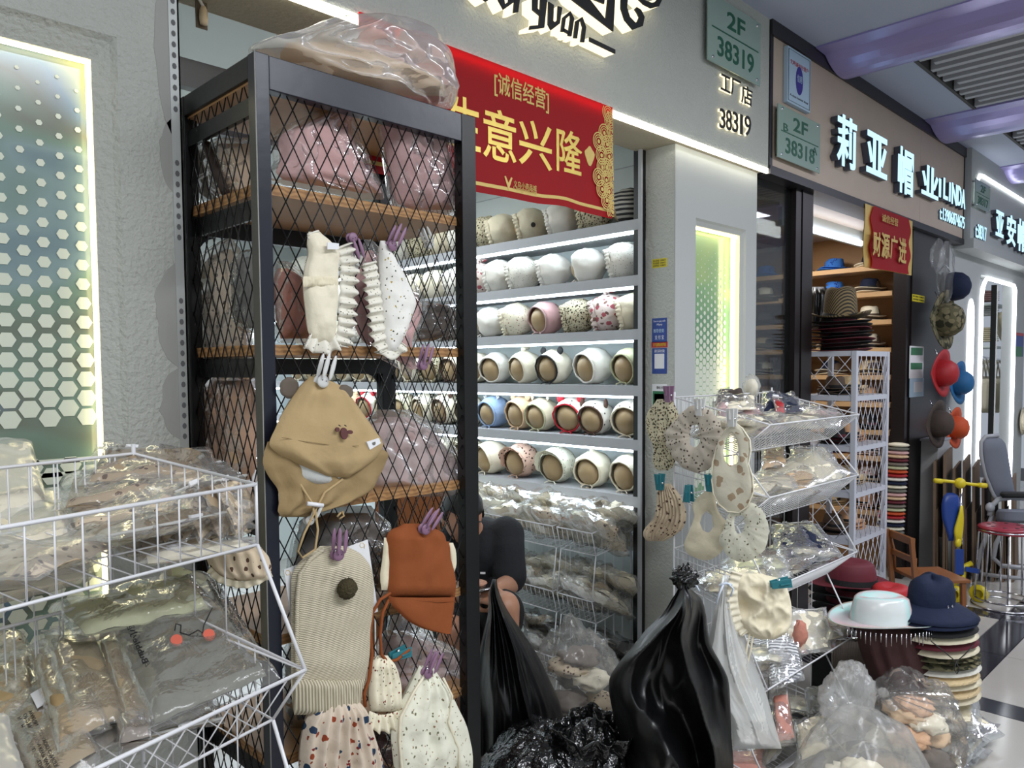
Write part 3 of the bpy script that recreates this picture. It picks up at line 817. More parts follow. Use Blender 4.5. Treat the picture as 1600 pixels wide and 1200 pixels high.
sg = thing('shop_sign', 'black blackletter name with scroll ornament on glowing backing above the red banner', 'sign', (2.2, FY, 3.2), world=True)
for nm, polys in glyphs:
    a = MB(); b = MB()
    for pl_ in polys:
        q = [zz(p) for p in pl_]; w3 = [oY(p[0], p[1], FY-.055) for p in q]; xz = [(v.x, v.z) for v in w3]
        b.poly(xz, lambda x, z: (x, FY-.002, z), lambda x, z: (x, FY-.05, z))
        a.poly(xz, lambda x, z: (x, FY-.05, z), lambda x, z: (x, FY-.056, z))
    g_ = build(nm, a, 'print_black', sg, smooth=False); build('glowing_backing', b, 'sign_glow', g_, smooth=False)

def plate(label, box, Y, l1, l2, extra=()):
    """glass number plate: px corners tl, tr, br, bl"""
    tl, tr, br, bl = [oY(p[0], p[1], Y-.03) for p in box]
    x0, x1 = (tl.x+bl.x)/2, (tr.x+br.x)/2; z1 = (tl.z+tr.z)/2; z0 = (bl.z+br.z)/2
    t = thing('number_plate', label, 'sign', (x0, Y, z0), world=True)
    yp = Y-.03
    build('glass_plate', MB().box((x0, yp, z0), (x1, yp+.006, z1)), 'green_plate', t, smooth=False)
    W_, H_ = x1-x0, z1-z0
    f = lambda a, b, c, d: (lambda u, v, h: (x0+W_*(a+(b-a)*u), yp-h, z0+H_*(c+(d-c)*v)))
    text_on('lettering', l1, f(.34, .68, .62, .88), 'green_ink', t, .002, .015)
    text_on('lettering', l2, f(.17, .86, .13, .43), 'green_ink', t, .002, .015)
    build('divider_line', MB().box((x0+W_*.07, yp-.002, z0+H_*.515), (x0+W_*.95, yp, z0+H_*.532)), 'green_ink', t, smooth=False)
    for (b_, a, c, e, g) in extra: text_on('lettering', b_, f(a, c, e, g), 'green_ink', t, .002)
    for u in (.08, .92):
        for v in (.07, .93):
            X_, Z_ = x0+W_*u, z0+H_*v
            build('bolt', MB().tube([(X_, yp-.006, Z_), (X_, Y, Z_)], .007, 10), 'chrome', t)
    return t
plate('green glass number plate 2F 38319 above black lit numerals', [(1106, -2), (1190, 26), (1187, 134), (1106, 93)], FY, '2F', '38319')
plate('green glass number plate 2F 38318 with B and A on beige fascia', [(1216, 163), (1282, 193), (1281, 266), (1215, 250)], FY, '2F', '38318', (('B', .12, .22, .54, .68), ('A', .80, .92, .34, .48)))
plate('small glass number plate 2F 38317 on white fascia', [(1524, 278), (1547, 292), (1547, 333), (1524, 322)], 1.9, '2F', '38317')

def lit_text(label, items, Y, face, back, dep=.03, name='lit_sign', bold=.0):
    t = thing(name, label, 'sign', oY(items[0][1][0], items[0][1][3], Y), world=True)
    for body, box in items:
        xl, xr, yt, yb = box; xc = (xl+xr)/2; ym = (yt+yb)/2
        x0 = oY(xl, ym, Y-dep).x; x1 = oY(xr, ym, Y-dep).x; z1 = oY(xc, yt, Y-dep).z; z0 = oY(xc, yb, Y-dep).z
        n = len(body); 
        l_ = text_on('character', body, lambda u, v, h: (x0+(x1-x0)*u, Y-dep-h, z0+(z1-z0)*v), face, t, .003, bold)
        text_on('glowing_backing', body, lambda u, v, h: (x0+(x1-x0)*u, Y-.004-h, z0+(z1-z0)*v), back, l_, dep-.006, bold)
    return t
lit_text('black characters and numerals on glowing backing under the 38319 plate',
         [('工', (1126, 1141, 118, 143)), ('厂', (1142, 1157, 124, 151)), ('店', (1158, 1175, 135, 164)),
          ('3', (1124, 1133, 170, 201)), ('8', (1134, 1143, 172, 204)), ('3', (1144, 1153, 175, 207)), ('1', (1156, 1160, 179, 210)), ('9', (1163, 1173, 181, 213))],
         FY, 'print_black', 'sign_glow', .014, bold=.006)
lit_text('large glowing white Chinese characters and letters on beige fascia',
         [('莉', (1308, 1338, 182, 262)), ('亚', (1354, 1386, 210, 275)), ('帽', (1403, 1427, 232, 304)), ('业', (1440, 1466, 260, 308)),
          ('I', (1467, 1470, 279, 308)), ('L', (1474, 1481, 279, 312)), ('I', (1483, 1485, 285, 315)), ('N', (1487, 1495, 287, 320)), ('D', (1496, 1502, 291, 322)), ('A', (1502, 1508, 296, 326))],
         FY, 'sign_white', 'dark_steel', .045, bold=.02)
lit_text('small glowing phone number under the large white letters', [('t:13906874675', (1468, 1507, 331, 350))], FY, 'sign_white', 'dark_steel', .014, bold=.0)
lit_text('glowing white characters on white fascia of the far shop',
         [('亚', (1556, 1568, 330, 370)), ('安', (1573, 1587, 336, 384)), ('帽', (1590, 1606, 344, 394)), ('业', (1612, 1630, 352, 404))], 1.9, 'sign_white', 'dark_steel', .045, bold=.02)
lit_text('small glowing numerals 38317 on white fascia', [('t:38317', (1524, 1541, 352, 374))], 1.9, 'sign_white', 'dark_steel', .014, bold=.0)

# certificate board above the 38318 plate
tl, tr, br, bl = [oY(*p, FY-.025) for p in ((1231, 69), (1267, 95), (1265, 178), (1231, 157))]
t = thing('certificate_board', 'white certificate board with blue oval above the 38318 plate', 'sign', (tl.x, FY, bl.z), world=True)
x0, x1, z0, z1 = tl.x, tr.x, (bl.z+br.z)/2, (tl.z+tr.z)/2; yb = FY-.025
build('board', MB().box((x0, yb, z0), (x1, FY-.002, z1)), 'sticker_pale', t, smooth=False)
build('border', MB().tube([(x0+.012, yb-.001, z0+.012), (x1-.012, yb-.001, z0+.012), (x1-.012, yb-.001, z1-.012), (x0+.012, yb-.001, z1-.012)], .0015, 4, True), 'print_black', t)
xm = (x0+x1)/2; zm = z0+(z1-z0)*.48
build('blue_oval', MB().poly([(xm+.042*math.cos(R(15*k)), zm+.075*math.sin(R(15*k))) for k in range(24)], lambda x, z: (x, yb, z), lambda x, z: (x, yb-.002, z)), 'purple_blue', t, smooth=False)
text_on('lettering', '文明诚信经营户', lambda u, v, h: (x0+.03+(x1-x0-.06)*u, yb-h, z1-.085+.025*v), 'sticker_red', t, .001)
text_on('lettering', '信用', lambda u, v, h: (xm-.028+.056*u, yb-.002-h, zm-.01+.04*v), 'sticker_pale', t, .001)
text_on('lettering', 'A-class honest shop', lambda u, v, h: (x0+.03+(x1-x0-.06)*u, yb-h, z0+.035+.016*v), 'print_black', t, .001)

# ------------------------------------------------------------------ red banners
BY = FY-.012
def banner(label, bx, top, bot, sag, mat='banner_red', seed=1):
    x0, x1 = bx; t = thing('banner', label, 'banner', (x0, BY, bot(0)), world=True)
    def g(s):
        def f(u, v):
            z = bot(u)+(top(u)-bot(u))*v; x = x0+(x1-x0)*u
            y = BY - .004*s + sag*noise.noise(Vector((u*3, v*1.2, seed)))*(1-v)
            return (x, y-.0, z)
        return f
    mb = MB(); mb.grid(g(1), 30, 12); b = MB(); b.grid(g(0), 30, 12); mb.add(b.v, [tuple(reversed(f)) for f in b.f])
    build('cloth', mb, mat, t); return t
bx0 = 1.30; bx1 = oY(956, 200, BY).x
ztop = HZ+.016
zb = [oY(745, 300, BY), oY(790, 308, BY), oY(840, 318, BY), oY(880, 322, BY), oY(905, 330, BY), oY(957, 342, BY)]
def botf(u):
    x = bx0+(bx1-bx0)*u; r = [(v.x, v.z) for v in zb]
    return interp(r, x)[0] if x > r[0][0] else r[0][1]+(r[0][0]-x)*-.02
bn = banner('wide red banner with gold characters hanging from the grey header', (bx0, bx1), lambda u: ztop, botf, .0)
BT = BY-.0042
def btext(body, box, mat='gold_flat', bold=.0, name='lettering'): return text_px(name, body, box, BT, mat, bn, .002, bold)
btext('意', (754, 806, 172, 252), 'gold', .012, 'character'); btext('兴', (810, 862, 190, 262), 'gold', .012, 'character'); btext('隆', (869, 909, 204, 272), 'gold', .012, 'character')
btext('生', (700, 750, 152, 232), 'gold', .012, 'character')
btext('[诚信经营]', (772, 857, 126, 164), 'gold_flat', .01)
btext('义乌小商品城', (802, 838, 286, 296)); btext('Chinagoods.com', (802, 838, 294, 303))
# chevron mark and curled ornament beside the small print
c = oY(794, 286, BT)
build('chevron_mark', MB().poly([(c.x-.02, c.z+.02), (c.x-.013, c.z+.022), (c.x, c.z), (c.x+.013, c.z+.022), (c.x+.02, c.z+.02), (c.x, c.z-.025)], lambda x, z: (x, BT, z), lambda x, z: (x, BT-.002, z)), 'gold_flat', bn, smooth=False)
# gold line along the lower hem
hem = [(x0_, botf((x0_-bx0)/(bx1-bx0))) for x0_ in [bx0+(bx1-bx0)*k/40 for k in range(41)]]
build('gold_hem', MB().grid(lambda u, v: (bx0+(bx1-bx0)*u, BT-.001, botf(u)+.022+.012*v), 40, 1), 'gold_flat', bn)
# scale-pattern border of concentric gold arcs
ar = MB(); arl = MB(); rad = .036
spots = [(950, 176), (953, 190), (944, 208), (957, 206), (935, 221), (948, 226), (958, 226), (939, 243), (951, 245), (957, 262), (947, 262), (940, 262), (934, 277), (946, 282), (957, 280), (939, 296), (950, 300), (946, 314), (957, 318), (955, 332)]
for k, (a, b) in enumerate(spots):
    c = oY(a, b, BT)
    for r_, w_ in ((rad, .0045), (rad*.74, .004), (rad*.5, .0035), (rad*.22, .008)):
        yy = BT-.0005-.0004*k
        pts = [(c.x+r_*math.cos(R(180*q/14)), c.z+r_*math.sin(R(180*q/14)+.0)) for q in range(-7, 22)]
        def cl_(p): return (min(p[0], bx1-.001), p[1])
        for i in range(len(pts)-1):
            a0, a1_ = pts[i], pts[i+1]
            k0 = (r_-w_)/r_
            i0 = (c.x+(a0[0]-c.x)*k0, c.z+(a0[1]-c.z)*k0); i1 = (c.x+(a1_[0]-c.x)*k0, c.z+(a1_[1]-c.z)*k0)
            q4 = [cl_(a0), cl_(a1_), cl_(i1), cl_(i0)]
            if min(p[1] for p in q4) < botf((min(q4[0][0], bx1)-bx0)/(bx1-bx0)) or max(p[1] for p in q4) > ztop: continue
            if abs(q4[0][0]-q4[2][0]) < 1e-5 and abs(q4[1][0]-q4[3][0]) < 1e-5: continue
            ar.add([(p[0], yy, p[1]) for p in q4], [(0, 3, 2, 1)])
o = build('scale_border', ar, 'gold_flat', bn, smooth=False); o['kind'] = 'stuff'
c = oY(921, 244, BT)
build('ingot_ornament', MB().poly([(c.x+.028*math.cos(R(20*k))*(1+.2*math.sin(R(60*k))), c.z+.034*math.sin(R(20*k))*(1+.15*math.cos(R(80*k)))) for k in range(18)], lambda x, z: (x, BT, z), lambda x, z: (x, BT-.002, z)), 'gold_flat', bn, smooth=False)

# small banner at the hat shop
q0, q1 = oY(1351, 320, BY).x, oY(1425, 340, BY).x
t_ = oY(1351, 318, BY).z; b0, b1 = oY(1351, 417, BY).z, oY(1425, 431, BY).z
b2 = banner('small red banner with gold wavy sides under the beige fascia', (q0, q1), lambda u: t_, lambda u: b0+(b1-b0)*u, .03, 'gold_flat', 3)
BT2 = BY-.012
build('red_panel', MB().grid(lambda u, v: (q0+(q1-q0)*(.10+.8*u+.025*math.sin(v*14)*(1-2*u)), BT2-.004+.02*noise.noise(Vector((u*3, v*1.2, 3)))*(1-v), b0+(b1-b0)*u+(t_-b0-(b1-b0)*u)*v), 14, 24), 'banner_red', b2)
for body, box in (('财', (1364, 1376, 362, 401)), ('源', (1377, 1390, 364, 404)), ('广', (1391, 1402, 368, 406)), ('进', (1404, 1416, 372, 412))):
    text_px('character', body, box, BT2-.02, 'gold_flat', b2, .002, .02)
text_px('lettering', '诚信经营', (1378, 1403, 338, 350), BT2-.018, 'gold_flat', b2, .002, .0)

# yellow notice and payment notices on the brown wall
def wallnote(label, box, parts, text=(), Y=1.98, mat='label_white'):
    xl, xr, yt, yb = box; x0, x1 = oY(xl, yt, Y).x, oY(xr, yt, Y).x; z1, z0 = oY((xl+xr)/2, yt, Y).z, oY((xl+xr)/2, yb, Y).z
    t = thing('wall_notice', label, 'notice', (x0, Y, z0), world=True)
    build('sheet', MB().box((x0, Y-.003, z0), (x1, Y-.0005, z1)), mat, t, smooth=False)
    for (a, b, c, d, m_) in parts: build('panel', MB().box((x0+(x1-x0)*a, Y-.005, z0+(z1-z0)*c), (x0+(x1-x0)*b, Y-.003, z0+(z1-z0)*d)), m_, t, smooth=False)
    for (s_, a, b, c, d, m_) in text: text_on('lettering', s_, lambda u, v, h: (x0+(x1-x0)*(a+(b-a)*u), Y-.0032-h, z0+(z1-z0)*(c+(d-c)*v)), m_, t, .001)
wallnote('yellow notice on the brown wall beside the hanging hats', (1425, 1444, 461, 472), [], [('防火巡查 13588673', .06, .94, .6, .85, 'print_black'), ('应急电话 13588673', .06, .94, .2, .45, 'print_black')], mat='sticker_yellow')
wallnote('green and white payment sheet on the brown wall above the blue one', (1421, 1443, 541, 591), [(.08, .9, .72, .95, 'sticker_green'), (.08, .9, .28, .48, 'sticker_green')])
wallnote('pale blue payment sheet low on the brown wall', (1421, 1443, 591, 620), [(.3, .9, .25, .8, 'label_white')], mat='sticker_pale')
wallnote('blue and green payment sheet on the far white wall', (1583, 1599, 520, 557), [(.0, 1, .88, 1, 'sticker_red'), (.1, .9, 0, .42, 'sticker_green')], Y=2.02, mat='sticker_blue')
# ================================================================== BLACK MESH CABINET
CX0, CX1, CY0, CY1, CZ = .801, 1.442, 1.592, 2.01, 2.271
cage = thing('display_cabinet', 'tall black steel display cabinet with diamond mesh sides in the doorway', 'cabinet', (CX0, CY0, 0), world=True)
pw = .034
for (x, y, ww) in ((CX0, CY0, pw), (CX1-.05, CY0, .05), (CX0, CY1-pw, pw), (CX1-.05, CY1-pw, .05)):
    build('post', MB().box((x, y, 0), (x+ww, y+pw, CZ)), 'cage_navy' if y == CY0 and x == CX0 else 'cage_black', cage, smooth=False, bev=.002)
build('corner_highlight', MB().tube([(CX0, CY0, .3), (CX0+.001, CY0, 1.6), (CX0, CY0, CZ)], .0016, 4), 'edge_highlight', cage)  # pale line painting the highlight down the cabinet's front corner
tz = CZ-.075
build('top_rail', MB().box((CX0+pw, CY0+.001, tz), (CX1-.05, CY0+pw, CZ-.001)), 'cage_navy', cage, smooth=False, bev=.002)
build('top_rail', MB().box((CX0+.001, CY0+pw, CZ-.05), (CX0+pw, CY1-pw, CZ-.001)), 'edge_highlight' if False else 'cage_black', cage, smooth=False, bev=.002)
build('top_rail', MB().box((CX0+pw, CY1-pw, CZ-.05), (CX1-.05, CY1-.001, CZ-.001)), 'cage_black', cage, smooth=False)
build('top_rail', MB().box((CX1-.049, CY0+pw, CZ-.05), (CX1-.001, CY1-pw, CZ-.001)), 'cage_black', cage, smooth=False)
build('inner_rail', MB().box((CX0+.008, CY0+pw, tz-.05), (CX0+.02, CY1-pw, tz-.012)), 'cage_black', cage, smooth=False)
def diamond_mesh(fn, W, H, dx, dz, r=.0017):
    mb = MB(); n = int(W/dx)+1; sl = dz/dx
    def seg(a, b):
        p, q = Vector(fn(*a)), Vector(fn(*b)); mb.tube([p, q], r, 4)
    k = -int(H/dz)-1
    while k*dx < W:
        for sgn in (1, -1):
            # line x = x0 + s*z/sl clipped to the rectangle
            if sgn == 1:
                x0 = k*dx; za = max(0, (0-x0)*sl); zb = min(H, (W-x0)*sl)
                if zb > za: seg((x0+za/sl, za), (x0+zb/sl, zb))
            else:
                x0 = W-k*dx; za = max(0, (x0-W)*sl); zb = min(H, x0*sl)
                if zb > za: seg((x0-za/sl, za), (x0-zb/sl, zb))
        k += 1
    return mb
mz0 = .06
build('mesh_panel', diamond_mesh(lambda a, z: (CX0+pw+a, CY0+.012, mz0+z), CX1-.05-CX0-pw, tz-mz0, .0435, .083), 'mesh_black', cage)
build('mesh_panel', diamond_mesh(lambda a, z: (CX0+.012, CY0+pw+a, mz0+z), CY1-CY0-2*pw, CZ-.05-mz0, .043, .083), 'mesh_black', cage)
build('mesh_panel', diamond_mesh(lambda a, z: (CX1-.012, CY0+pw+a, mz0+z), CY1-CY0-2*pw, CZ-.05-mz0, .043, .083, .0015), 'mesh_black', cage)
build('roof_panel', MB().box((CX0+.01, CY0+.02, CZ-.055), (CX1-.01, CY1-.02, CZ-.043)), 'plywood', cage, smooth=False)
SHZ = (1.998, 1.640, 1.272, .972, .684, .3)
for z in SHZ:
    s = build('shelf_board', MB().box((CX0+.02, CY0+.030, z-.024), (CX1-.015, CY1-.02, z)), 'plywood', cage, smooth=False)
    build('front_edge', MB().box((CX0+.034, CY0+.026, z-.024), (CX1-.016, CY0+.030, z)), 'ply_edge', s, smooth=False)
    build('front_edge', MB().box((CX0+.016, CY0+.034, z-.024), (CX0+.020, CY1-.036, z)), 'ply_edge', s, smooth=False)
    build('shelf_rail', MB().box((CX0+.03, CY1-.035, z-.07), (CX1-.04, CY1-.006, z-.026)), 'cage_black', cage, smooth=False)
    build('shelf_rail', MB().box((CX0+.022, CY0+.036, z-.075), (CX0+.030, CY1-.036, z-.03)), 'cage_black', cage, smooth=False)
    for sx in (CX0+.036, CX1-.052):       # rounded gusset under each rail
        s_ = 1 if sx < 1 else -1
        pts = [(sx, z-.07), (sx+s_*.05, z-.07)]+[(sx+s_*(.05-.05*math.sin(R(15*k))), z-.12+.05*math.cos(R(15*k))) for k in range(7)]
        build('corner_gusset', MB().poly(pts, lambda x, zz_: (x, CY1-.012, zz_), lambda x, zz_: (x, CY1-.016, zz_)), 'cage_black', cage, smooth=False)

def cb(name, label, rows, Y, thick, inner, seed, bag='clear_bag', group=None, grow=9, pl=None, cat='bag', fold=0):
    """a soft bagged bundle: rows in photo px, in a plane facing the corridor"""
    fn = pl or planeY(Y)
    c = fn(sum(r[1]+r[2] for r in rows)/len(rows)/2, rows[-1][0], 0)
    t = thing(name, label, cat, c, group=group, world=True)
    m_ = rows[len(rows)//2]; ym = (rows[0][0]+rows[-1][0])/2
    k = .86
    rin = [(ym+(r[0]-ym)*k+2, (r[1]+r[2])/2-(r[2]-r[1])/2*k, (r[1]+r[2])/2+(r[2]-r[1])/2*k) for r in rows]
    build('folded_hat', pillow(rin, fn, thick*.8, 26, 26, .005, 11, fold=fold, seed=seed, crease=.016, cu=4, cv=3.5), inner, t)
    build('plastic_bag', pillow(rows, fn, thick, 32, 30, .004, 16, seed=seed+3, crease=.016, cu=6, cv=5), bag, t)
    return t
# --- in the cabinet
cb('bagged_hats', 'crinkled bag of pale pink hats with peaked top on the upper cabinet shelf', [(138, 522, 528), (170, 500, 545), (205, 432, 556), (250, 428, 575), (285, 430, 592), (312, 560, 600)], 1.70, .05, 'cloth_pink', 1)
cb('bagged_hats', 'plump bag of dusty pink hats at the post end of the upper cabinet shelf', [(168, 590, 600), (190, 594, 660), (215, 598, 700), (270, 605, 712), (325, 614, 724), (338, 640, 722)], 1.68, .06, 'cloth_dusty', 2, 'clear_bag_pink')
cb('bagged_hats', 'pale pink bagged hat seen through the cabinet side, upper shelf', [(215, 340, 392), (250, 336, 396), (300, 345, 398), (318, 350, 396)], 1.80, .05, 'cloth_peach', 4, 'clear_bag_soft', pl=planeX(CX0+.1))
t = thing('boot_ornament', 'dark brown ribbed cloth strap lying against the pink bag, cabinet side', 'strap', oX(330, 290, CX0+.05), world=True)
build('strap', MB().tube([oX(x, y, CX0+.035) for x, y in ((322, 225), (335, 262), (352, 300))], .012, 6), 'cloth_darkbrown', t)
cb('bagged_hats', 'dark grey hat in a smoky bag far down the cabinet side, upper shelf', [(225, 292, 335), (260, 288, 340), (318, 290, 342)], 1.9, .05, 'cloth_taupe', 5, 'smoky_bag', pl=planeX(CX0+.15))
cb('bagged_hats', 'tall cream bagged bonnet standing behind the side mesh on the middle shelf', [(372, 352, 362), (400, 322, 372), (470, 318, 378), (540, 316, 386), (590, 326, 384)], 1.8, .045, 'print_brown_floral', 6, 'clear_bag_soft', pl=planeX(CX0+.09))
cb('bagged_hats', 'grey bundle in silver plastic next to the tall cream one on the side', [(390, 384, 394), (430, 376, 396), (520, 378, 398)], 1.7, .03, 'cloth_grey', 7, 'smoky_bag', pl=planeX(CX0+.06))
cb('bagged_hats', 'cream and pink bagged hats low behind the side mesh, third shelf', [(580, 330, 396), (620, 318, 398), (700, 310, 400), (760, 316, 400)], 1.8, .05, 'cloth_peach', 8, 'clear_bag_pink', pl=planeX(CX0+.09))
cb('bagged_hats', 'silvery crumpled bag leaning in the rear corner of the cabinet side', [(590, 292, 345), (640, 290, 340), (700, 290, 330)], 1.85, .04, 'cloth_taupe', 9, 'smoky_bag', pl=planeX(CX0+.16))
cb('bagged_hats', 'salmon hat in clear bag beside the cabinet post on the second shelf', [(408, 432, 450), (440, 428, 480), (490, 430, 492), (536, 434, 500)], 1.72, .055, 'cloth_salmon', 10)
cb('bagged_hats', 'bag framed with pink hanging open just behind the mesh', [(374, 570, 582), (430, 545, 640), (480, 540, 668), (540, 562, 650), (590, 640, 652)], 1.645, .012, 'cloth_pink', 11)
cb('bagged_hats', 'dark grey crumpled bag behind the mesh near the purple rabbit clip', [(470, 660, 705), (500, 650, 722), (534, 645, 724)], 1.75, .045, 'cloth_taupe', 12, 'smoky_bag')
cb('bagged_hats', 'big translucent bag of greyish pink hats filling the third cabinet shelf', [(640, 590, 640), (665, 566, 680), (700, 562, 708), (735, 562, 730), (765, 566, 732), (776, 576, 700)], 1.70, .07, 'cloth_dusty', 13, 'clear_bag_soft', fold=.004)
cb('bagged_hats', 'large taupe bundle in silver plastic on the fourth cabinet shelf', [(790, 505, 580), (820, 470, 606), (870, 455, 612), (925, 450, 610)], 1.72, .08, 'cloth_taupe', 14, 'smoky_bag', fold=.006)
cb('bagged_hats', 'white printed bag with red marks on the fifth cabinet shelf', [(955, 612, 645), (985, 606, 650), (1010, 612, 640)], 1.80, .03, 'label_white', 15, 'clear_bag')
cb('bagged_hats', 'silver foil bundle behind the mesh above the lowest purple clip', [(985, 600, 660), (1015, 592, 715), (1060, 592, 724), (1085, 600, 724)], 1.74, .06, 'cloth_dusty', 16, 'clear_bag_soft')
cb('bagged_hats', 'dim grey bundle low behind the mesh beside the knitted hood', [(1000, 452, 476), (1060, 446, 486), (1140, 446, 500)], 1.75, .05, 'cloth_grey', 17, 'smoky_bag')
cb('bagged_hats', 'dark maroon cloth bundle at the foot of the cabinet behind the mesh', [(1130, 560, 700), (1190, 560, 715), (1240, 560, 715)], 1.8, .06, 'cloth_maroon', 18, 'smoky_bag')
# --- on top of the cabinet: a big loose bag with a folded hat inside
t = thing('large_plastic_bag', 'large crumpled clear bag lying on top of the black cabinet', 'bag', (1.1, 1.75, CZ), world=True)
rows = [(26, 540, 552), (34, 500, 640), (50, 462, 668), (72, 392, 690), (100, 430, 706), (125, 480, 708), (150, 560, 706), (170, 640, 706)]
fn = planeY(1.70)
build('plastic_bag', pillow(rows, fn, .10, 60, 50, .008, 12, seed=21, crease=.03, cu=5, cv=4), 'top_bag', t)
build('folded_cloth', pillow([(66, 450, 520), (90, 440, 600), (120, 500, 680), (150, 590, 700)], planeY(1.72), .05, 22, 16, .01, 12, seed=22), 'cloth_peach', t)
build('folded_cloth', pillow([(48, 625, 650), (70, 632, 690), (98, 655, 704)], planeY(1.68), .03, 16, 12, .01, 14, seed=24), 'cloth_pink', t)

# ================================================================== CLIPS
def rabbit_clip(label, px, py, Y, mat, rot=0, s=1.0, group=None):
    c = oY(px, py, Y); t = thing('clothes_peg', label, 'clip', c, rz=0, group=group); t.rotation_euler = (0, rot, 0); t.scale = (s,)*3
    for i, yo in enumerate((0, .014)):
        b = MB(); b.ell((0, -yo, 0), (.0135, .004, .0125), 14, 8)
        build('jaw', b, mat, t)
        for sg_ in (-1, 1):
            ea = MB(); ea.ell((sg_*(.0065+.001*i), -yo-.010*i, .030), (.0052, .0028, .026), 10, 8)
            build('ear_handle', ea, mat, t)
    for sx in (-.004, .004): build('eye', MB().ell((sx, -.018, .002), (.0012, .001, .0012), 6, 4), 'print_black', t)
    build('spring', MB().tube([(-.007, -.007, .008), (.007, -.007, .008)], .004, 8), 'chrome', t)
    return t
HY = 1.575
rabbit_clip('dusty purple rabbit peg clipping a hanging bag at the top of the mesh', 547, 372, 1.585, 'clip_purple', R(160), .95)
rabbit_clip('dusty purple rabbit peg holding the gold-flowered white cap', 608, 385, HY-.01, 'clip_purple', R(28), 1.05)
rabbit_clip('dusty purple rabbit peg clipped alone on the mesh under the wood shelf', 657, 571, 1.585, 'clip_purple', R(18), 1.0)
rabbit_clip('white peg on the mesh beside the cabinet post', 668, 383, 1.66, 'clip_white', R(-30), .9)
rabbit_clip('white rabbit peg holding the tan hat', 499, 596, HY-.03, 'clip_white', R(18), 1.15)
rabbit_clip('white peg under the tan hat brim', 480, 812, 1.585, 'clip_white', R(30), .9)
rabbit_clip('dusty purple rabbit peg on the knitted hood', 524, 866, HY-.03, 'clip_purple', R(6), 1.1)
rabbit_clip('dusty purple rabbit peg on the rust cap', 660, 826, HY-.03, 'clip_purple', R(42), 1.1)
rabbit_clip('dusty purple rabbit peg on the sprig muslin bib', 664, 1050, HY-.02, 'clip_purple', R(32), 1.1)

def flat_peg(label, px, py, fn, mat, rot=0, s=1.0, dx=0):
    c = fn(px, py, 0); t = thing('clothes_peg', label, 'clip', c); t.rotation_euler = (0, rot, dx); t.scale = (s,)*3
    for k, yo in enumerate((0, -.014)):
        build('jaw', MB().hexa([(-.010, yo-.002, -.018), (.010, yo-.002, -.018), (.010, yo+.002, -.018), (-.010, yo+.002, -.018), (-.013, yo-.002+(-.008 if k else .004), .036), (.013, yo-.002+(-.008 if k else .004), .036), (.013, yo+.002+(-.008 if k else .004), .036), (-.013, yo+.002+(-.008 if k else .004), .036)]), mat, t, smooth=False, bev=.001)
        build('grip', MB().box((-.002, yo-.012 if k else yo, .004), (.002, yo-.003 if k else yo+.006, .032)), mat, t, smooth=False)
    build('spring', MB().tube([(-.012, -.007, .006), (.012, -.007, .006)], .0035, 8), 'chrome', t)
    return t
flat_peg('teal peg on the mesh crossed by the rust cap tie', 617, 1022, planeY(1.58), 'clip_teal', R(86), 1.0)

# ================================================================== GARMENTS ON THE MESH
pf = planeY(HY)
# 1 cream ruffled cap
t = thing('frilled_baby_hat', 'cream baby cap with eyelet frill down one side hung high on the mesh', 'hat', oY(505, 460, HY), world=True)
build('crown', pillow([(362, 482, 500), (378, 480, 516), (396, 482, 528), (420, 476, 528), (450, 474, 528), (490, 478, 526), (520, 482, 524), (536, 490, 520)], pf, .022, 22, 34, .003, 30, seed=31), 'cloth_ivory', t)
build('gathered_band', pillow([(432, 474, 524), (440, 473, 528), (448, 474, 526)], planeY(HY-.018), .006, 30, 6, .003, 60, fold=.0018, nf=12, seed=32), 'cloth_cream', t)
def frill(pts, width, fn, n=14, amp=.012, nu=90, side=1, thick=.004, dens=None):
    """gathered strip along photo-px points; width in px outward"""
    L_ = []
    for i in range(nu+1):
        k = i/nu*(len(pts)-1); a = int(min(k, len(pts)-2)); q = k-a
        p0, p1, p2, p3 = pts[max(a-1, 0)], pts[a], pts[a+1], pts[min(a+2, len(pts)-1)]
        h = lambda c: .5*((2*p1[c])+(-p0[c]+p2[c])*q+(2*p0[c]-5*p1[c]+4*p2[c]-p3[c])*q*q+(-p0[c]+3*p1[c]-3*p2[c]+p3[c])*q**3)
        L_.append((h(0), h(1)))
    def g(u, v):
        i = min(int(u*nu), nu-1) if u < 1 else nu; i0, i1 = max(i-1, 0), min(i+1, nu)
        tx, ty = L_[i1][0]-L_[i0][0], L_[i1][1]-L_[i0][1]; l = math.hypot(tx, ty) or 1
        nx, ny = -ty/l*side, tx/l*side
        ph = u*n*math.pi*2; sc = 1+.12*abs(math.sin(ph/2))
        x = L_[i][0]+nx*width*v*sc; y = L_[i][1]+ny*width*v*sc + math.sin(ph)*v*width*.06
        return fn(x, y, amp*math.sin(ph)*(.25+.75*v)+thick)
    return MB().grid(g, nu, 5)
build('eyelet_frill', frill([(522, 388), (530, 410), (530, 440), (528, 480), (526, 510), (520, 538)], 24, pf, 11, .011, side=-1), 'lace', t, sol=.0015)
build('eyelet_frill', frill([(484, 520), (502, 528), (524, 520)], 24, pf, 4, .008, nu=40), 'lace', t, sol=.0015)
build('eyelet_frill', frill([(478, 366), (484, 382), (494, 396)], -16, pf, 4, .006, nu=40), 'lace', t, sol=.0015)
build('care_label', MB().hexa([pf(500, 381, .03), pf(518, 383, .03), pf(518, 392, .03), pf(500, 392, .03)]+[pf(500, 381, .032), pf(518, 383, .032), pf(518, 392, .032), pf(500, 392, .032)]), 'label_white', t, smooth=False)
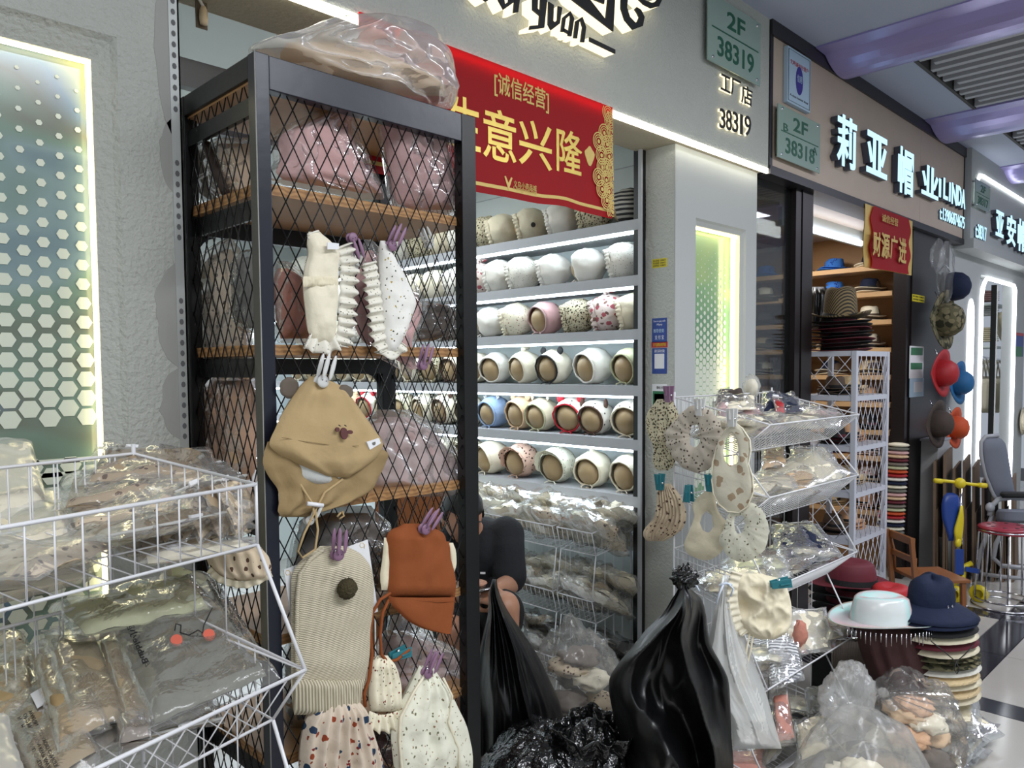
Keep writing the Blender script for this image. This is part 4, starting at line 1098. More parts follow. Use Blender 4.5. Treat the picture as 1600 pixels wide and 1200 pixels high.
# 2 white gold-flower cap
t = thing('frilled_baby_hat', 'white baby cap printed with gold flowers and an eyelet frill, beside the cream one', 'hat', oY(610, 480, HY), world=True)
build('crown', pillow([(376, 594, 602), (400, 592, 612), (425, 592, 628), (455, 594, 642), (475, 596, 648), (500, 598, 640), (530, 600, 628), (552, 604, 618)], pf, .024, 22, 34, .003, 26, seed=33), 'print_gold_floral', t)
build('eyelet_frill', frill([(586, 408), (590, 430), (594, 460), (598, 490), (602, 520), (610, 546)], 22, pf, 11, .010, side=1), 'lace', t, sol=.0015)
build('eyelet_frill', frill([(600, 536), (612, 544), (622, 532)], 16, pf, 3, .006, nu=30), 'lace', t, sol=.0015)
# 3 tan sun hat with animal face
t = thing('sun_hat', 'tan sun hat with round ears, stitched animal nose and long neck flap', 'hat', oY(508, 700, HY), world=True)
build('neck_flap', pillow([(690, 418, 560), (705, 413, 604), (725, 411, 602), (745, 420, 592), (765, 434, 580), (785, 436, 545), (800, 434, 500), (808, 440, 480)], planeY(HY+.002), .016, 30, 26, .005, 14, fold=.007, nf=3, seed=34, edge=.3), 'cloth_tan_dark', t)
build('brim_lining', pillow([(700, 430, 450), (720, 440, 520), (745, 462, 535), (757, 490, 520)], planeY(HY-.006), .012, 20, 14, .002, 16, seed=36), 'lining_grey', t)
build('crown', pillow([(588, 484, 498), (600, 472, 528), (620, 458, 548), (645, 442, 566), (670, 430, 584), (692, 421, 598), (702, 426, 596), (716, 446, 586), (732, 478, 566), (746, 510, 545)], planeY(HY-.012), .034, 34, 34, .004, 10, fold=.004, nf=3, seed=35), 'cloth_tan', t)
build('brim_seam', MB().tube([pf(x, y, .052-abs(x-500)*.00022) for x, y in ((428, 682), (455, 687), (490, 692), (520, 695), (545, 695))], .0008, 4), 'cloth_tan_dark', t)
for cx_, cy_, rx, ry in ((452, 606, 15, 17), (538, 613, 14, 12)):
    build('round_ear', pillow([(cy_-ry, cx_-3, cx_+3), (cy_-ry*.6, cx_-rx*.85, cx_+rx*.85), (cy_, cx_-rx, cx_+rx), (cy_+ry*.6, cx_-rx*.85, cx_+rx*.85), (cy_+ry, cx_-3, cx_+3)], planeY(HY-(.03 if cx_ > 500 else -.0)), .006, 12, 12, .001, 20, seed=37), 'ear_taupe', t)
def disc(c, rx, rz, rot=0, d=.0): 
    return MB().ell((0, 0, 0), (1, 1, 1), 12, 8)
def flatdisc(name, fn, px, py, rx, ry, d, mat, par, rot=0):
    ca, sa = math.cos(rot), math.sin(rot)
    pts = [(px+rx*math.cos(R(20*k))*ca-ry*math.sin(R(20*k))*sa, py+rx*math.cos(R(20*k))*sa+ry*math.sin(R(20*k))*ca) for k in range(18)]
    return build(name, MB().poly(pts, lambda x, y: fn(x, y, d-.004), lambda x, y: fn(x, y, d)), mat, par, smooth=False)
flatdisc('nose_patch', pf, 514, 675, 5.5, 9, .066, 'print_brown', t, -.12)
flatdisc('cheek_patch', pf, 504, 669, 3, 3.5, .065, 'print_brown', t); flatdisc('cheek_patch', pf, 524, 673, 4, 3, .064, 'print_brown', t)
for x in (507, 516): build('eye_stitch', MB().tube([pf(x-2, 662, .066), pf(x+1, 664, .066)], .0012, 4), 'print_black', t)
build('label_tag', MB().poly([(558, 689), (577, 683), (580, 691), (563, 701)], lambda x, y: pf(x, y, .036), lambda x, y: pf(x, y, .041)), 'label_white', t, smooth=False)
build('tag_emblem', MB().poly([(566, 690), (571, 688.5), (571.5, 692), (569.5, 694), (567, 693)], lambda x, y: pf(x, y, .041), lambda x, y: pf(x, y, .042)), 'cloth_grey', t, smooth=False)
build('chin_strap', MB().tube([pf(x, y, d) for x, y, d in ((436, 703, .0), (450, 730, .01), (468, 765, .02), (478, 785, .03), (480, 800, .03), (465, 830, .03), (455, 858, .03), (462, 868, .03), (482, 855, .03), (486, 825, .03), (482, 795, .03), (500, 768, .02), (530, 748, .015))], .003, 6), 'cloth_tan', t)
build('toggle', MB().tube([pf(468, 784, .035), pf(492, 787, .035)], .005, 10), 'label_white', t)
build('loose_loop', MB().tube([pf(x, y, .012) for x, y in ((528, 800), (523, 806), (526, 810), (533, 805), (531, 798))], .0025, 6, True), 'cloth_tan', t)
# 4 header card and knitted hood
t = thing('backing_card', 'white printed backing card tilted behind the knitted hood', 'card', oY(510, 900, 1.582), world=True)
q = [oY(x, y, 1.583) for x, y in ((443, 890), (574, 843), (590, 955), (460, 1010))]
build('card', MB().hexa([q[3], q[2], q[1], q[0]]+[p+Vector((0, -.002, 0)) for p in (q[3], q[2], q[1], q[0])]), 'label_white', t, smooth=False)
for a, b in ((450, 893), (566, 850)):
    build('printed_scroll', MB().tube([oY(a+4*math.cos(k), b+5*math.sin(k)+k*.6, 1.5805) for k in range(8)], .0006, 4), 'gold_flat', t)
t = thing('knitted_hood', 'long cream knitted hood with a dark brown pompom hung on the mesh', 'hat', oY(520, 980, HY), world=True)
build('knit_body', pillow([(853, 500, 540), (862, 488, 560), (880, 466, 576), (900, 456, 583), (930, 455, 584), (980, 455, 582), (1030, 455, 577), (1072, 455, 570)], planeY(HY-.004), .026, 26, 40, .003, 12, seed=41), 'knit_cream', t)
build('ribbed_cuff', pillow([(1058, 455, 572), (1070, 455, 568), (1090, 456, 564), (1108, 458, 562), (1117, 460, 556)], planeY(HY-.008), .024, 40, 12, .001, 12, fold=.0016, nf=24, seed=42), 'knit_rib', t)
build('edge_roll', MB().tube([pf(x, y, .018) for x, y in ((500, 856), (478, 872), (462, 895), (458, 930), (457, 990), (457, 1060))], .005, 8), 'knit_cream', t)
c = pf(526, 914, .045)
build('pompom', MB().ell(c, (.024, .02, .024), 26, 18, lambda d: 1+.14*noise.noise(d*9)+.1*noise.noise(d*20)), 'pompom_brown', t)
# 5 rust cap
t = thing('brimmed_bonnet', 'rust cotton bonnet with cream lining, wide brim and long ties', 'hat', oY(660, 900, HY), world=True)
build('crown', pillow([(818, 632, 654), (830, 608, 690), (850, 604, 698), (880, 606, 706), (910, 606, 712), (935, 607, 711)], planeY(HY-.006), .030, 28, 24, .003, 12, fold=.003, nf=3, seed=43), 'cloth_rust', t)
build('brim', pillow([(932, 607, 711), (945, 612, 710), (958, 624, 708), (972, 640, 706), (984, 664, 704), (989, 690, 702)], planeY(HY-.02), .014, 26, 16, .002, 12, seed=44, edge=.3, taper=False), 'cloth_rust', t)
build('brim_seam', MB().tube([pf(x, y, .040-abs(x-660)*.0003) for x, y in ((612, 931), (640, 934), (670, 936), (702, 937))], .0008, 4), 'cloth_rust', t)
build('lining', pillow([(840, 600, 610), (870, 598, 609), (900, 594, 607), (922, 596, 606)], planeY(HY-.002), .008, 8, 14, .001, 12, seed=45), 'cloth_cream', t)
build('ear_flap', pillow([(848, 702, 708), (860, 701, 712), (880, 703, 713), (894, 704, 710)], planeY(HY+.0), .006, 8, 12, .001, 12, seed=46), 'cloth_cream', t)
build('ear_flap', pillow([(846, 695, 702), (870, 694, 704), (905, 700, 708)], planeY(HY+.004), .008, 8, 12, .001, 12, seed=47), 'cloth_rust', t)
build('tie', MB().tube([pf(x, y, .012) for x, y in ((606, 925), (590, 935), (578, 955), (574, 985), (577, 1020), (572, 1060), (565, 1080), (566, 1102))], .0042, 6), 'cloth_rust', t)
build('tie', MB().tube([pf(x, y, .016) for x, y in ((604, 930), (592, 955), (588, 990), (590, 1020), (600, 1032), (615, 1028), (634, 1012))], .0042, 6), 'cloth_rust', t)
# 6 floral gathered bonnet at the bottom
t = thing('floral_bonnet', 'gathered oatmeal bonnet printed with blue and rust flowers under the knitted hood', 'hat', oY(530, 1190, HY), world=True)
build('cloth', pillow([(1092, 500, 560), (1110, 486, 572), (1130, 476, 578), (1160, 470, 588), (1190, 468, 598), (1230, 470, 600)], planeY(HY-.01), .04, 50, 26, .005, 14, fold=.008, nf=7, seed=48), 'print_floral_big', t)
# 7 small cherry print blouse-like bonnet
t = thing('cherry_bonnet', 'small cream bonnet with scattered cherries pinned by the teal peg', 'hat', oY(600, 1100, HY), world=True)
build('cloth', pillow([(1024, 590, 606), (1035, 580, 614), (1060, 577, 624), (1085, 576, 626), (1102, 578, 628), (1112, 580, 626)], planeY(HY-.006), .026, 26, 22, .004, 16, fold=.004, nf=5, seed=49), 'print_cherry', t)
build('frilled_hem', frill([(576, 1110), (598, 1116), (628, 1106)], 26, planeY(HY-.01), 8, .006, nu=60), 'print_cherry', t, sol=.0015)
# 8 sprig muslin bib
t = thing('muslin_bib', 'pale sprig print muslin bonnet hanging at the foot of the cabinet', 'bib', oY(670, 1150, HY), world=True)
build('cloth', pillow([(1040, 655, 676), (1055, 648, 684), (1080, 636, 700), (1105, 622, 714), (1135, 612, 728), (1165, 612, 736), (1200, 616, 738), (1240, 620, 736)], planeY(HY-.008), .036, 34, 30, .005, 18, fold=.005, nf=4, seed=50), 'print_sprig', t)
build('bound_edge', MB().tube([pf(x, y, .03) for x, y in ((655, 1046), (636, 1075), (615, 1115), (613, 1150), (617, 1200), (622, 1240))], .004, 6), 'cloth_ivory', t)
build('bound_edge', MB().tube([pf(x, y, .044) for x, y in ((676, 1052), (690, 1080), (684, 1120), (700, 1160), (702, 1230))], .003, 6), 'cloth_ivory', t)
# ================================================================== BONNETS ON THE SHOP SHELVES
PR = {}
def bonnet(key, cloth, trim=None, frill_=False, ears=None, knot=False, brim=None, ties=True, open_=52, form=True, pomp=None, flap=None):
    """faces -X, stands on z = 0; about 18 cm wide"""
    t = thing('baby_bonnet', key, 'hat')
    r = .088; sc = (1.05, .95, .92); cz = .083
    if form:
        f = MB().ell((.006, 0, cz-.006), (.080, .070, .074), 20, 14)
        build('wooden_head_form', f, 'head_wood', t)
    th0 = R(open_); sd = len(PR)*2.7
    tilt = R(12)
    def pos(th, ph, rr=1.0):
        # axis is -X tilted up a little
        d = Vector((-math.cos(th), math.sin(th)*math.cos(ph), math.sin(th)*math.sin(ph)))
        d = Matrix.Rotation(-tilt, 3, 'Y') @ d
        k = rr*(1+.07*noise.noise(d*3+Vector((sd, 0, 0)))+.045*noise.noise(Vector((d.x*7, d.y*9, d.z*9))+Vector((0, sd, 0))))
        p = Vector((d.x*r*sc[0]*k+.004, d.y*r*sc[1]*k, d.z*r*sc[2]*k+cz))
        if p.z < .004: p.z = .004
        return p
    b = MB().grid(lambda u, v: pos(th0+(math.pi-th0)*v, 2*math.pi*u, 1+.03*math.sin(12*math.pi*u)*(1-v) if frill_ else 1), 36, 14, True)
    build('cloth', b, cloth, t, sol=.002)
    if trim:
        build('bound_edge', MB().tube([pos(th0, 2*math.pi*k/24, 1.02) for k in range(24)], .0045, 6, True), trim, t)
    if frill_:
        g = MB().grid(lambda u, v: pos(th0+R(4)-R(12)*v, 2*math.pi*u, 1.02+.10*v+.045*v*math.sin(44*math.pi*u)), 132, 3, True)
        build('frill', g, cloth if frill_ is True else frill_, t, sol=.0012)
    if ties:
        p0 = pos(th0, -math.pi/2, 1.03)
        tm = trim or cloth
        for s_ in (-1, 1):
            build('tie', MB().tube([p0, p0+Vector((-.012, s_*.014, .004)), p0+Vector((-.02, s_*.03, -.004)), p0+Vector((-.022, s_*.02, -.02)), p0+Vector((-.014, s_*.004, -.006)), p0+Vector((-.026, s_*.012, -.045))], [.003, .003, .0035, .003, .003, .002], 5), tm, t)
    if ears:
        kind, m_ = ears
        for s_ in (-1, 1):
            p = pos(R(88), R(90-s_*34), 1.0)
            e = MB()
            if kind == 'round': e.ell(p+Vector((0, s_*.008, .012)), (.008, .019, .019), 14, 10)
            elif kind == 'long': e.ell(p+Vector((.0, s_*.004, .034)), (.006, .011, .034), 12, 10)
            elif kind == 'flop': e.ell(p+Vector((0, s_*.016, -.002)), (.012, .010, .024), 12, 10)
            elif kind == 'pompom': e.ell(p+Vector((0, s_*.006, .010)), (.018, .018, .018), 16, 12, lambda d: 1+.1*noise.noise(d*8))
            elif kind == 'loop': e.tube([p, p+Vector((0, s_*.012, .016)), p+Vector((0, s_*.004, .026)), p+Vector((0, -s_*.004, .014)), p], .004, 6)
            build('pompom' if kind == 'pompom' else 'ear', e, m_, t)
    if knot:
        p = pos(R(96), R(90), 1.0)
        build('knot', MB().ell(p+Vector((0, 0, .006)), (.014, .012, .014), 12, 8).ell(p+Vector((.02, .006, .014)), (.022, .008, .012), 12, 8), cloth, t)
    if brim:
        g = MB().grid(lambda u, v: pos(th0+R(6)-R(6)*v, R(-20)+R(220)*u, 1.02+.34*v*math.sin(math.pi*u)**.5+.02*v*math.sin(u*30)), 40, 4)
        build('brim', g, brim, t, sol=.002)
    if flap:
        g = MB().grid(lambda u, v: Vector((.02+.07*math.cos(R(-70+140*u)), .085*math.sin(R(-90+180*u)), .05-.048*v+.004*math.sin(u*24))), 24, 3)
        build('neck_flap', g, flap, t, sol=.002)
    PR[key] = t; return t
bonnet('bl', 'lace', frill_='lace'); bonnet('wf', 'cloth_white', frill_=True); bonnet('cf', 'cloth_cream', frill_=True)
bonnet('wp', 'cloth_white', open_=48); bonnet('ip', 'cloth_ivory', trim='cloth_ivory', ties=True)
bonnet('dotf', 'print_floral_dark', frill_=True); bonnet('cher', 'print_cherry', frill_=True); bonnet('rose', 'print_rose', frill_=True, knot=True)
bonnet('pink', 'cloth_pink', trim='cloth_dusty'); bonnet('strp', 'stripe_black', open_=50, ties=False)
bonnet('sage', 'cloth_sage', trim='cloth_sage'); bonnet('beanie', 'cloth_ivory', open_=50, ties=False, knot=True); bonnet('beanie2', 'cloth_white', open_=52, ties=False, trim='cloth_white')
bonnet('black', 'cloth_ivory', trim='black_trim', ears=('round', 'black_trim')); bonnet('red', 'print_spot', trim='red_trim', ears=('pompom', 'red_trim'))
bonnet('brown', 'print_spot', trim='brown_trim', ears=('flop', 'brown_trim')); bonnet('bunny', 'cloth_cream', trim='cloth_sage', ears=('long', 'cloth_cream'))
bonnet('peach', 'cloth_peach', trim='cloth_peach', ears=('round', 'cloth_peach')); bonnet('blue', 'cloth_blue', trim='cloth_blue', ears=('loop', 'cloth_white'))
bonnet('spot', 'print_spot', trim='cloth_cream'); bonnet('knotc', 'cloth_ivory', trim='cloth_cream', knot=True)
bonnet('brimw', 'cloth_ivory', brim='cloth_ivory'); bonnet('brimf', 'print_sprig', brim='print_sprig'); bonnet('briml', 'print_leopard', brim='print_leopard')
bonnet('maroon', 'cloth_ivory', trim='brown_trim', ears=('round', 'brown_trim')); bonnet('emb', 'cloth_cream', frill_=True, ties=False)
build('bear_emblem', MB().poly([(.016*math.cos(R(30*k)), .012*math.sin(R(30*k))) for k in range(12)], lambda a, b: (.02+a*.7, -.0835, .07+b), lambda a, b: (.02+a*.7, -.0865, .07+b)), 'print_black', PR['emb'], smooth=False)
DESC = {'bl': 'cream eyelet lace bonnet', 'wf': 'white bonnet with pleated crown and frill', 'cf': 'cream bonnet with a gathered frill', 'wp': 'plain white bonnet', 'ip': 'ivory bonnet with self ties',
 'dotf': 'tiny dark floral bonnet with frill', 'cher': 'cherry print bonnet with frill', 'rose': 'rose print bonnet with a bow', 'pink': 'dusty pink bonnet on a wooden head', 'strp': 'black and white striped cap',
 'sage': 'sage green bonnet', 'beanie': 'ivory baby beanie with a knot', 'beanie2': 'white baby beanie with a turned edge', 'black': 'ivory bonnet with black edge and black round ears', 'red': 'spotted bonnet with red edge and red pompoms',
 'brown': 'spotted bonnet with brown edge and floppy ears', 'bunny': 'cream bonnet with tall rabbit ears', 'peach': 'peach bonnet with small round ears', 'blue': 'pale blue bonnet with white loops', 'spot': 'spotted bonnet with a cream edge',
 'knotc': 'ivory bonnet with a pointed knot', 'brimw': 'ivory sun bonnet with soft brim', 'brimf': 'sprig print sun hat with brim', 'briml': 'leopard print sun hat with brim', 'maroon': 'ivory bonnet with brown edge and ears', 'emb': 'cream frilled bonnet with a black bear emblem'}
ROWN = ['top shelf', 'second shelf', 'third shelf', 'fourth shelf', 'fifth shelf', 'lowest shelf']
rows_ = [
 ([982, 925, 876, 826, 784, 760], ['strp', 'dotf', 'wf', 'emb', 'cf', 'dotf'], 330),
 ([972, 916, 862, 815, 779, 750], ['bl', 'wp', 'wf', 'bl', 'wf', 'rose'], 410),
 ([990, 948, 903, 852, 806, 766], ['cf', 'rose', 'dotf', 'pink', 'cher', 'wp'], 495),
 ([985, 925, 866, 820, 775, 745], ['sage', 'beanie2', 'black', 'beanie', 'beanie2', 'ip'], 575),
 ([985, 930, 893, 846, 815, 770], ['spot', 'brown', 'red', 'bunny', 'peach', 'blue'], 650),
 ([985, 926, 871, 813, 768], ['ip', 'knotc', 'brimf', 'briml', 'brimw'], 735)]
fill = [['wf', 'cf', 'dotf', 'bl', 'ip', 'wp'], ['wf', 'ip', 'cf', 'bl', 'pink', 'spot'], ['red', 'ip', 'cf', 'spot', 'knotc', 'wf'], ['maroon', 'dotf', 'ip', 'black', 'cher', 'spot', 'beanie'],
        ['ip', 'maroon', 'knotc', 'bunny', 'spot', 'red', 'peach'], ['brimw', 'knotc', 'ip', 'spot', 'brimf']]
ORD = ['first', 'second', 'third', 'fourth', 'fifth', 'sixth', 'seventh', 'eighth', 'ninth', 'tenth', 'eleventh', 'twelfth', 'thirteenth', 'fourteenth', 'fifteenth', 'sixteenth', 'seventeenth', 'eighteenth']
for i, (pxs, kinds, py) in enumerate(rows_):
    z = SHB[i]+.05; ys = [oX(p, py, 3.11).y for p in pxs]; last = ys[-1]; ks = list(kinds)
    j = 0; y = last+.205
    while y < 5.55:
        ys.append(y); ks.append(fill[i][j % len(fill[i])]); j += 1; y += .2+.02*rnd.random()
    for n, (y, k) in enumerate(zip(ys, ks)):
        yaw = (R(-58) if i < 3 and k not in ('pink',) else R(rnd.uniform(-14, 14)))
        if k == 'emb': yaw = R(-48)
        s = 1.13+rnd.uniform(-.04, .05)
        if i == 5: s *= 1.04
        dup(PR[k], (3.112+rnd.uniform(-.006, .006), y, z), (0, 0, yaw), f'{DESC[k]}, {ROWN[i]}, {ORD[n]} from door frame', 'baby bonnets on the lit shelves', 'hat', s)
n = 0
for i in (1, 2, 3, 4, 5):
    for k in range(9):
        x = 1.15+k*.2; kk = ['ip', 'spot', 'cf', 'knotc', 'bunny', 'wf', 'maroon'][(k*3+i) % 7]
        dup(PR[kk], (x, 5.74, SHB[i]+.05), (0, 0, R(70+rnd.uniform(-20, 20))), f'{DESC[kk]}, rear wall, {ROWN[i]}, {ORD[k]} along', 'baby bonnets on the rear wall', 'hat', 1.0)
for k in list(PR): drop(PR[k])
# ================================================================== WIRE RACKS
class Fr:
    def __init__(s, o, u, v): s.o = Vector(o); s.u = Vector(u).normalized(); s.v = Vector(v).normalized()
    def __call__(s, u, v, z): return s.o + s.u*u + s.v*v + Vector((0, 0, z))
def basket(fr, par, W, vf, zf, vb, zb, vB, zB, zR, du=.032, r=.0016, rr=.0032, side=.04):
    """front rim (vf, zf), front floor edge (vb, zb), back floor edge (vB, zB), back rim (vB, zR)"""
    m = MB()
    n = int(W/du)
    for i in range(1, n):
        u = W*i/n; m.tube([fr(u, vf, zf), fr(u, vb, zb), fr(u, vB, zB), fr(u, vB, zR)], r, 4)
    for k in (.33, .66):
        v, z = vb+(vB-vb)*k, zb+(zB-zb)*k; m.tube([fr(0, v, z), fr(W, v, z)], r, 4)
    for u in (0, W):
        k = 0; ns = max(3, int((vB-vb)/side))
        for k in range(1, ns):
            v = vb+(vB-vb)*k/ns; q = (v-vf)/(vB-vf)
            m.tube([fr(u, v, zf+(zR-zf)*q), fr(u, v, zb+(zB-zb)*k/ns)], r, 4)
    b = build('wire_basket', m, 'white_wire', par)
    h = MB(); h.tube([fr(0, vf, zf), fr(W, vf, zf), fr(W, vB, zR), fr(0, vB, zR)], rr, 6, True)
    h.tube([fr(0, vb, zb), fr(W, vb, zb), fr(W, vB, zB), fr(0, vB, zB)], rr*.8, 6, True)
    for u in (0, W): h.tube([fr(u, vf, zf), fr(u, vb, zb)], rr*.8, 6)
    build('rim_wire', h, 'white_wire', b)
def rack(name, label, fr, W, tiers, D, rr=.0032, du=.032):
    """tiers: (vf, zf, vb, zb, zB, zR)"""
    t = thing(name, label, 'rack', fr(0, D, 0), world=True)
    for (vf, zf, vb, zb, zB, zR) in tiers: basket(fr, t, W, vf, zf, vb, zb, D, zB, zR, du, rr=rr)
    f = MB()
    for u in (0, W):
        f.tube([fr(u, D, 0), fr(u, D, tiers[0][5]+.02)], rr*1.2, 6)
        for a, b in zip(tiers, tiers[1:]):
            f.tube([fr(u, a[2], a[3]), fr(u, b[0], b[1])], rr, 6)
            f.tube([fr(u, b[0], b[1]), fr(u, D, b[5]-.03)], rr*.7, 5)
            for k in (.25, .5, .75):
                v = a[2]+(D-a[2])*k; f.tube([fr(u, v, a[3]+(a[4]-a[3])*k), fr(u, v, b[1]+(b[5]-b[1])*k)], .0016, 4)
        f.tube([fr(u, tiers[-1][2], tiers[-1][3]), fr(u, .02, 0)], rr, 6)
    nb = int(W/.05)
    for i in range(1, nb): f.tube([fr(W*i/nb, D, .05), fr(W*i/nb, D, tiers[0][5])], .0014, 4)
    build('frame', f, 'white_wire', t)
    return t
# racks
FL = Fr((.66, 1.345, 0), (-math.cos(R(15.8)), -math.sin(R(15.8)), 0), (-math.sin(R(15.8)), math.cos(R(15.8)), 0))
TL = [(0, 1.37, .0, 1.257, 1.29, 1.41), (-.115, 1.04, -.03, .93, 1.0, 1.12), (-.115, .72, -.03, .60, .66, .78), (-.115, .38, -.03, .26, .32, .42)]
rack('wire_rack', 'white wire rack of bagged hats in front of the honeycomb window', FL, .95, TL, .36, .0036, .04)
FR = Fr((2.385, 1.2, 0), (1, 0, 0), (0, 1, 0))
TR = [(0, 1.392, .12, 1.29, 1.36, 1.475), (0, 1.15, .12, 1.04, 1.11, 1.23), (0, .84, .12, .73, .80, .92), (0, .50, .12, .39, .46, .58), (0, .175, .12, .07, .12, .24)]
rack('wire_rack', 'white wire rack hung with bibs beside the lit pillar', FR, .745, TR, .37, .003, .026)
FS = Fr((2.74, 2.25, 0), (0, 1, 0), (1, 0, 0))
zr = [oX(1000, y, 2.74).z for y in (848, 961, 1075)]
TS = [(0, zr[0], .03, zr[0]-.11, zr[0]-.08, zr[0]+.03), (0, zr[1], .03, zr[1]-.11, zr[1]-.08, zr[1]+.03), (0, zr[2], .03, zr[2]-.11, zr[2]-.08, zr[2]+.03)]
W1 = oX(868, 917, 2.74).y-2.25
rack('wire_rack', 'white wire rack under the bonnet shelves next to the door frame', FS, W1-.01, TS, .30, .003, .03)
FS2 = Fr((2.74, 2.25+W1+.02, 0), (0, 1, 0), (1, 0, 0))
rack('wire_rack', 'white wire rack under the bonnet shelves behind the seated man', FS2, 1.0, TS, .30, .003, .03)

def rp(label, c, w, h, yaw, tilt, thick, inner, fr=None, bag='clear_bag', group=None, seed=None, roll=0, zip_=True, nu=8, wr=.006):
    """packet of size w x h centred at c; yaw about Z, tilt about its own width axis"""
    c = Vector(c); q = Matrix.Rotation(yaw, 3, 'Z') @ Matrix.Rotation(roll, 3, 'Y') @ Matrix.Rotation(tilt, 3, 'X')
    cs = [c + q @ Vector(p) for p in ((-w/2, h/2, 0), (w/2, h/2, 0), (w/2, -h/2, 0), (-w/2, -h/2, 0))]
    cs = [p+Vector((rnd.uniform(-.012, .012), rnd.uniform(-.012, .012), rnd.uniform(-.008, .008))) for p in cs]
    return packet('bagged_hat', label, cs, thick, inner, group, bag, seed if seed is not None else rnd.randint(0, 900), zip_, nu=nu, wr=wr)

def fill_basket(fr, W, z0, n, mats, lab, group, w=.2, h=.24, D=.34, layers=3, seed=1, bag=('clear_bag', 'clear_bag_soft'), v0=.19, tl=-6, th=.03):
    r_ = random.Random(seed); k = 0
    for l in range(layers):
        for i in range(n):
            u = W*(i+.5)/n+r_.uniform(-.03, .03); v = v0+r_.uniform(-.03, .03)
            m_ = mats[k % len(mats)]; c = fr(u, v, z0+l*th+r_.uniform(0, .015)+.02)
            yaw = math.atan2(fr.u.y, fr.u.x)+r_.uniform(-.7, .7)
            rp(f'{lab}, {["bottom", "middle", "upper", "topmost"][l]} layer, {ORD[i]} along', c, w, h, yaw, R(tl+r_.uniform(-8, 8)), .035, m_, bag=bag[k % len(bag)], group=group, seed=seed*31+k, roll=r_.uniform(-.15, .15), zip_=(k % 3 == 0), nu=9)
            k += 1

# ---- left rack, top basket: stack of flat bags with brown-spotted tan hats
G1 = 'spotted tan hats in flat bags in the top basket'
ya = R(15.8)
def L(px, py, t): return oT(px, py, t)
stack = [  # px corners far-left, far-right, near-right, near-left with depth t
 ('topmost', [(150, 700, 1.62), (330, 706, 1.72), (338, 742, 1.60), (120, 760, 1.50)], 'print_tan_spot'),
 ('second', [(98, 742, 1.58), (345, 716, 1.70), (352, 758, 1.58), (80, 800, 1.44)], 'print_tan_spot'),
 ('third', [(85, 775, 1.56), (355, 724, 1.68), (378, 775, 1.53), (100, 838, 1.42)], 'print_brown_floral'),
 ('fourth', [(100, 805, 1.55), (370, 735, 1.66), (396, 792, 1.52), (150, 858, 1.41)], 'print_tan_spot'),
 ('fifth', [(140, 826, 1.54), (372, 752, 1.65), (400, 812, 1.50), (200, 870, 1.41)], 'print_tan_spot'),
 ('sixth', [(160, 840, 1.55), (375, 775, 1.64), (402, 828, 1.50), (215, 880, 1.42)], 'print_brown_floral')]
for i, (w_, c, m_) in enumerate(stack):
    packet('bagged_hat', f'flat bag with a spotted tan hat, {w_} in the top basket stack', [L(*p) for p in c], .034, m_, G1, 'clear_bag', 50+i, i in (0, 3, 5), wr=.004, nu=18)
for i in range(9):
    a = i*.06; x0 = 95+i*14; y0 = 790+i*7
    packet('bagged_hat', f'thin flat bag fanned out in the top basket, {ORD[i]} of the fan', [L(x0, y0-12, 1.56), L(350+i*4, 722+i*7, 1.66), L(372+i*3, 744+i*8, 1.58), L(x0+25, y0+34, 1.44)], .012, 'print_tan_spot' if i % 2 else 'print_brown_floral', G1, 'clear_bag', 70+i, True, wr=.004, nu=16)
for i in range(7):
    packet('bagged_hat', f'slim bag with spotted tan cloth slanting at the top basket front, {ORD[i]} of seven', [L(150+30*i, 806-9*i, 1.50), L(318+11*i, 712+5*i, 1.66), L(346+8*i, 748+11*i, 1.57), L(192+30*i, 872-5*i, 1.405)], .022, 'print_tan_spot' if i % 2 else 'print_brown_floral', G1, 'clear_bag', 170+i, i % 2 == 0, wr=.005, nu=16)
packet('bagged_hat', 'white zip bag lying along the front wire of the top basket', [L(215, 868, 1.40), L(400, 842, 1.47), L(402, 856, 1.45), L(218, 884, 1.38)], .02, 'cloth_ivory', None, 'clear_bag_soft', 91, True)
for i, (w_, c, m_) in enumerate([
  ('upper', [(-40, 690, 1.62), (50, 690, 1.66), (78, 800, 1.5), (-30, 830, 1.40)], 'cloth_ivory'),
  ('middle', [(-60, 770, 1.55), (90, 770, 1.60), (120, 840, 1.42), (-40, 880, 1.32)], 'cloth_cream'),
  ('lower', [(-60, 810, 1.5), (120, 800, 1.56), (155, 880, 1.38), (-40, 930, 1.28)], 'print_rose'),
  ('bottom', [(-60, 850, 1.5), (130, 840, 1.54), (150, 900, 1.37), (-40, 945, 1.27)], 'cloth_ivory')]):
    packet('bagged_hat', f'milky bag with a pale hat, {w_} of the pile ending the top basket', [L(*p) for p in c], .04, m_, None, 'clear_bag_soft', 95+i, i > 1, wr=.0045, nu=18)
# cream eyelet brim peeping from the side
t = thing('baby_bonnet', 'cream eyelet bonnet drooping below the top basket end', 'hat', oT(372, 885, 1.6), world=True)
build('cloth', pillow([(855, 322, 408), (870, 322, 420), (890, 330, 424), (902, 345, 420), (908, 360, 400)], planeT(1.60), .03, 22, 14, .004, 18, fold=.004, nf=5, seed=60), 'print_brown_floral', t)
build('frill', frill([(330, 886), (350, 902), (385, 908), (422, 892)], 10, planeT(1.59), 8, .004, nu=50), 'cloth_cream', t, sol=.001)
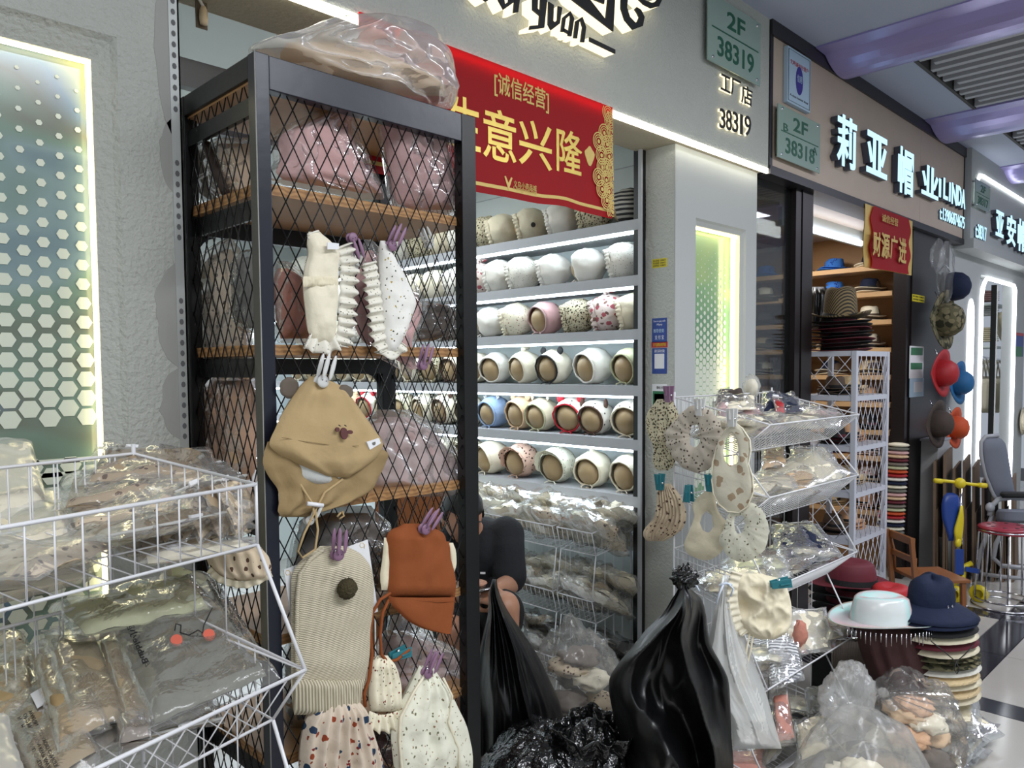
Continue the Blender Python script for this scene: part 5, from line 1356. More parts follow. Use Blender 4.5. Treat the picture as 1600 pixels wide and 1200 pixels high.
# ---- left rack, second basket
packet('bagged_hat', 'big clear bag with a grey shirt with two coral dots in the second basket', [L(168, 985, 1.50), L(340, 905, 1.66), L(438, 1062, 1.44), L(232, 1150, 1.30)], .05, 'cloth_grey', None, 'clear_bag', 101, False, wr=.004, nu=26, part='folded_shirt')
g_ = bpy.data.objects[[o.name for o in COL.objects if o.get('label', '').startswith('big clear bag with a grey')][0]]
cs = [L(168, 985, 1.50), L(340, 905, 1.66), L(438, 1062, 1.44), L(232, 1150, 1.30)]
nn = (cs[1]-cs[0]).cross(cs[3]-cs[0]).normalized(); nn = nn if nn.z > 0 else -nn
onb = lambda u, v, h: pt4(cs, u, v)+nn*(.030+h)
for u, v in ((.42, .46), (.66, .53)):
    build('coral_patch', MB().poly([(u+.045*math.cos(R(20*k)), v+.045*math.sin(R(20*k))) for k in range(18)], lambda a, b: onb(a, b, -.004), lambda a, b: onb(a, b, .001)), 'print_coral', g_, smooth=False)
build('drawstring', MB().tube([onb(*p, .001) for p in ((.44, .38), (.47, .33), (.5, .36), (.47, .42), (.52, .47), (.6, .46), (.62, .50), (.66, .44), (.8, .32))], .0012, 5), 'print_black', g_)
text_on('printed_lettering', 'Bubble小园', lambda u, v, h: onb(.12+.06*v, .12+.42*(1-u), h), 'print_black', g_, .0005, .02)
for k_, ln in enumerate(('WARNING: TO AVOID DANGER OF', 'SUFFOCATION KEEP THIS BAG AWAY', 'FROM BABIES AND CHILDREN. DO NOT')):
    text_on('printed_lettering', ln, lambda u, v, h: onb(.86+.035*k_+.022*v, .06+.55*(1-u), h), 'print_black', g_, .0005)
for i, (w_, c, m_, b_) in enumerate([
  ('pale shiny bag arched behind the grey one in the second basket', [(75, 950, 1.50), (300, 895, 1.66), (345, 950, 1.55), (120, 1000, 1.42)], 'cloth_sage', 'clear_bag'),
  ('tall green-tinted bag standing behind in the second basket', [(255, 885, 1.70), (330, 905, 1.74), (345, 950, 1.66), (240, 930, 1.6)], 'cloth_sage', 'clear_bag_soft'),
  ('tan bag standing on edge beneath the grey bag', [(150, 1000, 1.50), (190, 975, 1.56), (250, 1130, 1.34), (200, 1150, 1.28)], 'cloth_khaki', 'clear_bag'),
  ('khaki bag wedged next to the tan one', [(60, 985, 1.50), (150, 985, 1.54), (210, 1130, 1.33), (110, 1150, 1.26)], 'cloth_khaki', 'clear_bag'),
  ('brown bag in the middle of the second basket', [(40, 1010, 1.48), (110, 1000, 1.52), (175, 1140, 1.30), (90, 1180, 1.22)], 'cloth_tan_dark', 'clear_bag'),
  ('tan shirt bag with a white label, near the front of the second basket', [(-10, 1110, 1.36), (88, 1050, 1.46), (165, 1185, 1.24), (50, 1260, 1.14)], 'cloth_khaki', 'clear_bag'),
  ('ochre bag behind the labelled tan one', [(-60, 1040, 1.46), (50, 1020, 1.50), (60, 1110, 1.36), (-50, 1150, 1.28)], 'cloth_tan', 'clear_bag'),
  ('dark spotted bag at the far end of the second basket', [(-50, 985, 1.54), (40, 990, 1.56), (60, 1040, 1.46), (-60, 1070, 1.40)], 'print_brown_floral', 'clear_bag'),
  ('frosted bag in the lower front corner of the second basket', [(-60, 1130, 1.26), (10, 1130, 1.28), (45, 1230, 1.12), (-60, 1260, 1.06)], 'cloth_cream', 'milky_bag'),
  ('dark grey tagged bag at the front edge of the second basket', [(175, 1110, 1.36), (230, 1105, 1.38), (238, 1160, 1.28), (185, 1170, 1.25)], 'cloth_taupe', 'clear_bag')]):
    packet('bagged_hat', w_, [L(*p) for p in c], .04, m_, None, b_, 110+i, i not in (0, 1), wr=.0045, nu=18)
t5 = [o for o in COL.objects if o.get('label', '').startswith('tan shirt bag with a white label')][0]
c5 = [L(-10, 1110, 1.36), L(88, 1050, 1.46), L(165, 1185, 1.24), L(50, 1260, 1.14)]
n5 = (c5[1]-c5[0]).cross(c5[3]-c5[0]).normalized(); n5 = n5 if n5.z > 0 else -n5
on5 = lambda u, v, h: pt4(c5, u, v)+n5*(.025+h)
build('white_label', MB().poly([(.5, .2), (.72, .2), (.72, .36), (.5, .36)], lambda a, b: on5(a, b, -.002), lambda a, b: on5(a, b, .001)), 'label_white', t5, smooth=False)
for k_, ln in enumerate(('WARNING: TO AVOID DANGER', 'OF SUFFOCATION KEEP AWAY', 'FROM BABIES AND CHILDREN')):
    text_on('printed_lettering', ln, lambda u, v, h: on5(.38-.08*k_-.05*(v-1), .35+.6*u, h), 'print_black', t5, .0005)
fill_basket(FL, .95, 1.255, 4, ['print_tan_spot', 'print_brown_floral', 'cloth_ivory', 'cloth_cream'], 'flat bag lying on the wires of the top basket', 'bags lining the top basket', .24, .26, seed=11, layers=1, tl=8)
fill_basket(FL, .95, .90, 5, ['cloth_khaki', 'cloth_taupe', 'cloth_tan_dark', 'cloth_grey', 'cloth_khaki'], 'flat bag deep in the second basket', 'bags lining the second basket', .24, .26, seed=12, layers=1, tl=10)
# third basket of that rack
for i in range(6):
    c = FL(.06+.12*i, .08, .70+.02*(i % 2)); rp(f'crinkled pale bag in the third basket down, {ORD[i]} from the cabinet', c, .22, .26, ya+rnd.uniform(-.3, .3), R(12), .04, ['cloth_ivory', 'cloth_taupe', 'cloth_cream'][i % 3], group='bags in the third basket', roll=rnd.uniform(-.2, .2), nu=10)

# ---- bib rack contents
NB = {'cloth_ivory': 'ivory', 'cloth_cream': 'cream', 'cloth_pink': 'pink', 'cloth_khaki': 'khaki'}
fill_basket(FR, .745, 1.335, 4, ['cloth_ivory', 'cloth_dusty', 'print_cherry', 'cloth_white', 'cloth_ivory', 'cloth_taupe'], 'bagged bib in the top basket of the bib rack', 'bagged bibs in the top basket', seed=3, layers=2, th=.022)
fill_basket(FR, .745, 1.085, 4, ['cloth_ivory', 'cloth_cream', 'cloth_peach', 'cloth_white'], 'cream bag in the second basket of the bib rack', 'bags in the second bib basket', seed=4, layers=2)
fill_basket(FR, .745, .775, 4, ['cloth_cream', 'cloth_sage', 'cloth_taupe', 'cloth_ivory'], 'bagged hat in the third basket of the bib rack', 'bags in the third bib basket', seed=5, layers=2)
fill_basket(FR, .745, .435, 4, ['stripe_silver', 'cloth_ivory', 'stripe_silver', 'cloth_cream'], 'striped or pale bag in the fourth basket of the bib rack', 'bags in the fourth bib basket', seed=6, layers=2)
fill_basket(FR, .745, .115, 4, ['cloth_salmon', 'cloth_cream', 'cloth_black', 'cloth_ivory'], 'mixed bag in the bottom basket of the bib rack', 'bags in the bottom bib basket', seed=7, layers=2)
def rpk(label, c, t, m_, bag='clear_bag', th=.03, seed=1, z=True, cat='bag', nu=16):
    return packet('bagged_hat', label, [oT(x, y, t+dt) for x, y, dt in c], th, m_, None, bag, seed, z, cat, .007, nu=nu)
rpk('shiny clear bag with navy and red cloth at the end of the top basket', [(1190, 612, .25), (1240, 618, .3), (1262, 648, .0), (1188, 650, -.05)], 3.05, 'cloth_navy', seed=201)
rpk('red strip peeking out beside the navy bag', [(1206, 620, .1), (1222, 622, .1), (1228, 646, .0), (1212, 646, 0)], 3.0, 'cloth_red', seed=202, th=.02)
rpk('long crinkled clear bag of pale bibs spilling over the top basket end', [(1225, 622, .35), (1318, 650, .15), (1312, 668, .0), (1180, 664, -.1)], 3.1, 'cloth_white', seed=203, nu=22)
rpk('brown folded cap on top of the bib rack', [(1120, 612, .1), (1160, 610, .15), (1168, 628, .0), (1116, 630, -.05)], 2.9, 'cloth_darkbrown', 'clear_bag', .04, 204, False)
rpk('dusty pink folded bibs in the top basket behind the ruffled collar', [(1112, 628, .05), (1190, 632, .15), (1202, 662, .0), (1118, 660, -.1)], 2.85, 'cloth_dusty', seed=205)
rpk('cream starred packet over the dusty pink bibs', [(1130, 618, .1), (1180, 620, .15), (1186, 640, .0), (1132, 640, .0)], 2.84, 'cloth_ivory', seed=206, th=.02)
b_ = thing('plastic_bundle', 'clear crumpled plastic bundle standing at the rear of the bib rack', 'bag', oT(1175, 610, 3.2), world=True)
build('plastic_bag', blob(oT(1174, 604, 3.2), (.035, .035, .05), 20, 14, .2, 3, 5, False), 'clear_bag_soft', b_); build('contents', blob(oT(1174, 606, 3.2), (.026, .026, .038), 14, 10, .15, 3, 6, False), 'cloth_ivory', b_)
rpk('large cream zip bag sloping over the second basket front', [(1175, 745, .15), (1280, 700, .35), (1330, 742, .1), (1205, 790, -.12)], 2.95, 'cloth_ivory', 'clear_bag_soft', .05, 207, True, nu=22)
rpk('peach ruffled bonnet in a clear bag at the back of the second basket', [(1190, 700, .25), (1225, 695, .3), (1232, 730, .1), (1188, 735, .05)], 3.0, 'cloth_peach', seed=208)
rpk('white bonnet in a clear bag at the end of the second basket', [(1232, 700, .35), (1290, 700, .4), (1322, 738, .15), (1240, 735, .1)], 3.05, 'cloth_cream', seed=209)
rpk('navy hat in a crinkled clear bag in the third basket', [(1205, 835, .25), (1255, 820, .35), (1320, 868, .1), (1215, 900, -.1)], 3.0, 'cloth_navy', 'clear_bag', .06, 210, False, nu=22)
rpk('pale yellow bag behind the navy hat', [(1205, 820, .3), (1270, 815, .4), (1300, 845, .2), (1212, 850, .1)], 3.05, 'cloth_sage', seed=211)
rpk('grey sole-shaped felt piece at the third basket front', [(1190, 868, .0), (1225, 866, .05), (1240, 905, -.05), (1195, 905, -.12)], 2.92, 'lining_grey', 'clear_bag', .02, 212, False)
rpk('white zip bag with rust bow in the fourth basket', [(1215, 955, .15), (1290, 950, .25), (1300, 1015, .0), (1220, 1030, -.1)], 3.0, 'cloth_ivory', 'clear_bag_soft', .03, 213)
t = thing('rust_bow', 'rust gathered bow inside the fourth basket zip bag', 'bow', oT(1250, 990, 2.98), world=True)
build('cloth', blob(oT(1250, 990, 2.965), (.035, .025, .05), 18, 12, .25, 3, 9, False), 'cloth_salmon', t)
rpk('cream zip bag at the outer end of the fourth basket', [(1285, 960, .3), (1322, 962, .35), (1330, 990, .1), (1290, 1005, .0)], 3.0, 'cloth_cream', 'clear_bag_soft', .03, 214)
for k in range(5):
    rpk(f'silver striped packet slanting in the fourth basket, {ORD[k]} of five', [(1195+k*6, 985+k*9, .0), (1215+k*8, 970+k*8, .02), (1250+k*2, 1045+k*4, -.1), (1205+k*4, 1085-k*3, -.18)], 2.9-.01*k, 'stripe_silver', 'clear_bag', .016, 220+k, False, nu=10)
rpk('rust knitted piece in a clear bag in the bottom basket', [(1205, 1085, .1), (1232, 1080, .1), (1245, 1160, -.05), (1212, 1165, -.1)], 2.75, 'cloth_salmon', 'clear_bag', .05, 230, False)
rpk('cream and black shoes in a clear bag in the bottom basket', [(1238, 1130, .1), (1290, 1110, .15), (1300, 1170, .0), (1250, 1195, -.05)], 2.75, 'cloth_cream', 'clear_bag', .05, 231, False)
rpk('grey clear bag at the rear of the bottom basket', [(1255, 1080, .3), (1300, 1070, .35), (1315, 1110, .15), (1262, 1120, .1)], 2.85, 'cloth_grey', 'clear_bag', .04, 232, False)

# ---- bibs and bonnets pegged on the rack's near side
px_ = planeX(2.362)
Z6 = lambda p: (990+p[0]/3.53, 560+p[1]/3.53)
def ringcloth(outer, inner, fn, thick, N=56, nv=7, wr=.003, ws=22, seed=0, fold=0, nf=8):
    cx_ = sum(p[0] for p in inner)/len(inner); cy_ = sum(p[1] for p in inner)/len(inner)
    def rad(poly, a):
        dx_, dy_ = math.cos(a), math.sin(a); best = 0
        for i in range(len(poly)):
            (x1, y1), (x2, y2) = poly[i], poly[(i+1) % len(poly)]; x1 -= cx_; x2 -= cx_; y1 -= cy_; y2 -= cy_
            ex, ey = x2-x1, y2-y1; den = dx_*ey-dy_*ex
            if abs(den) < 1e-9: continue
            s = (x1*ey-y1*ex)/den; q = (x1*dy_-y1*dx_)/den
            if s > 0 and -1e-6 <= q <= 1+1e-6: best = max(best, s)
        return best
    ra = [(rad(inner, 2*math.pi*i/N), rad(outer, 2*math.pi*i/N)) for i in range(N)]
    def sm(k): 
        return [sum(ra[(i+j) % N][k] for j in (-1, 0, 1))/3 for i in range(N)]
    r0, r1 = sm(0), sm(1); mb = MB()
    for side in (1, -1):
        g = MB()
        def f(u, v):
            i = int(round(u*N)) % N; a = 2*math.pi*i/N; r = r0[i]+(r1[i]-r0[i])*v; x = cx_+r*math.cos(a); y = cy_+r*math.sin(a)
            e = (1-abs(2*v-1)**3)**.5 if 0 < v < 1 else 0; p = fn(x, y, 0)
            n = noise.noise(Vector(p)*ws+Vector((seed, 0, 0)))*wr*2+fold*math.sin(nf*a)*v
            return fn(x, y, side*thick*e+(n))
        g.grid(f, N, nv, True); mb.add(g.v, g.f if side > 0 else [tuple(reversed(q)) for q in g.f])
    return mb
def bib(label, outer, inner, m_, d=0, seed=1, thick=.008, fold=0, nf=9, edge=None, name='baby_bib'):
    fn = lambda x, y, q: px_(x, y, q+d); o_ = [Z6(p) for p in outer]; i_ = [Z6(p) for p in inner]
    t = thing(name, label, 'bib', fn(o_[0][0], o_[0][1], 0), world=True)
    build('cloth', ringcloth(o_, i_, fn, thick, seed=seed, fold=fold, nf=nf), m_, t)
    if edge: build('bound_edge', MB().tube([fn(*p, .002) for p in o_], .0028, 5, True), edge, t)
    return t
t = thing('baby_bib', 'small dark floral bib folded double under the first purple peg', 'bib', px_(1040, 680, 0), world=True)
build('cloth', pillow([(a*.2833+560, 990+b*.2833, 990+c*.2833) for a, b, c in ((225, 130, 215), (300, 75, 245), (370, 66, 250), (430, 82, 240), (490, 110, 240), (560, 104, 232), (600, 114, 215), (618, 135, 190))], px_, .012, 20, 22, .003, 20, fold=.003, nf=3, seed=61), 'print_floral_dark', t)
bib('round ruffled collar bib with tiny grey flowers', [(300, 285), (350, 255), (420, 265), (480, 310), (515, 380), (525, 460), (495, 550), (440, 610), (370, 632), (290, 595), (235, 530), (203, 460), (203, 390), (250, 350)], [(345, 365), (385, 362), (392, 420), (385, 470), (360, 492), (335, 470), (336, 410)], 'print_floral_grey', .03, 2, .012, .006, 14)
bib('white bib printed with brown bears', [(620, 348), (660, 380), (700, 440), (705, 500), (692, 570), (715, 640), (720, 720), (690, 800), (640, 835), (580, 830), (530, 790), (500, 730), (490, 640), (497, 560), (520, 480), (550, 410), (590, 365)], [(600, 395), (568, 440), (556, 500), (562, 555), (590, 580), (625, 572), (645, 550), (640, 500), (625, 440)], 'print_teddy', .07, 3, .006, edge='cloth_ivory')
bib('plain cream bib with a large neck opening', [(345, 795), (400, 745), (450, 700), (475, 740), (492, 830), (560, 912), (525, 960), (530, 1040), (480, 1090), (420, 1110), (310, 1062), (303, 1020), (345, 930), (370, 850)], [(405, 860), (430, 832), (462, 860), (470, 920), (445, 955), (412, 940), (393, 900)], 'cloth_cream', .035, 4, .006)
bib('cream scalloped bib dotted with small hearts', [(565, 850), (620, 795), (700, 780), (765, 830), (795, 930), (772, 1040), (700, 1098), (620, 1112), (550, 1060), (512, 985), (545, 930)], [(606, 860), (650, 852), (662, 900), (640, 950), (614, 955), (603, 905)], 'print_sprig', .055, 5, .006, .003, 22)
t = thing('pleated_collar', 'pleated pink floral collar folded like a fan under the lower teal peg', 'bib', px_(1040, 800, 0), world=True)
build('cloth', pillow([(a*.2833+560, 990+b*.2833, 990+c*.2833) for a, b, c in ((690, 150, 205), (740, 130, 245), (820, 125, 282), (880, 112, 290), (940, 62, 270), (985, 56, 215), (1008, 75, 170))], px_, .016, 40, 22, .004, 24, fold=.006, nf=9, seed=62), 'print_brown_floral', t)
pxc = lambda x, y, q: px_(x, y, q+.04)
flat_peg('dusty purple peg holding the dark floral bib', 1047, 620, px_, 'clip_purple', 0, 1.1, R(-90))
flat_peg('clear white peg holding the ruffled collar', 1105, 640, pxc, 'clip_white', 0, 1.1, R(-90))
flat_peg('clear white peg holding the bear print bib', 1166, 655, lambda x, y, q: px_(x, y, q+.085), 'clip_white', 0, 1.1, R(-90))
flat_peg('teal peg holding the fan-pleated collar', 1038, 756, lambda x, y, q: px_(x, y, q+.02), 'clip_teal', 0, 1.1, R(-90))
flat_peg('teal peg between the fan collar and the cream bib', 1088, 764, pxc, 'clip_teal', R(180), 1.1, R(-90))
flat_peg('teal peg holding the cream bib', 1124, 756, lambda x, y, q: px_(x, y, q+.05), 'clip_teal', 0, 1.1, R(-90))
pw_ = planeT(2.42)
t = thing('mob_bonnet', 'gathered cream mob bonnet with long cotton ties on the bib rack', 'hat', pw_(1190, 945, 0), world=True)
build('cloth', pillow([(896, 1160, 1190), (905, 1150, 1222), (925, 1146, 1232), (950, 1146, 1237), (975, 1152, 1236), (990, 1165, 1228), (999, 1185, 1212)], pw_, .035, 50, 40, .005, 13, seed=63, crease=.03, cu=3, cv=3), 'cloth_cream', t)
build('gathered_band', frill([(1160, 897), (1153, 920), (1154, 945), (1160, 968), (1172, 985)], 16, lambda x, y, q: pw_(x, y, q+.02), 10, .006, nu=70, side=1), 'cloth_ivory', t, sol=.0015)
for dx_ in (0, 6): build('tie', MB().tube([pw_(x+dx_, y, .015) for x, y in ((1172, 985), (1166, 1020), (1156, 1060), (1153, 1100))], .0032, 6), 'cloth_cream', t)
flat_peg('dark teal peg pinching the mob bonnet', 1213, 911, lambda x, y, q: pw_(x, y, .045), 'clip_teal', R(80), 1.1, R(-45))

# ---- bags filling the shop racks under the bonnets
mats_ = ['print_brown_floral', 'cloth_ivory', 'cloth_cream', 'print_cherry', 'cloth_cream', 'cloth_khaki', 'print_sprig']
for l, z in enumerate(zr):
    for (F_, W_, nm) in ((FS, W1, 'next to the door frame'), (FS2, 1.0, 'behind the seated man')):
        n = 5 if F_ is FS else 7
        for i in range(n):
            for q in range(2):
                m_ = mats_[(i*2+l*3+q) % len(mats_)]
                if l == 2: m_ = ['cloth_taupe', 'cloth_black', 'print_brown_floral', 'cloth_grey'][(i+q) % 4]
                rp(f'slumped {"front" if q == 0 else "rear"} bag, rack {nm}, basket {["one", "two", "three"][l]}, {ORD[i]} along', F_(W_*(i+.5)/n, .11+.11*q, z-.01+.05*q), .24, .26, R(90)+rnd.uniform(-.25, .25), R(42-8*q+rnd.uniform(-12, 12)), .07, m_, bag='smoky_bag' if l == 2 and (i+q) % 2 else 'clear_bag', group='slumped bags in the shop racks', roll=rnd.uniform(-.25, .25), zip_=False, nu=10, wr=.012)
for i in range(7):
    rp(f'crinkled bag pushed below the lowest shelf at the back, {ORD[i]} from the door frame', (3.06, 2.35+i*.24, .78), .2, .24, R(90)+rnd.uniform(-.2, .2), R(60), .07, ['print_cherry', 'cloth_cream', 'cloth_ivory', 'print_brown_floral'][i % 4], group='bags below the lowest shelf', zip_=False, wr=.012)
# ================================================================== SEATED MAN
def skin_mesh(chains, sub=2):
    """overlapping tapered limbs; remesh() later fuses them into one surface"""
    m = MB()
    for ch in chains:
        for (p, r), (q, r2) in zip(ch, ch[1:]):
            r = r if not isinstance(r, tuple) else max(r); r2 = r2 if not isinstance(r2, tuple) else max(r2)
            n = 4; m.tube([p*(1-k/n)+q*(k/n) for k in range(n+1)], [r+(r2-r)*k/n for k in range(n+1)], 14)
            m.ell(p, (r,)*3, 14, 10); m.ell(q, (r2,)*3, 14, 10)
    return m
def remesh(o, vox, smooth=4):
    m = o.modifiers.new('r', 'REMESH'); m.mode = 'VOXEL'; m.voxel_size = vox; m.use_smooth_shade = True
    m = o.modifiers.new('s', 'SMOOTH'); m.factor = .5; m.iterations = smooth
    return o
man = thing('person', 'man in black T-shirt and shorts sitting low behind the mesh cabinet, looking down', 'person', (oT(745, 1000, 3.15).x, oT(745, 1000, 3.15).y, 0), world=True)
J = dict(pel=oT(752, 985, 3.16), spi=oT(752, 915, 3.18), che=oT(752, 860, 3.14), nek=oT(737, 832, 3.08), hd0=oT(728, 815, 3.02),
         shR=oT(789, 838, 3.10), elR=oT(797, 912, 2.98), wrR=oT(776, 920, 2.84), shL=oT(716, 842, 3.12), elL=oT(694, 925, 3.02), wrL=oT(742, 930, 2.84),
         hpR=oT(772, 985, 3.10), knR=oT(788, 948, 2.76), anR=oT(782, 1205, 2.86), ftR=oT(772, 1262, 2.66),
         hpL=oT(730, 990, 3.10), knL=oT(706, 985, 2.80), anL=oT(712, 1215, 2.88), ftL=oT(700, 1262, 2.70))
mid = lambda a, b, k=.5: a*(1-k)+b*k
body = skin_mesh([[(J['pel'], .12), (J['spi'], .115), (J['che'], .125), (J['nek'], .055), (J['hd0'], .052)],
    [(J['che'], .125), (J['shR'], .06), (mid(J['shR'], J['elR']), .045), (J['elR'], .04), (mid(J['elR'], J['wrR']), .036), (J['wrR'], .026)],
    [(J['che'], .125), (J['shL'], .06), (mid(J['shL'], J['elL']), .045), (J['elL'], .04), (mid(J['elL'], J['wrL']), .036), (J['wrL'], .026)],
    [(J['pel'], .12), (J['hpR'], .09), (mid(J['hpR'], J['knR']), .075), (J['knR'], .056), (mid(J['knR'], J['anR'], .35), .055), (J['anR'], .036), (J['ftR'], .036)],
    [(J['pel'], .12), (J['hpL'], .09), (mid(J['hpL'], J['knL']), .075), (J['knL'], .056), (mid(J['knL'], J['anL'], .35), .055), (J['anL'], .036), (J['ftL'], .036)]])
# head: looks down towards the phone
hc = oT(722, 806, 3.03); fdir = (oT(756, 915, 2.85)-hc).normalized(); fdir = (fdir+Vector((-.25, -.55, .1))).normalized()
hz = (Vector((0, 0, 1))-fdir*fdir.z).normalized(); hx_ = fdir.cross(hz).normalized()
def headpt(x, y, z): return hc + hx_*x + fdir*y + hz*z
def hshape(d):
    x, y, z = d.x*.076, d.y*.095, d.z*.118
    if z < 0: k = 1-.35*(-z/.118)**1.5; x *= k; y = y*(1-.12*(-z/.118))
    if y > 0:
        y *= .94
        y += .020*math.exp(-((x/.012)**2+((z+.018)/.022)**2))          # nose
        y += .006*math.exp(-((x/.024)**2+((z+.055)/.010)**2))           # lips
        y -= .007*(math.exp(-(((abs(x)-.030)/.013)**2+((z-.008)/.011)**2)))  # eye sockets
        y += .005*math.exp(-((x/.03)**2+((z+.095)/.016)**2))
    return headpt(x, y, z)
hm = MB().grid(lambda u, v: hshape(Vector((math.cos(2*math.pi*u)*math.cos(math.pi*(v-.5)), math.sin(2*math.pi*u)*math.cos(math.pi*(v-.5)), math.sin(math.pi*(v-.5))))), 48, 36, True)
body.add(hm.v, hm.f)
for s_ in (-1, 1):
    e = MB().ell((0, 0, 0), (1, 1, 1), 12, 8); body.add([headpt(s_*(.076+.008*v.x), -.004+.018*v.y, -.004+.030*v.z) for v in e.v], e.f)
# hands: palm and five fingers, the phone held between
def hand(wr, to, up, side, curl=.9):
    d = (to-wr).normalized(); n = up.normalized(); n = (n-d*n.dot(d)).normalized(); w_ = d.cross(n)*side
    P_ = lambda a, b, c: wr + d*a + w_*b + n*c
    m = skin_mesh([[(wr, .022), (P_(.03, -.014, 0), .017), (P_(.07, -.024, 0), .013)], [(wr, .02), (P_(.03, .014, 0), .017), (P_(.07, .024, 0), .013)], [(P_(.03, 0, 0), .018), (P_(.07, 0, 0), .014)]]); out = MB().add(m.v, m.f)
    for k, (b, ln) in enumerate(((-.030, .066), (-.010, .076), (.010, .071), (.028, .056))):
        pts = [P_(.06, b*.8, 0)]; a_, c_ = .075, 0; ang = .15
        pts.append(P_(a_, b, 0))
        for q in (.45, .32, .23):
            a_ += ln*q*math.cos(ang); c_ -= ln*q*math.sin(ang); pts.append(P_(a_, b*1.05, c_)); ang += curl*.8
        out.tube(pts, [.0095, .009, .0085, .0078, .0065], 8)
        out.ell(pts[-1], (.0068,)*3, 8, 6)
    pts = [P_(.012, -.024, 0), P_(.035, -.045, -.008), P_(.058, -.052, -.018), P_(.075, -.048, -.026)]
    out.tube(pts, [.012, .0105, .0095, .0075], 8); out.ell(pts[-1], (.0078,)*3, 8, 6)
    return out
hR = hand(J['wrR'], oT(757, 914, 2.82), Vector((0, 0, 1)), 1); hL = hand(J['wrL'], oT(758, 930, 2.80), Vector((-.5, -.5, .7)), -1)
body.add(hR.v, hR.f); body.add(hL.v, hL.f)
remesh(build('body', body, 'skin', man), .0045, 3)
hair = MB().grid(lambda u, v: (lambda d: headpt(d.x*.083, d.y*.100-.004, d.z*.126+.002))(Vector((math.cos(2*math.pi*u)*math.cos(math.pi*(v*.5*1.0)), math.sin(2*math.pi*u)*math.cos(math.pi*v*.5), math.sin(math.pi*v*.5)))), 40, 14, True)
hv = []
for v in hair.v:
    l = v-hc; y = l.dot(fdir); z = l.dot(hz); k = noise.noise(v*40)*.005
    if y > .035 and z < .055: v = v - fdir*(.03)                 # hairline above the forehead
    hv.append(v+(v-hc).normalized()*k)
hair.v = hv
back = MB().grid(lambda u, v: headpt(.080*math.cos(R(180+180*u)), .098*math.sin(R(180+180*u))-.002, .0+.02-.075*v), 24, 6)
build('hair', hair.add(back.v, back.f), 'hair_black', man, sol=.004)
for s_ in (-1, 1):
    build('eyebrow', MB().tube([headpt(s_*.016, .088, .026), headpt(s_*.03, .088, .031), headpt(s_*.046, .080, .026)], .0028, 5), 'hair_black', man)
    build('eye', MB().ell(headpt(s_*.030, .078, .008), (.010, .010, .005), 10, 6), 'print_black', man)
build('lips', MB().tube([headpt(-.02, .082, -.055), headpt(0, .091, -.053), headpt(.02, .082, -.055)], .004, 6), 'cloth_salmon', man)
tee = skin_mesh([[(mid(J['pel'], J['spi'], .2), .135), (J['spi'], .132), (J['che'], .142), (mid(J['che'], J['nek'], .75), .07)],
    [(J['che'], .142), (J['shR'], .082), (mid(J['shR'], J['elR'], .45), .072), (mid(J['shR'], J['elR'], .85), .068)],
    [(J['che'], .142), (J['shL'], .082), (mid(J['shL'], J['elL'], .45), .072), (mid(J['shL'], J['elL'], .85), .068)]])
tee.v = [v+Vector((0, 0, 0))+(v-J['spi']).normalized()*.008*noise.noise(v*14) for v in tee.v]
remesh(build('t_shirt', tee, 'tee_black', man), .010, 6)
p = oT(752, 895, 2.985)
build('chest_print', MB().hexa([p+_R*a+_U*b-_F*c for a, b, c in ((-.004, -.004, 0), (.016, -.004, 0), (.016, .003, 0), (-.004, .003, 0), (-.004, -.004, .004), (.016, -.004, .004), (.016, .003, .004), (-.004, .003, .004))]), 'label_white', man, smooth=False)
sh = skin_mesh([[(J['pel'], .135), (J['hpR'], .105), (mid(J['hpR'], J['knR'], .5), .095), (mid(J['hpR'], J['knR'], .8), .085)], [(J['pel'], .135), (J['hpL'], .105), (mid(J['hpL'], J['knL'], .5), .095), (mid(J['hpL'], J['knL'], .8), .085)]])
remesh(build('shorts', sh, 'shorts_black', man), .010, 6)
for a in ('ftR', 'ftL'):
    k = J[a]; an = J['an'+a[-1]]; d = (k-an); d.z = 0; d.normalize(); s_ = Vector((-d.y, d.x, 0))
    sb = MB().ell((0, 0, 0), (1, 1, 1), 16, 10)
    sb.v = [Vector((k.x, k.y, .045))-d*.04+d*(c.x*.13)+s_*(c.y*.045)+Vector((0, 0, max(-.04, c.z*.05))) for c in sb.v]
    build('shoe', sb, 'rubber_black', man)
pc = oT(760, 915, 2.80); a_ = (oT(772, 912, 2.80)-pc).normalized(); 
t = thing('phone', 'black phone held in the hands of the seated man', 'phone', pc, world=True)
u_ = Vector((0, 0, 1)).cross(a_).normalized(); w_ = a_.cross(u_)
build('case', MB().hexa([pc+a_*x+u_*y+w_*z for x, y, z in ((-.04, -.07, 0), (.035, -.07, 0), (.035, .07, 0), (-.04, .07, 0), (-.04, -.07, .009), (.035, -.07, .009), (.035, .07, .009), (-.04, .07, .009))]), 'phone_black', t, smooth=False, bev=.002)
build('edge_band', MB().tube([pc+a_*x+u_*y+w_*.0045 for x, y in ((-.04, -.07), (.035, -.07), (.035, .07), (-.04, .07))], .003, 6, True), 'chrome', t)
# stool under him
sc_ = Vector(J['pel']); t = thing('low_stool', 'low dark round stool under the seated man', 'stool', (sc_.x, sc_.y, 0))
build('seat', MB().lathe([(0, .34), (.14, .34), (.15, .355), (.15, .37), (.14, .38), (0, .38)], 24), 'cloth_taupe', t)
for k in range(4): build('leg', MB().tube([(.11*math.cos(R(45+90*k)), .11*math.sin(R(45+90*k)), .35), (.14*math.cos(R(45+90*k)), .14*math.sin(R(45+90*k)), 0)], .012, 8), 'chrome', t)
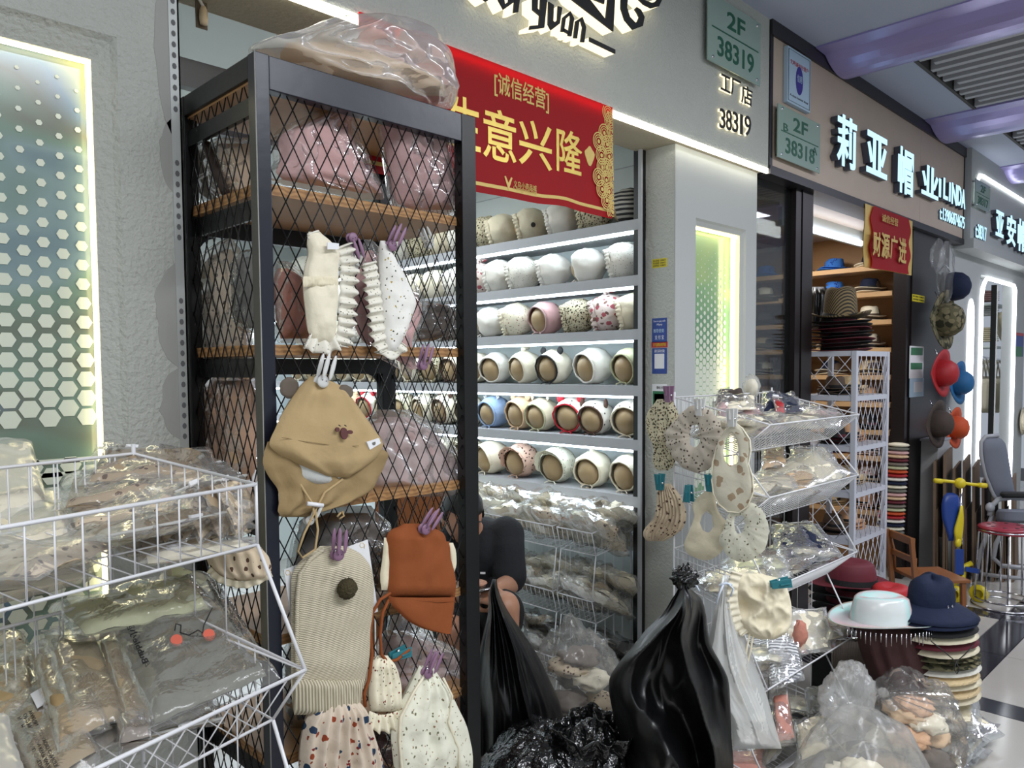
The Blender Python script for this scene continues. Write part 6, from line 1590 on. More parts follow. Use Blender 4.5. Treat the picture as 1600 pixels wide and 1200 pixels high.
# chair back of orange wood beyond
def wood_chair(label, loc, rz, s, seat_h, back_h, w=.30, mat='chair_wood', solid=False):
    t = thing('wooden_chair', label, 'chair', loc, rz); W_ = w/2
    for x in (-W_+.015, W_-.015):
        build('leg', MB().hexa([(x-.014, -W_, 0), (x+.014, -W_, 0), (x+.014, -W_+.028, 0), (x-.014, -W_+.028, 0), (x-.014, -W_+.01, seat_h), (x+.014, -W_+.01, seat_h), (x+.014, -W_+.038, seat_h), (x-.014, -W_+.038, seat_h)]), mat, t, smooth=False, bev=.002)
        build('rear_post', MB().hexa([(x-.014, W_-.03, 0), (x+.014, W_-.03, 0), (x+.014, W_, 0), (x-.014, W_, 0), (x-.012, W_+.035, back_h), (x+.012, W_+.035, back_h), (x+.012, W_+.06, back_h), (x-.012, W_+.06, back_h)]), mat, t, smooth=False, bev=.002)
    build('seat', MB().box((-W_-.01, -W_-.01, seat_h), (W_+.01, W_-.005, seat_h+.02)), mat, t, smooth=False, bev=.004)
    for z in (.35*seat_h,): build('stretcher', MB().box((-W_+.02, -W_+.008, z), (W_-.02, -W_+.022, z+.025)), mat, t, smooth=False)
    if solid: build('back_panel', MB().hexa([(-W_+.01, W_+.005, seat_h+.08), (W_-.01, W_+.005, seat_h+.08), (W_-.01, W_+.02, seat_h+.08), (-W_+.01, W_+.02, seat_h+.08), (-W_+.03, W_+.035, back_h), (W_-.03, W_+.035, back_h), (W_-.03, W_+.05, back_h), (-W_+.03, W_+.05, back_h)]), mat, t, smooth=False, bev=.01)
    else:
        for z, h in ((back_h-.05, .045), (seat_h+.42*(back_h-seat_h), .035)):
            k = (z-seat_h)/(back_h-seat_h)*.035
            build('back_rail', MB().box((-W_+.02, W_-.01+k, z), (W_-.02, W_+.012+k, z+h)), mat, t, smooth=False, bev=.003)
        for x in (-W_+.03, W_-.03): build('shaped_side', MB().tube([(x, W_+.0, seat_h+.02), (x*.9, W_+.012, seat_h+.5*(back_h-seat_h)), (x, W_+.035, back_h-.03)], .008, 6), mat, t)
    return t
wood_chair('orange wooden chair back seen through the mesh beside the seated man', (oT(642, 880, 3.7).x, oT(642, 880, 3.7).y, 0), R(-40), 1, .50, 1.0, .38, 'chair_wood', True)

# ================================================================== BLACK AND CLEAR SACKS
def sack(name, label, rows, t_, thick, mat, fold=.02, nf=5, seed=1, neck=None, nu=50, nv=44, wr=.012, ws=7, cat='bag', crease=0, cu=4, cv=1.2):
    fn = planeT(t_); c = fn((rows[-1][1]+rows[-1][2])/2, rows[-1][0], 0)
    t = thing(name, label, cat, c, world=True)
    build('plastic', pillow(rows, fn, thick, nu, nv, wr, ws, fold=fold, nf=nf, seed=seed, edge=.6, crease=crease, cu=cu, cv=cv), mat, t); return t
sack('black_bag', 'black plastic bag with twisted neck held at the knees of the seated man', [(905, 769, 776), (925, 764, 780), (955, 763, 794), (985, 756, 815), (1020, 748, 838), (1060, 742, 858), (1100, 739, 875), (1140, 737, 884), (1200, 736, 886), (1260, 740, 880)], 2.62, .12, 'black_poly', 0, 6, 71, nu=90, nv=60, wr=.004, crease=.06, cu=5, cv=.9)
t = sack('black_bag', 'big pointed black plastic bag hung on the bib rack and tied with white ribbon', [(892, 1064, 1078), (903, 1058, 1084), (918, 1060, 1078), (935, 1050, 1096), (960, 1034, 1103), (985, 1008, 1106), (1010, 988, 1112), (1040, 964, 1128), (1062, 952, 1138), (1095, 954, 1141), (1150, 968, 1143), (1200, 982, 1146), (1260, 990, 1140)], 2.36, .13, 'black_poly', 0, 5, 72, nu=100, nv=80, wr=.008, ws=6, crease=.11, cu=3, cv=2.2)
tf = planeT(2.34)
c = tf(1070, 902, .03)
build('ruffled_neck', MB().ell(c, (.036, .036, .034), 40, 26, lambda d: 1+.45*noise.noise(d*4.2)+.22*noise.noise(d*9)), 'black_poly_glossy', t)
build('ribbon', MB().tube([tf(x, y, .035) for x, y in ((1056, 912), (1066, 909), (1078, 912), (1084, 910))], .004, 6).tube([tf(x, y, .045) for x, y in ((1068, 911), (1070, 930), (1068, 960))], .0035, 6).tube([tf(x, y, .05) for x, y in ((1078, 911), (1088, 915), (1093, 924))], .003, 6), 'white_ribbon', t)
def crumple(name, label, c, r, mat, seed, amp=.14, ridge=-.15, sc=1.3, nu=70, nv=44, cat='bag'):
    t = thing(name, label, cat, (c[0], c[1], 0), world=True)
    build('plastic', blob(c, r, nu, nv, amp, sc, seed, True, ridge), mat, t); return t
def packed(par, c, r, n, mats, seed):
    q = random.Random(seed)
    for k in range(n):
        a = k*2.4; rr = (k/n)**.5; z = 1-2*(k+.5)/n
        p = (c[0]+r[0]*rr*math.cos(a), c[1]+r[1]*rr*math.sin(a), c[2]+r[2]*z)
        build('folded_hat', blob(p, (.075, .075, .035), 20, 12, .35, 2.2, seed*9+k, False, -.2), mats[k % len(mats)], par)
c = oT(850, 1190, 2.45); crumple('black_bag', 'low crumpled black sack on the floor below the hanging bags', (c.x, c.y, .20), (.23, .22, .26), 'black_poly_glossy', 3)
c = oT(930, 1170, 2.40); t = crumple('black_bag', 'open glossy black sack with gathered mouth near the pointed bag', (c.x, c.y, .22), (.14, .14, .26), 'black_poly_glossy', 5, .16, -.18)
build('bag_mouth', MB().grid(lambda u, v: (lambda a, rr: (c.x+rr*math.cos(a), c.y+rr*math.sin(a), .40+.07*v+.03*noise.noise(Vector((math.cos(a)*2, math.sin(a)*2, v)))))(2*math.pi*u, .09+.035*v+.012*math.sin(2*math.pi*u*11)), 80, 8, True), 'black_poly_glossy', t, sol=.002)
c = oT(905, 1095, 2.9); crumple('clear_sack', 'dim clear sack of bagged hats on the floor behind the black sacks', (c.x, c.y, .30), (.20, .2, .33), 'clear_bag', 7, .2, -.25)
packed(bpy.data.objects['clear_sack'], (c.x, c.y, .30), (.13, .13, .22), 12, ['cloth_taupe', 'print_brown_floral', 'cloth_ivory', 'cloth_grey'], 1)
c = oT(985, 1165, 2.7); crumple('black_bag', 'small dark sack squeezed beside the door frame', (c.x, c.y, .15), (.15, .15, .2), 'black_poly', 9)
t = sack('plastic_sack', 'long milky plastic bag tied with pale ribbon, hanging at the bib rack front', [(898, 1130, 1138), (915, 1124, 1144), (930, 1122, 1147), (960, 1115, 1153), (1000, 1107, 1166), (1040, 1100, 1180), (1075, 1106, 1194), (1100, 1122, 1202), (1130, 1140, 1210), (1155, 1144, 1217), (1170, 1146, 1221)], 2.44, .05, 'milky_bag', 0, 5, 73, nu=60, nv=60, wr=.004, ws=7, crease=.018, cu=3, cv=1.0)
tf = planeT(2.42)
build('ribbon', MB().tube([tf(x, y, .03) for x, y in ((1124, 915), (1134, 911), (1144, 914))], .004, 6).tube([tf(x, y, .035) for x, y in ((1130, 914), (1124, 928), (1119, 944))], .003, 6).tube([tf(x, y, .035) for x, y in ((1138, 912), (1146, 920), (1142, 932))], .003, 6), 'white_ribbon', t)

# clear sacks on the corridor floor at the rack's foot
c = oT(1345, 1190, 2.55)
t = crumple('clear_sack', 'big domed frosted sack on the floor in front of the bib rack', (c.x, c.y, .15), (.25, .22, .30), 'bubble_clear', 21, .10, -.08, 1.5)
packed(t, (c.x, c.y, .14), (.15, .13, .11), 12, ['cloth_cream', 'cloth_ivory', 'straw', 'cloth_white'], 2)
c = oT(1425, 1130, 2.85)
t = crumple('clear_sack', 'knotted clear sack of pale hats between rack and hat piles', (c.x, c.y, .22), (.19, .19, .24), 'clear_bag', 23, .12, -.2, 2)
packed(t, (c.x, c.y, .20), (.11, .11, .14), 12, ['straw_pink', 'cloth_peach', 'cloth_ivory', 'cloth_taupe'], 3)
k = oT(1380, 1082, 2.84)
build('knot', MB().ell(k, (.02, .02, .016), 16, 10, lambda d: 1+.3*noise.noise(d*4)), 'clear_bag_soft', t)
build('gathers', MB().grid(lambda u, v: Vector((k.x, k.y, k.z))*(1-v)+Vector((c.x+.15*math.cos(6.283*u), c.y+.15*math.sin(6.283*u), .36))*v+Vector((0, 0, .012*math.sin(u*62.8)*v)), 60, 6, True), 'clear_bag', t)
t = crumple('clear_sack', 'flattened empty clear sack flopping between the frosted sack and the rack', (oT(1325, 1085, 2.75)), (.12, .08, .10), 'clear_bag_soft', 25, .2, .2, 2, 50, 30)

# ================================================================== HAT SHOP
def fedora(r=.15, crown='straw', brim='straw', band='cloth_black', h=.105, pinch=.35, up=.02, rz=0, flat=False, label='hat', loc=(0, 0, 0)):
    t = thing('brimmed_hat', label, 'hat', loc, rz)
    def cf(x, y, z, a):
        k = max(0, (z-.05)/h)
        if z > .02: x *= 1-.22*k*abs(math.sin(a))*pinch; z -= .030*max(0, 1-abs(y)/.035)*k*(1 if x > -1 else 1)*pinch*(1-min(1, math.hypot(x, y)/.10))*3
        return x, y*1.0, z
    cr = MB().lathe([(.085, .004), (.083, .03), (.080, .06), (.074, h-.01), (.066, h), (.05, h+.006), (.03, h+.003), (0, h)], 28, sx=1.15, f=cf)
    build('crown', cr, crown, t)
    def bf(x, y, z, a):
        q = math.hypot(x/1.15, y)/r
        return x, y, z + up*max(0, q-.6)*abs(math.sin(a))**2*2.2 - .012*max(0, q-.6)*abs(math.cos(a))
    build('brim', MB().lathe([(.083, .006), (r*.75, .003), (r*.95, .005), (r, .008), (r*.95, .002), (.083, .0)], 32, sx=1.1, f=bf), brim, t)
    if band: build('band', MB().lathe([(.0855, .006), (.084, .032)], 28, sx=1.155, f=cf), band, t)
    return t
HP = {}
for k, kw in dict(straw=dict(), black=dict(crown='cloth_black', brim='cloth_black', band='cloth_maroon'), pink=dict(crown='straw_pink', brim='straw_pink'), white=dict(crown='cloth_ivory', brim='cloth_ivory', band='straw_dark'),
                  dark=dict(crown='straw_dark', brim='straw_dark'), blue=dict(crown='print_bluehat', brim='print_bluehat', band=None), floral=dict(crown='print_rose', brim='straw', band='cloth_black'), camo=dict(crown='print_camo', brim='print_camo'),
                  navyw=dict(crown='cloth_navy', brim='cloth_ivory', band='cloth_black'), leaf=dict(crown='print_rose', brim='print_rose', band='cloth_black'), plaid=dict(crown='plaid', brim='plaid', band=None), maroon=dict(crown='cloth_maroon', brim='cloth_maroon', band='cloth_black')).items():
    HP[k] = fedora(**kw)
HD = dict(straw='natural straw fedora with black band', black='black felt fedora', pink='salmon straw fedora', white='ivory fedora with brown band', dark='dark brown straw hat', blue='bright blue printed bucket hat', floral='straw fedora with floral crown', camo='camouflage hat', navyw='navy crowned hat with white brim', leaf='rose print fedora', plaid='plaid fedora', maroon='maroon felt hat')
shz = (2.345, 2.148, 1.936, 1.726, 1.52, 1.31, 1.10, .9, .69, .48)
seqs = [['navyw', 'blue', 'navyw', 'blue'], ['navyw', 'blue', 'navyw', 'white'], ['white', 'floral', 'leaf', 'dark'], ['white', 'navyw', 'black', 'straw'], ['straw', 'navyw', 'dark', 'white'], ['pink', 'straw', 'black', 'pink'], ['black', 'straw', 'pink', 'dark'], ['leaf', 'maroon', 'straw', 'straw'], ['floral', 'leaf', 'camo', 'dark'], ['pink', 'straw', 'dark', 'straw']]
SN = ['top', 'second', 'third', 'fourth', 'fifth', 'sixth', 'seventh', 'eighth', 'ninth', 'tenth']
for i, z in enumerate(shz):
    for j in range(4):
        y = 2.30+.29*j; k = seqs[i][j]; n = 2 if i == 0 else 3
        for q in range(n):
            kk = k if q == n-1 or i > 6 else [k, 'dark', 'black'][q % 3]
            dup(HP[kk], (6.185+rnd.uniform(-.01, .01), y+rnd.uniform(-.01, .01), z+.001+.014*q), (0, 0, R(80+rnd.uniform(-30, 30))), f'{HD[kk]}, {["bottom", "middle", "top"][q if n == 3 else q+1]}, stack {["one", "two", "three", "four"][j]} on the {SN[i]} wall shelf', 'hats stacked on the wall shelves', 'hat', .78)
# hats behind the display glass
for i, z in enumerate((2.282, 1.992, 1.722, 1.452, 1.182, .922)):
    for j in range(2):
        k = [['dark', 'black'], ['navyw', 'dark'], ['black', 'floral'], ['dark', 'white'], ['straw', 'black'], ['black', 'dark']][i][j]
        dup(HP[k], (3.97+.2*j, 2.27, z), (0, 0, R(rnd.uniform(0, 180))), f'{HD[k]} behind the display glass, {SN[i]} shelf, {"pillar" if j == 0 else "post"} end', 'hats behind the display glass', 'hat', .62)
# white mesh stand with the tall stack of felt hats
A = oT(1330, 700, 1).copy(); 
X0, Y0 = 4.50, 1.745; X1, Y1 = 5.02, 2.12; ZT = 1.675
stand = thing('mesh_stand', 'white steel stand with crossed wire sides inside the hat shop doorway', 'rack', (X0, Y0, 0), world=True)
for x, y in ((X0, Y0), (X1-.03, Y0), (X0, Y1-.03), (X1-.03, Y1-.03)):
    build('post', MB().box((x, y, 0), (x+.03, y+.03, ZT)), 'white_steel', stand, smooth=False, bev=.002)
lev = [ZT-.03, 1.385, 1.09, .82, .545, .27, .05]
for z in lev:
    build('rail', MB().box((X0+.03, Y0+.004, z), (X1-.03, Y0+.022, z+.03)), 'white_steel', stand, smooth=False)
    build('rail', MB().box((X0+.004, Y0+.03, z), (X0+.022, Y1-.03, z+.03)), 'white_steel', stand, smooth=False)
for a, b in zip(lev[1:], lev):
    build('crossed_wires', diamond_mesh(lambda u, z: (X0+.03+u, Y0+.002, a+.03+z), X1-X0-.06, b-a-.03, .075, .14, .0022), 'white_steel', stand)
    build('crossed_wires', diamond_mesh(lambda u, z: (X0+.002, Y0+.03+u, a+.03+z), Y1-Y0-.06, b-a-.03, .12, .14, .0022), 'white_steel', stand)
    build('deck', MB().box((X0+.01, Y0+.01, a+.028), (X1-.01, Y1-.01, a+.031)), 'white_steel', stand, smooth=False)
cx_, cy_ = oT(1320, 480, 4.62).x, 1.92
for k in range(9):
    dup(HP['black' if k % 3 else 'maroon'], (cx_+rnd.uniform(-.012, .012), cy_+rnd.uniform(-.01, .01), ZT+.002+.021*k), (0, 0, R(rnd.uniform(-20, 20))), f'black felt brim of the tall hat stack on the white stand, {ORD[k]} from below', 'felt hats stacked on the white stand', 'hat', (1.22, 1.22, .7))
dup(HP['plaid'], (cx_, cy_, ZT+.20), (0, 0, R(10)), 'plaid fedora crowning the tall stack on the white stand', None, 'hat', (1.15, 1.15, 1.7))
for i, a in enumerate(lev[1:5]):
    for j in range(2):
        k = ['dark', 'straw', 'black', 'pink', 'camo', 'straw', 'dark', 'pink'][i*2+j]
        for q in range(3):
            dup(HP[k], (X0+.17+.22*j, Y0+.19, a+.033+.017*q), (0, 0, R(rnd.uniform(0, 90))), f'{HD[k]}, white stand, {SN[i]} deck, {"near" if j == 0 else "outer"} stack, {["lowest", "middle", "uppermost"][q]}', 'hats inside the white stand', 'hat', .68)
sack('black_bag', 'black plastic bag slumped beside the tall felt hat stack', [(448, 1268, 1290), (465, 1264, 1302), (490, 1262, 1300), (515, 1262, 1290)], 5.0, .08, 'black_poly', .01, 4, 81, nu=24, nv=20)
# scarves by the brown frame
t = thing('scarf_stack', 'tall narrow stack of folded striped scarves by the brown door frame', 'scarf', (5.95, 2.25, 0), world=True)
cols = ['cloth_ivory', 'cloth_red', 'cloth_taupe', 'cloth_pink', 'cloth_navy', 'cloth_orange', 'cloth_maroon', 'cloth_grey', 'cloth_white', 'cloth_sage', 'cloth_peach']
p0, p1 = oX(1404, 695, 5.98), oX(1390, 830, 5.98)
for k in range(24):
    f = k/23; c = p0*(1-f)+p1*f; w_ = .06+.02*f
    build('scarf', MB().ell((c.x, c.y, c.z), (w_, w_*1.3, .017), 12, 6), cols[(k*7) % len(cols)], t)

# hats hanging on the brown wall
def hang(label, px, py, Y, mat, s, kind='dome', tilt=0, rz=0, mat2=None):
    c = oY(px, py, Y); t = thing('hanging_hat', label, 'hat', c, rot=(R(90)+tilt, rz, 0)); t.scale = (s,)*3
    if kind == 'dome':
        build('crown', MB().lathe([(.085, 0), (.088, .03), (.082, .065), (.06, .095), (.03, .108), (0, .11)], 26, sx=1.1), mat, t)
        build('brim', MB().lathe([(.084, 0), (.12, -.008), (.155, .0), (.155, .004), (.12, -.002), (.086, .006)], 30, sx=1.15, f=lambda x, y, z, a: (x, y, z+.03*abs(math.sin(a))*(math.hypot(x, y) > .11))), mat2 or mat, t)
    elif kind == 'cap':
        build('crown', MB().lathe([(.085, 0), (.088, .03), (.080, .07), (.055, .1), (.02, .115), (0, .116)], 26, sx=1.1), mat, t)
        build('peak', MB().grid(lambda u, v: ((.09+.07*v)*math.sin(R(-60+120*u)), -(.08+.09*v)*math.cos(R(-60+120*u)), -.004-.02*v), 16, 5), mat2 or mat, t, sol=.004)
    build('hook', MB().tube([(0, .09, .0), (0, .13, -.02), (0, .15, -.03)], .003, 6), 'chrome', t)
    return t
hang('navy cap in a clear bag hanging topmost on the brown wall', 1484, 448, 1.86, 'cloth_navy', 1.25, 'cap', 0, 0)
hang('camouflage sun hat with dark mesh crown hanging under the navy cap', 1470, 500, 1.88, 'print_camo', 1.45, 'dome', 0, 0, 'print_camo')
hang('red shiny cowboy hat hanging in front of a blue one', 1468, 583, 1.84, 'cloth_red', 1.15)
hang('bright blue hat behind the red one', 1494, 598, 1.93, 'cloth_bluebright', 1.15)
hang('dark brown cowboy hat low on the brown wall', 1460, 662, 1.84, 'cloth_darkbrown', 1.15)
hang('orange hat with two domes behind the brown cowboy hat', 1488, 668, 1.93, 'cloth_orange', 1.1)
for (x, y, r_) in ((1478, 430, .10), (1466, 400, .05)):
    t = thing('hanging_bag', f'{"large" if r_ > .06 else "small"} clear hanging bag around the caps on the brown wall', 'bag', oY(x, y, 1.86), world=True)
    build('plastic_bag', blob(oY(x, y, 1.85), (r_*1.3, .05, r_*2.2), 24, 16, .25, 2.5, 31, False), 'clear_bag', t)
    build('hanger_hook', MB().tube([oY(x, y-18, 1.85), oY(x, y-26, 1.9)], .002, 5), 'chrome', t)

# ---------------------------------------------------------------- floor piles
g0 = oZ(1478, 1150, 0)
def pile_pos(py, t_=3.0): return None
PX, PY_ = oT(1466, 1000, 3.06).x, oT(1466, 1000, 3.06).y
zat = lambda py: oT(1478, py, 3.02).z
# bagged hats at the bottom
for k in range(6):
    rp(f'hat in a clear bag under the sun hat pile, {ORD[k]} from the floor', (PX+.02, PY_+.01, .035+.042*k), .34, .30, R(rnd.uniform(-20, 20)), R(rnd.uniform(-4, 4)), .05, ['lining_grey', 'cloth_cream'][k % 2], bag='clear_bag', group='bagged hats under the pile', zip_=False, wr=.008, nu=14)
rp('empty clear bag end trailing on the tiles from the pile', (PX+.22, PY_-.06, .05), .25, .16, R(-20), R(4), .03, 'lining_grey', bag='clear_bag_soft', zip_=False, wr=.012)
def visor(label, z, mat, s, dx_=0, rz=0, wide=1.0):
    t = thing('sun_hat', label, 'hat', (PX+dx_, PY_, z), rz)
    build('brim', MB().lathe([(.08, .012), (.12, .008), (.16, 0), (.165, .002), (.12, .014), (.08, .018)], 32, sx=1.1*wide*s, sy=s, f=lambda x, y, q, a: (x, y, q-.02*max(0, math.hypot(x, y)/.16-.6)*math.cos(a)**2)), mat, t)
    build('crown', MB().lathe([(.085*s, .012), (.082*s, .022), (.05*s, .028), (0, .03)], 24, sx=1.1), mat, t); return t
z0 = .30; cl_ = [('cloth_cream', 'cream sun hat brim low in the floor pile'), ('straw', 'straw mesh brim in the floor pile'), ('cloth_cream', 'ivory brim above the straw mesh one'), ('straw', 'sand brim with black cord in the floor pile'), ('cloth_white', 'off-white brim beneath the camouflage one'),
               ('print_camo', 'camouflage brim in the floor pile'), ('print_camo', 'upper camouflage brim in the floor pile'), ('cloth_cream', 'beige brim over the camouflage ones'), ('cloth_maroon', 'maroon brim in the floor pile'), ('cloth_cream', 'pale beige brim under the navy hats'), ('cloth_black', 'black brim under the big navy hat'), ('cloth_navy', 'second navy brim under the big navy hat')]
zz0 = z0
for k, (m_, lb) in enumerate(cl_):
    visor(lb, zz0, m_, .92-.002*k, rnd.uniform(-.012, .012)-.004*k, R(rnd.uniform(-12, 12))); zz0 += .027
t = thing('sun_hat', 'big navy sun hat with metal eyelets on top of the floor pile', 'hat', (PX-.03, PY_+.02, zz0), R(0)); t.scale = (.84, .84, .9)
def nf_(x, y, z, a):
    return x, y, z+.012*math.sin(3*a)*min(1, z/.05)+.01*noise.noise(Vector((x*9, y*9, z*9)))
build('crown', MB().lathe([(.098, .02), (.10, .05), (.096, .09), (.088, .118), (.07, .135), (.04, .142), (0, .144)], 36, sx=1.12, f=nf_), 'cloth_navy', t)
build('brim', MB().lathe([(.098, .024), (.13, .012), (.17, -.008), (.195, -.022), (.20, -.020), (.17, -.002), (.13, .020), (.098, .032)], 40, sx=1.05), 'cloth_navy', t)
for a in (-60, -42, -120, -105):
    x, y = .112*math.cos(R(a)), .102*math.sin(R(a)); z = .09 if a > -70 else .035
    build('eyelet', MB().tube([(x+.006*math.cos(R(q)), y, z+.006*math.sin(R(q))) for q in range(0, 360, 45)], .0014, 5, True), 'chrome', t)
build('snap', MB().ell((.15, -.11, .002), (.006, .006, .003), 10, 6), 'chrome', t)
t = thing('chin_cord', 'black chin cord hanging in a V from the floor hat pile', 'cord', (PX, PY_, .3), world=True)
fn = planeT(2.86)
build('cord', MB().tube([fn(*p, 0) for p in ((1455, 1002), (1475, 1018), (1494, 1034), (1508, 1022), (1521, 1008))], .0022, 5).tube([fn(*p, 0) for p in ((1494, 1034), (1491, 1046), (1495, 1053), (1499, 1046), (1494, 1034))], .0022, 5), 'print_black', t)
# draped stool with the white iridescent cowboy hat
QX, QY = oT(1375, 1000, 3.05).x, oT(1375, 1000, 3.05).y
zt_ = oT(1375, 968, 3.05).z
t = thing('draped_stand', 'stand draped in dark brown cloth under the pearly cowboy hat', 'stand', (QX, QY, 0), world=True)
fn = planeT(3.02)
build('cloth', pillow([(966, 1335, 1436), (985, 1338, 1444), (1010, 1342, 1452), (1040, 1352, 1458), (1070, 1366, 1464), (1095, 1400, 1470), (1108, 1440, 1468)], fn, .10, 34, 26, .006, 6, fold=.008, nf=4, seed=90, edge=.6), 'cloth_brown', t)
build('pole', MB().tube([(QX, QY, 0), (QX, QY, zt_-.05)], .02, 10).lathe([(0, 0), (.15, 0), (.15, .02), (0, .03)], 24, (QX, QY, 0)), 'chrome', t)
t = fedora(.15, 'iridescent', 'iridescent', None, .115, .5, .03, R(-42), label='pearly white cowboy hat with bead fringe on the draped stand', loc=(QX-.02, QY-.01, zt_+.005)); t.scale = (1.22, 1.12, .86)
fr_ = MB()
for k in range(26):
    a = R(-150+k*5.2); x, y = .158*math.cos(a)*1.05, .146*math.sin(a)
    fr_.tube([(x, y, .002), (x, y, -.045-.012*math.sin(k*1.7))], .0016, 5)
o = build('bead_fringe', fr_, 'chrome', t); o['kind'] = 'stuff'
# stack behind: maroon/black hats, red hat
for k in range(7):
    c = oT(1330, 925, 3.6); dup(HP['maroon' if k == 6 else 'black'], (c.x, c.y, .30+.045*k), (0, 0, R(20*k)), f'{"maroon" if k == 6 else "black"} hat in the stack behind the pearly cowboy hat, {ORD[k]} from below', 'black hats behind the cowboy hat', 'hat', (1.15, 1.15, 1))
t = thing('hat_box', 'dark box under the stack of black hats', 'box', (c.x, c.y, 0)); build('box_body', MB().box((-.13, -.13, 0), (.13, .13, .29)), 'cloth_black', t, smooth=False, bev=.01)
build('lid', MB().box((-.135, -.135, .26), (.135, .135, .298)), 'cloth_black', t, smooth=False, bev=.004)
c = oT(1392, 925, 3.45); t = fedora(.13, 'cloth_red', 'cloth_red', None, .1, .2, .02, 0, label='red hat peeking between the cowboy hat and the navy one', loc=(c.x, c.y, .50))
t2 = thing('hat_box', 'low dark box under the red hat', 'box', (c.x, c.y, 0)); build('box_body', MB().box((-.1, -.1, 0), (.1, .1, .47)), 'cloth_black', t2, smooth=False, bev=.01)
build('lid', MB().box((-.104, -.104, .45), (.104, .104, .498)), 'cloth_black', t2, smooth=False, bev=.004)
# dark hats and goods low behind the bib rack
t = thing('fringed_scarves', 'grey fringed scarves hanging low behind the bib rack', 'scarf', oT(1330, 1040, 3.3), world=True)
fb = MB()
for k in range(26):
    x = 1300+k*2.6; fb.tube([oT(x, 1000+3*math.sin(k), 3.3), oT(x+1, 1040, 3.29), oT(x+rnd.uniform(-3, 3), 1085+rnd.uniform(-8, 8), 3.3)], .004, 5)
o = build('fringe', fb, 'cloth_taupe', t); o['kind'] = 'stuff'
build('bar', MB().tube([oT(1295, 998, 3.3), oT(1372, 998, 3.3)], .008, 8), 'chrome', t)

# wooden child's chair
c = oZ(1458, 925, 0)
wood_chair('small brown wooden child chair behind the navy sun hat', (oT(1452, 900, 4.75).x, oT(1452, 900, 4.75).y, 0), R(48), 1, .285, .56, .30)
# scooter
c = oZ(1502, 905, 0); sx_, sy_ = c.x, c.y
fn = planeT(5.15)
t = thing('kick_scooter', 'blue and yellow child scooter parked upright by the flattened boxes', 'scooter', (sx_, sy_, 0), world=True)
build('handlebar', MB().tube([fn(1463, 750, 0), fn(1480, 752, 0), fn(1499, 754, 0), fn(1520, 757, 0), fn(1540, 759, 0)], .011, 8), 'plastic_yellow', t)
build('handlebar_hub', MB().ell(fn(1500, 755, .01), (.036, .036, .036), 14, 10), 'plastic_yellow', t)
for x in (1466, 1535): build('grip', MB().tube([fn(x-6, 751+(x-1466)*.1, .0), fn(x+6, 752+(x-1466)*.1, 0)], .017, 10), 'plastic_yellow', t)
build('stem', MB().tube([fn(1501, 760, 0), fn(1502, 850, 0)], .012, 10), 'chrome', t)
build('seat_pad', pillow([(770, 1480, 1490), (775, 1474, 1498), (790, 1471, 1500), (810, 1472, 1498), (830, 1478, 1493), (845, 1482, 1490)], fn, .03, 18, 18, .001, 4, seed=92), 'plastic_blue', t)
build('side_shell', pillow([(790, 1500, 1505), (810, 1495, 1506), (830, 1490, 1505), (845, 1493, 1503)], planeT(5.12), .02, 12, 14, .001, 4, seed=93), 'plastic_yellow', t)
build('hinge_cap', MB().ell(fn(1497, 848, .03), (.032, .02, .032), 16, 10), 'plastic_yellow', t)
build('steering_post', MB().hexa([fn(1492, 898, -.03), fn(1506, 898, -.03), fn(1506, 858, -.03), fn(1492, 858, -.03), fn(1492, 898, .03), fn(1506, 898, .03), fn(1506, 858, .03), fn(1492, 858, .03)]), 'plastic_blue', t, smooth=False, bev=.004)
build('front_fork', MB().tube([fn(1488, 912, 0), fn(1504, 905, .0), fn(1506, 885, 0), fn(1518, 880, 0)], .018, 8), 'plastic_yellow', t)
build('footboard', MB().hexa([fn(1508, 893, -.04), fn(1530, 897, -.04), fn(1530, 889, -.04), fn(1508, 885, -.04), fn(1508, 893, .04), fn(1530, 897, .04), fn(1530, 889, .04), fn(1508, 885, .04)]), 'plastic_blue', t, smooth=False, bev=.004)
for x, y in ((1530, 897), (1492, 905)):
    w_ = fn(x, y, 0); w_.z = .06; build('wheel', MB().lathe([(.03, -.018), (.055, -.016), (.06, 0), (.055, .016), (.03, .018), (.02, .02), (0, .02)], 20, (0, 0, 0), f=lambda a, b, z_, q: (w_.x+z_, w_.y+a, w_.z+b)), 'plastic_yellow', t)
# cardboard sheets
for k in range(9):
    f = k/8; xa = oZ(1490+k*6.2, 905-k*1.5, 0); d = .05*k
    bx_, by_ = 6.12+.045*k, 1.80-.052*k
    h = .82+.06*math.sin(k*2.1)+(.06 if k < 4 else -.03)
    t = thing('cardboard_sheet', f'flattened brown cardboard box leaning at the white wall, {ORD[k]} from the scooter', 'box', (bx_, by_, 0), group='flattened boxes at the white wall')
    build('flap', MB().hexa([(0, 0, 0), (.02, -.012, 0), (.46, .06, 0), (.44, .072, 0), (.06, .03, h), (.08, .018, h), (.50, .09, h*1.02), (.48, .102, h*1.02)]), 'cardboard', t, smooth=False)
    build('folded_flap', MB().hexa([(.022, -.018, .02), (.03, -.022, .02), (.44, .045, .02), (.435, .05, .02), (.07, .008, h*.6), (.078, .002, h*.6), (.47, .066, h*.6), (.465, .07, h*.6)]), 'cardboard', t, smooth=False)
t = thing('toilet_bin', 'white plastic bin just inside the brown wall corner', 'bin', (6.35, 1.75, 0)); build('body', MB().lathe([(0, 0), (.08, 0), (.095, .28), (.1, .30), (.09, .30), (.08, .02), (0, .02)], 20), 'toilet_white', t); build('rim', MB().lathe([(.1, .29), (.106, .3), (.1, .312)], 20), 'toilet_white', t)
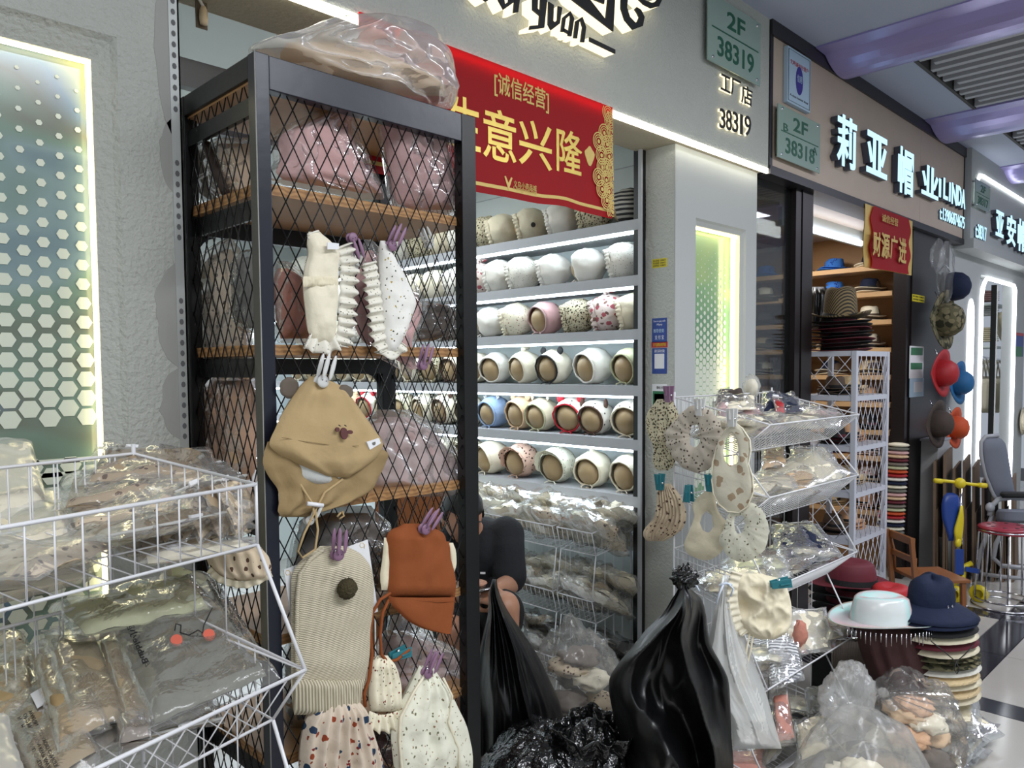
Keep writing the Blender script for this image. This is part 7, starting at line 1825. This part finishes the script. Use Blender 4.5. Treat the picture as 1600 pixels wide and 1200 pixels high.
# white lightbox column
t = thing('light_cabinet', 'narrow white cabinet standing beside the cardboard sheets', 'cabinet', oY(1478, 900, 1.86), world=True)
a, b = oY(1466, 690, 1.84), oY(1484, 690, 1.84)
build('body', MB().box((a.x, 1.84, 0), (b.x, 1.96, a.z)), 'toilet_white', t, smooth=False, bev=.004); build('top_cap', MB().box((a.x-.006, 1.834, a.z), (b.x+.006, 1.966, a.z+.015)), 'chair_frame_grey', t, smooth=False)

# red chrome stool
c = oZ(1568, 947, 0)
t = thing('round_stool', 'red round stool with chrome rod legs and double base ring', 'stool', (c.x, c.y, 0))
H = .535
build('seat', MB().lathe([(0, H), (.14, H), (.158, H-.008), (.16, H-.016), (.155, H-.022), (0, H-.022)], 40), 'stool_red', t)
build('lower_rim', MB().lathe([(.12, H-.032), (.158, H-.030), (.158, H-.04), (.12, H-.042)], 40), 'stool_red', t)
build('chrome_band', MB().tube([(.158*math.cos(R(q)), .158*math.sin(R(q)), H-.026) for q in range(0, 360, 9)], .004, 6, True), 'chrome', t)
for k in range(8): build('hole', MB().lathe([(0, H+.001), (.013, H+.001), (.013, H-.004)], 12, (.095*math.cos(R(45*k+10)), .095*math.sin(R(45*k+10)), 0)), 'rubber_black', t)
for k in range(8):
    a = R(45*k+20); build('leg', MB().tube([(.14*math.cos(a), .14*math.sin(a), H-.03), (.152*math.cos(a), .152*math.sin(a), H-.06), (.165*math.cos(a), .165*math.sin(a), .05)], .006, 8), 'chrome', t)
for rr, z in ((.165, .05), (.185, .008)): build('base_ring', MB().tube([(rr*math.cos(R(q)), rr*math.sin(R(q)), z) for q in range(0, 360, 9)], .007, 8, True), 'chrome', t)
# office chair
t = thing('office_chair', 'grey mesh office chair with pale frame behind the red stool', 'chair', oZ(1590, 905, 0), world=True)
fn = planeT(5.45)
build('backrest', pillow([(683, 1540, 1560), (690, 1535, 1570), (710, 1535, 1575), (740, 1540, 1580), (765, 1550, 1585), (780, 1556, 1588)], fn, .03, 20, 20, .001, 4, seed=95), 'chair_grey', t)
build('back_frame', MB().tube([fn(*p, .0) for p in ((1560, 680), (1540, 682), (1533, 690), (1533, 712), (1540, 742), (1552, 772), (1558, 784))], .014, 8), 'chair_frame_grey', t)
build('arm', MB().tube([fn(*p, .03) for p in ((1546, 806), (1550, 790), (1560, 780), (1580, 778), (1610, 779))], .018, 8), 'chair_frame_grey', t)
build('armrest', pillow([(768, 1565, 1600), (772, 1562, 1612), (778, 1566, 1612)], planeT(5.38), .03, 12, 8, .001, 4, seed=96), 'rubber_black', t)
build('pivot', MB().ell(fn(1547, 793, .03), (.04, .03, .035), 14, 10), 'chair_frame_grey', t)
build('seat', pillow([(795, 1560, 1600), (800, 1556, 1625), (812, 1556, 1630), (818, 1562, 1625)], planeT(5.40), .16, 18, 12, .002, 4, seed=97), 'chair_grey', t)
build('rear_leg', MB().tube([fn(*p, .0) for p in ((1550, 805), (1540, 840), (1530, 870), (1524, 905))], .016, 8), 'chair_frame_grey', t)
build('sled_leg', MB().tube([oT(*p) for p in ((1575, 815, 5.4), (1556, 850, 5.4), (1552, 872, 5.4), (1565, 884, 5.35), (1625, 890, 5.2))], .016, 8), 'chair_frame_grey', t)
build('floor_bar', MB().tube([oT(*p) for p in ((1535, 897, 5.4), (1575, 902, 5.3), (1625, 905, 5.2))], .014, 8), 'chair_frame_grey', t)

# far white shop: hats and canvas bags
for j, (y, n, m_) in enumerate(((470, 5, 'cloth_pink'), (492, 4, 'lining_grey'), (533, 7, 'cloth_cream'))):
    for k in range(n):
        c = oY(1538, y-3.2*k, 2.7); t = thing('folded_hat', f'{["pink", "grey", "cream"][j]} folded hat in the shelf stacks of the far shop, {ORD[k]} from below', 'hat', c, group='folded hats in the far shop')
        build('body', MB().lathe([(0, -.01), (.13, -.01), (.16, 0), (.13, .012), (0, .014)], 18, sx=1.2), m_, t)
for y in (476, 540): struct('shelf', MB().box((oY(1522, y, 2.7).x, 2.5, oY(1538, y+2, 2.7).z-.02), (oY(1552, y, 2.7).x, 2.9, oY(1538, y+2, 2.7).z)), 'shop_wall')
t = thing('sun_hat', 'cream bucket hat hanging at the door edge of the far shop', 'hat', oY(1562, 505, 2.3), rot=(R(75), R(20), 0)); t.scale = (1.35,)*3
build('crown', MB().lathe([(.085, 0), (.088, .04), (.08, .08), (.05, .1), (0, .1)], 24), 'canvas', t); build('brim', MB().lathe([(.085, 0), (.15, -.02), (.15, -.016), (.085, .006)], 24), 'canvas', t)
for k in range(7):
    x = 1532+k*5.5; fn = planeY(2.55+.02*k)
    t = thing('tote_bag', f'beige canvas tote hanging on the far shop rail, {ORD[k]} of seven', 'bag', fn(x, 600, 0), world=True, group='canvas totes on the far rail')
    build('body', pillow([(588, x-9, x+9), (600, x-11, x+11), (625, x-12, x+12), (640, x-9, x+9)], fn, .04, 12, 12, .006, 8, seed=k), 'canvas', t)
    build('handle', MB().tube([fn(x-6, 590, .02), fn(x-3, 570, .02), fn(x, 562, .02), fn(x+3, 570, .02), fn(x+6, 590, .02)], .008, 5), 'canvas', t)
    build('hanger', MB().tube([fn(x-7, 570, -.01), fn(x, 561, -.01), fn(x+7, 570, -.01)], .006, 5), 'clip_white', t)
struct('trim_17', MB().tube([oY(1522, 556, 2.6), oY(1575, 564, 2.6)], .012, 8), 'chrome')
t = thing('canvas_bag', 'large beige canvas bag with two dark buttons in the far shop doorway', 'bag', oY(1548, 640, 2.3), world=True); fn = planeY(2.3)
build('body', pillow([(592, 1528, 1568), (600, 1526, 1571), (620, 1525, 1571), (638, 1528, 1568), (645, 1535, 1560)], fn, .08, 20, 18, .01, 6, seed=98), 'canvas', t)
for x, y in ((1561, 598), (1556, 612)): build('button', MB().ell(fn(x, y, .085), (.022, .012, .022), 12, 8), 'print_brown', t)
t = thing('wall_hat', 'small cream hat on the far white wall', 'hat', oY(1597, 658, 2.0), rot=(R(90), 0, 0)); build('crown', MB().lathe([(.1, 0), (.09, .05), (0, .07)], 18), 'cloth_cream', t); build('brim', MB().lathe([(.1, 0), (.15, .01), (.1, .012)], 18), 'cloth_cream', t)
for k in list(HP): drop(HP[k])
for o in list(COL.objects):
    if '_w' in o: del o['_w']
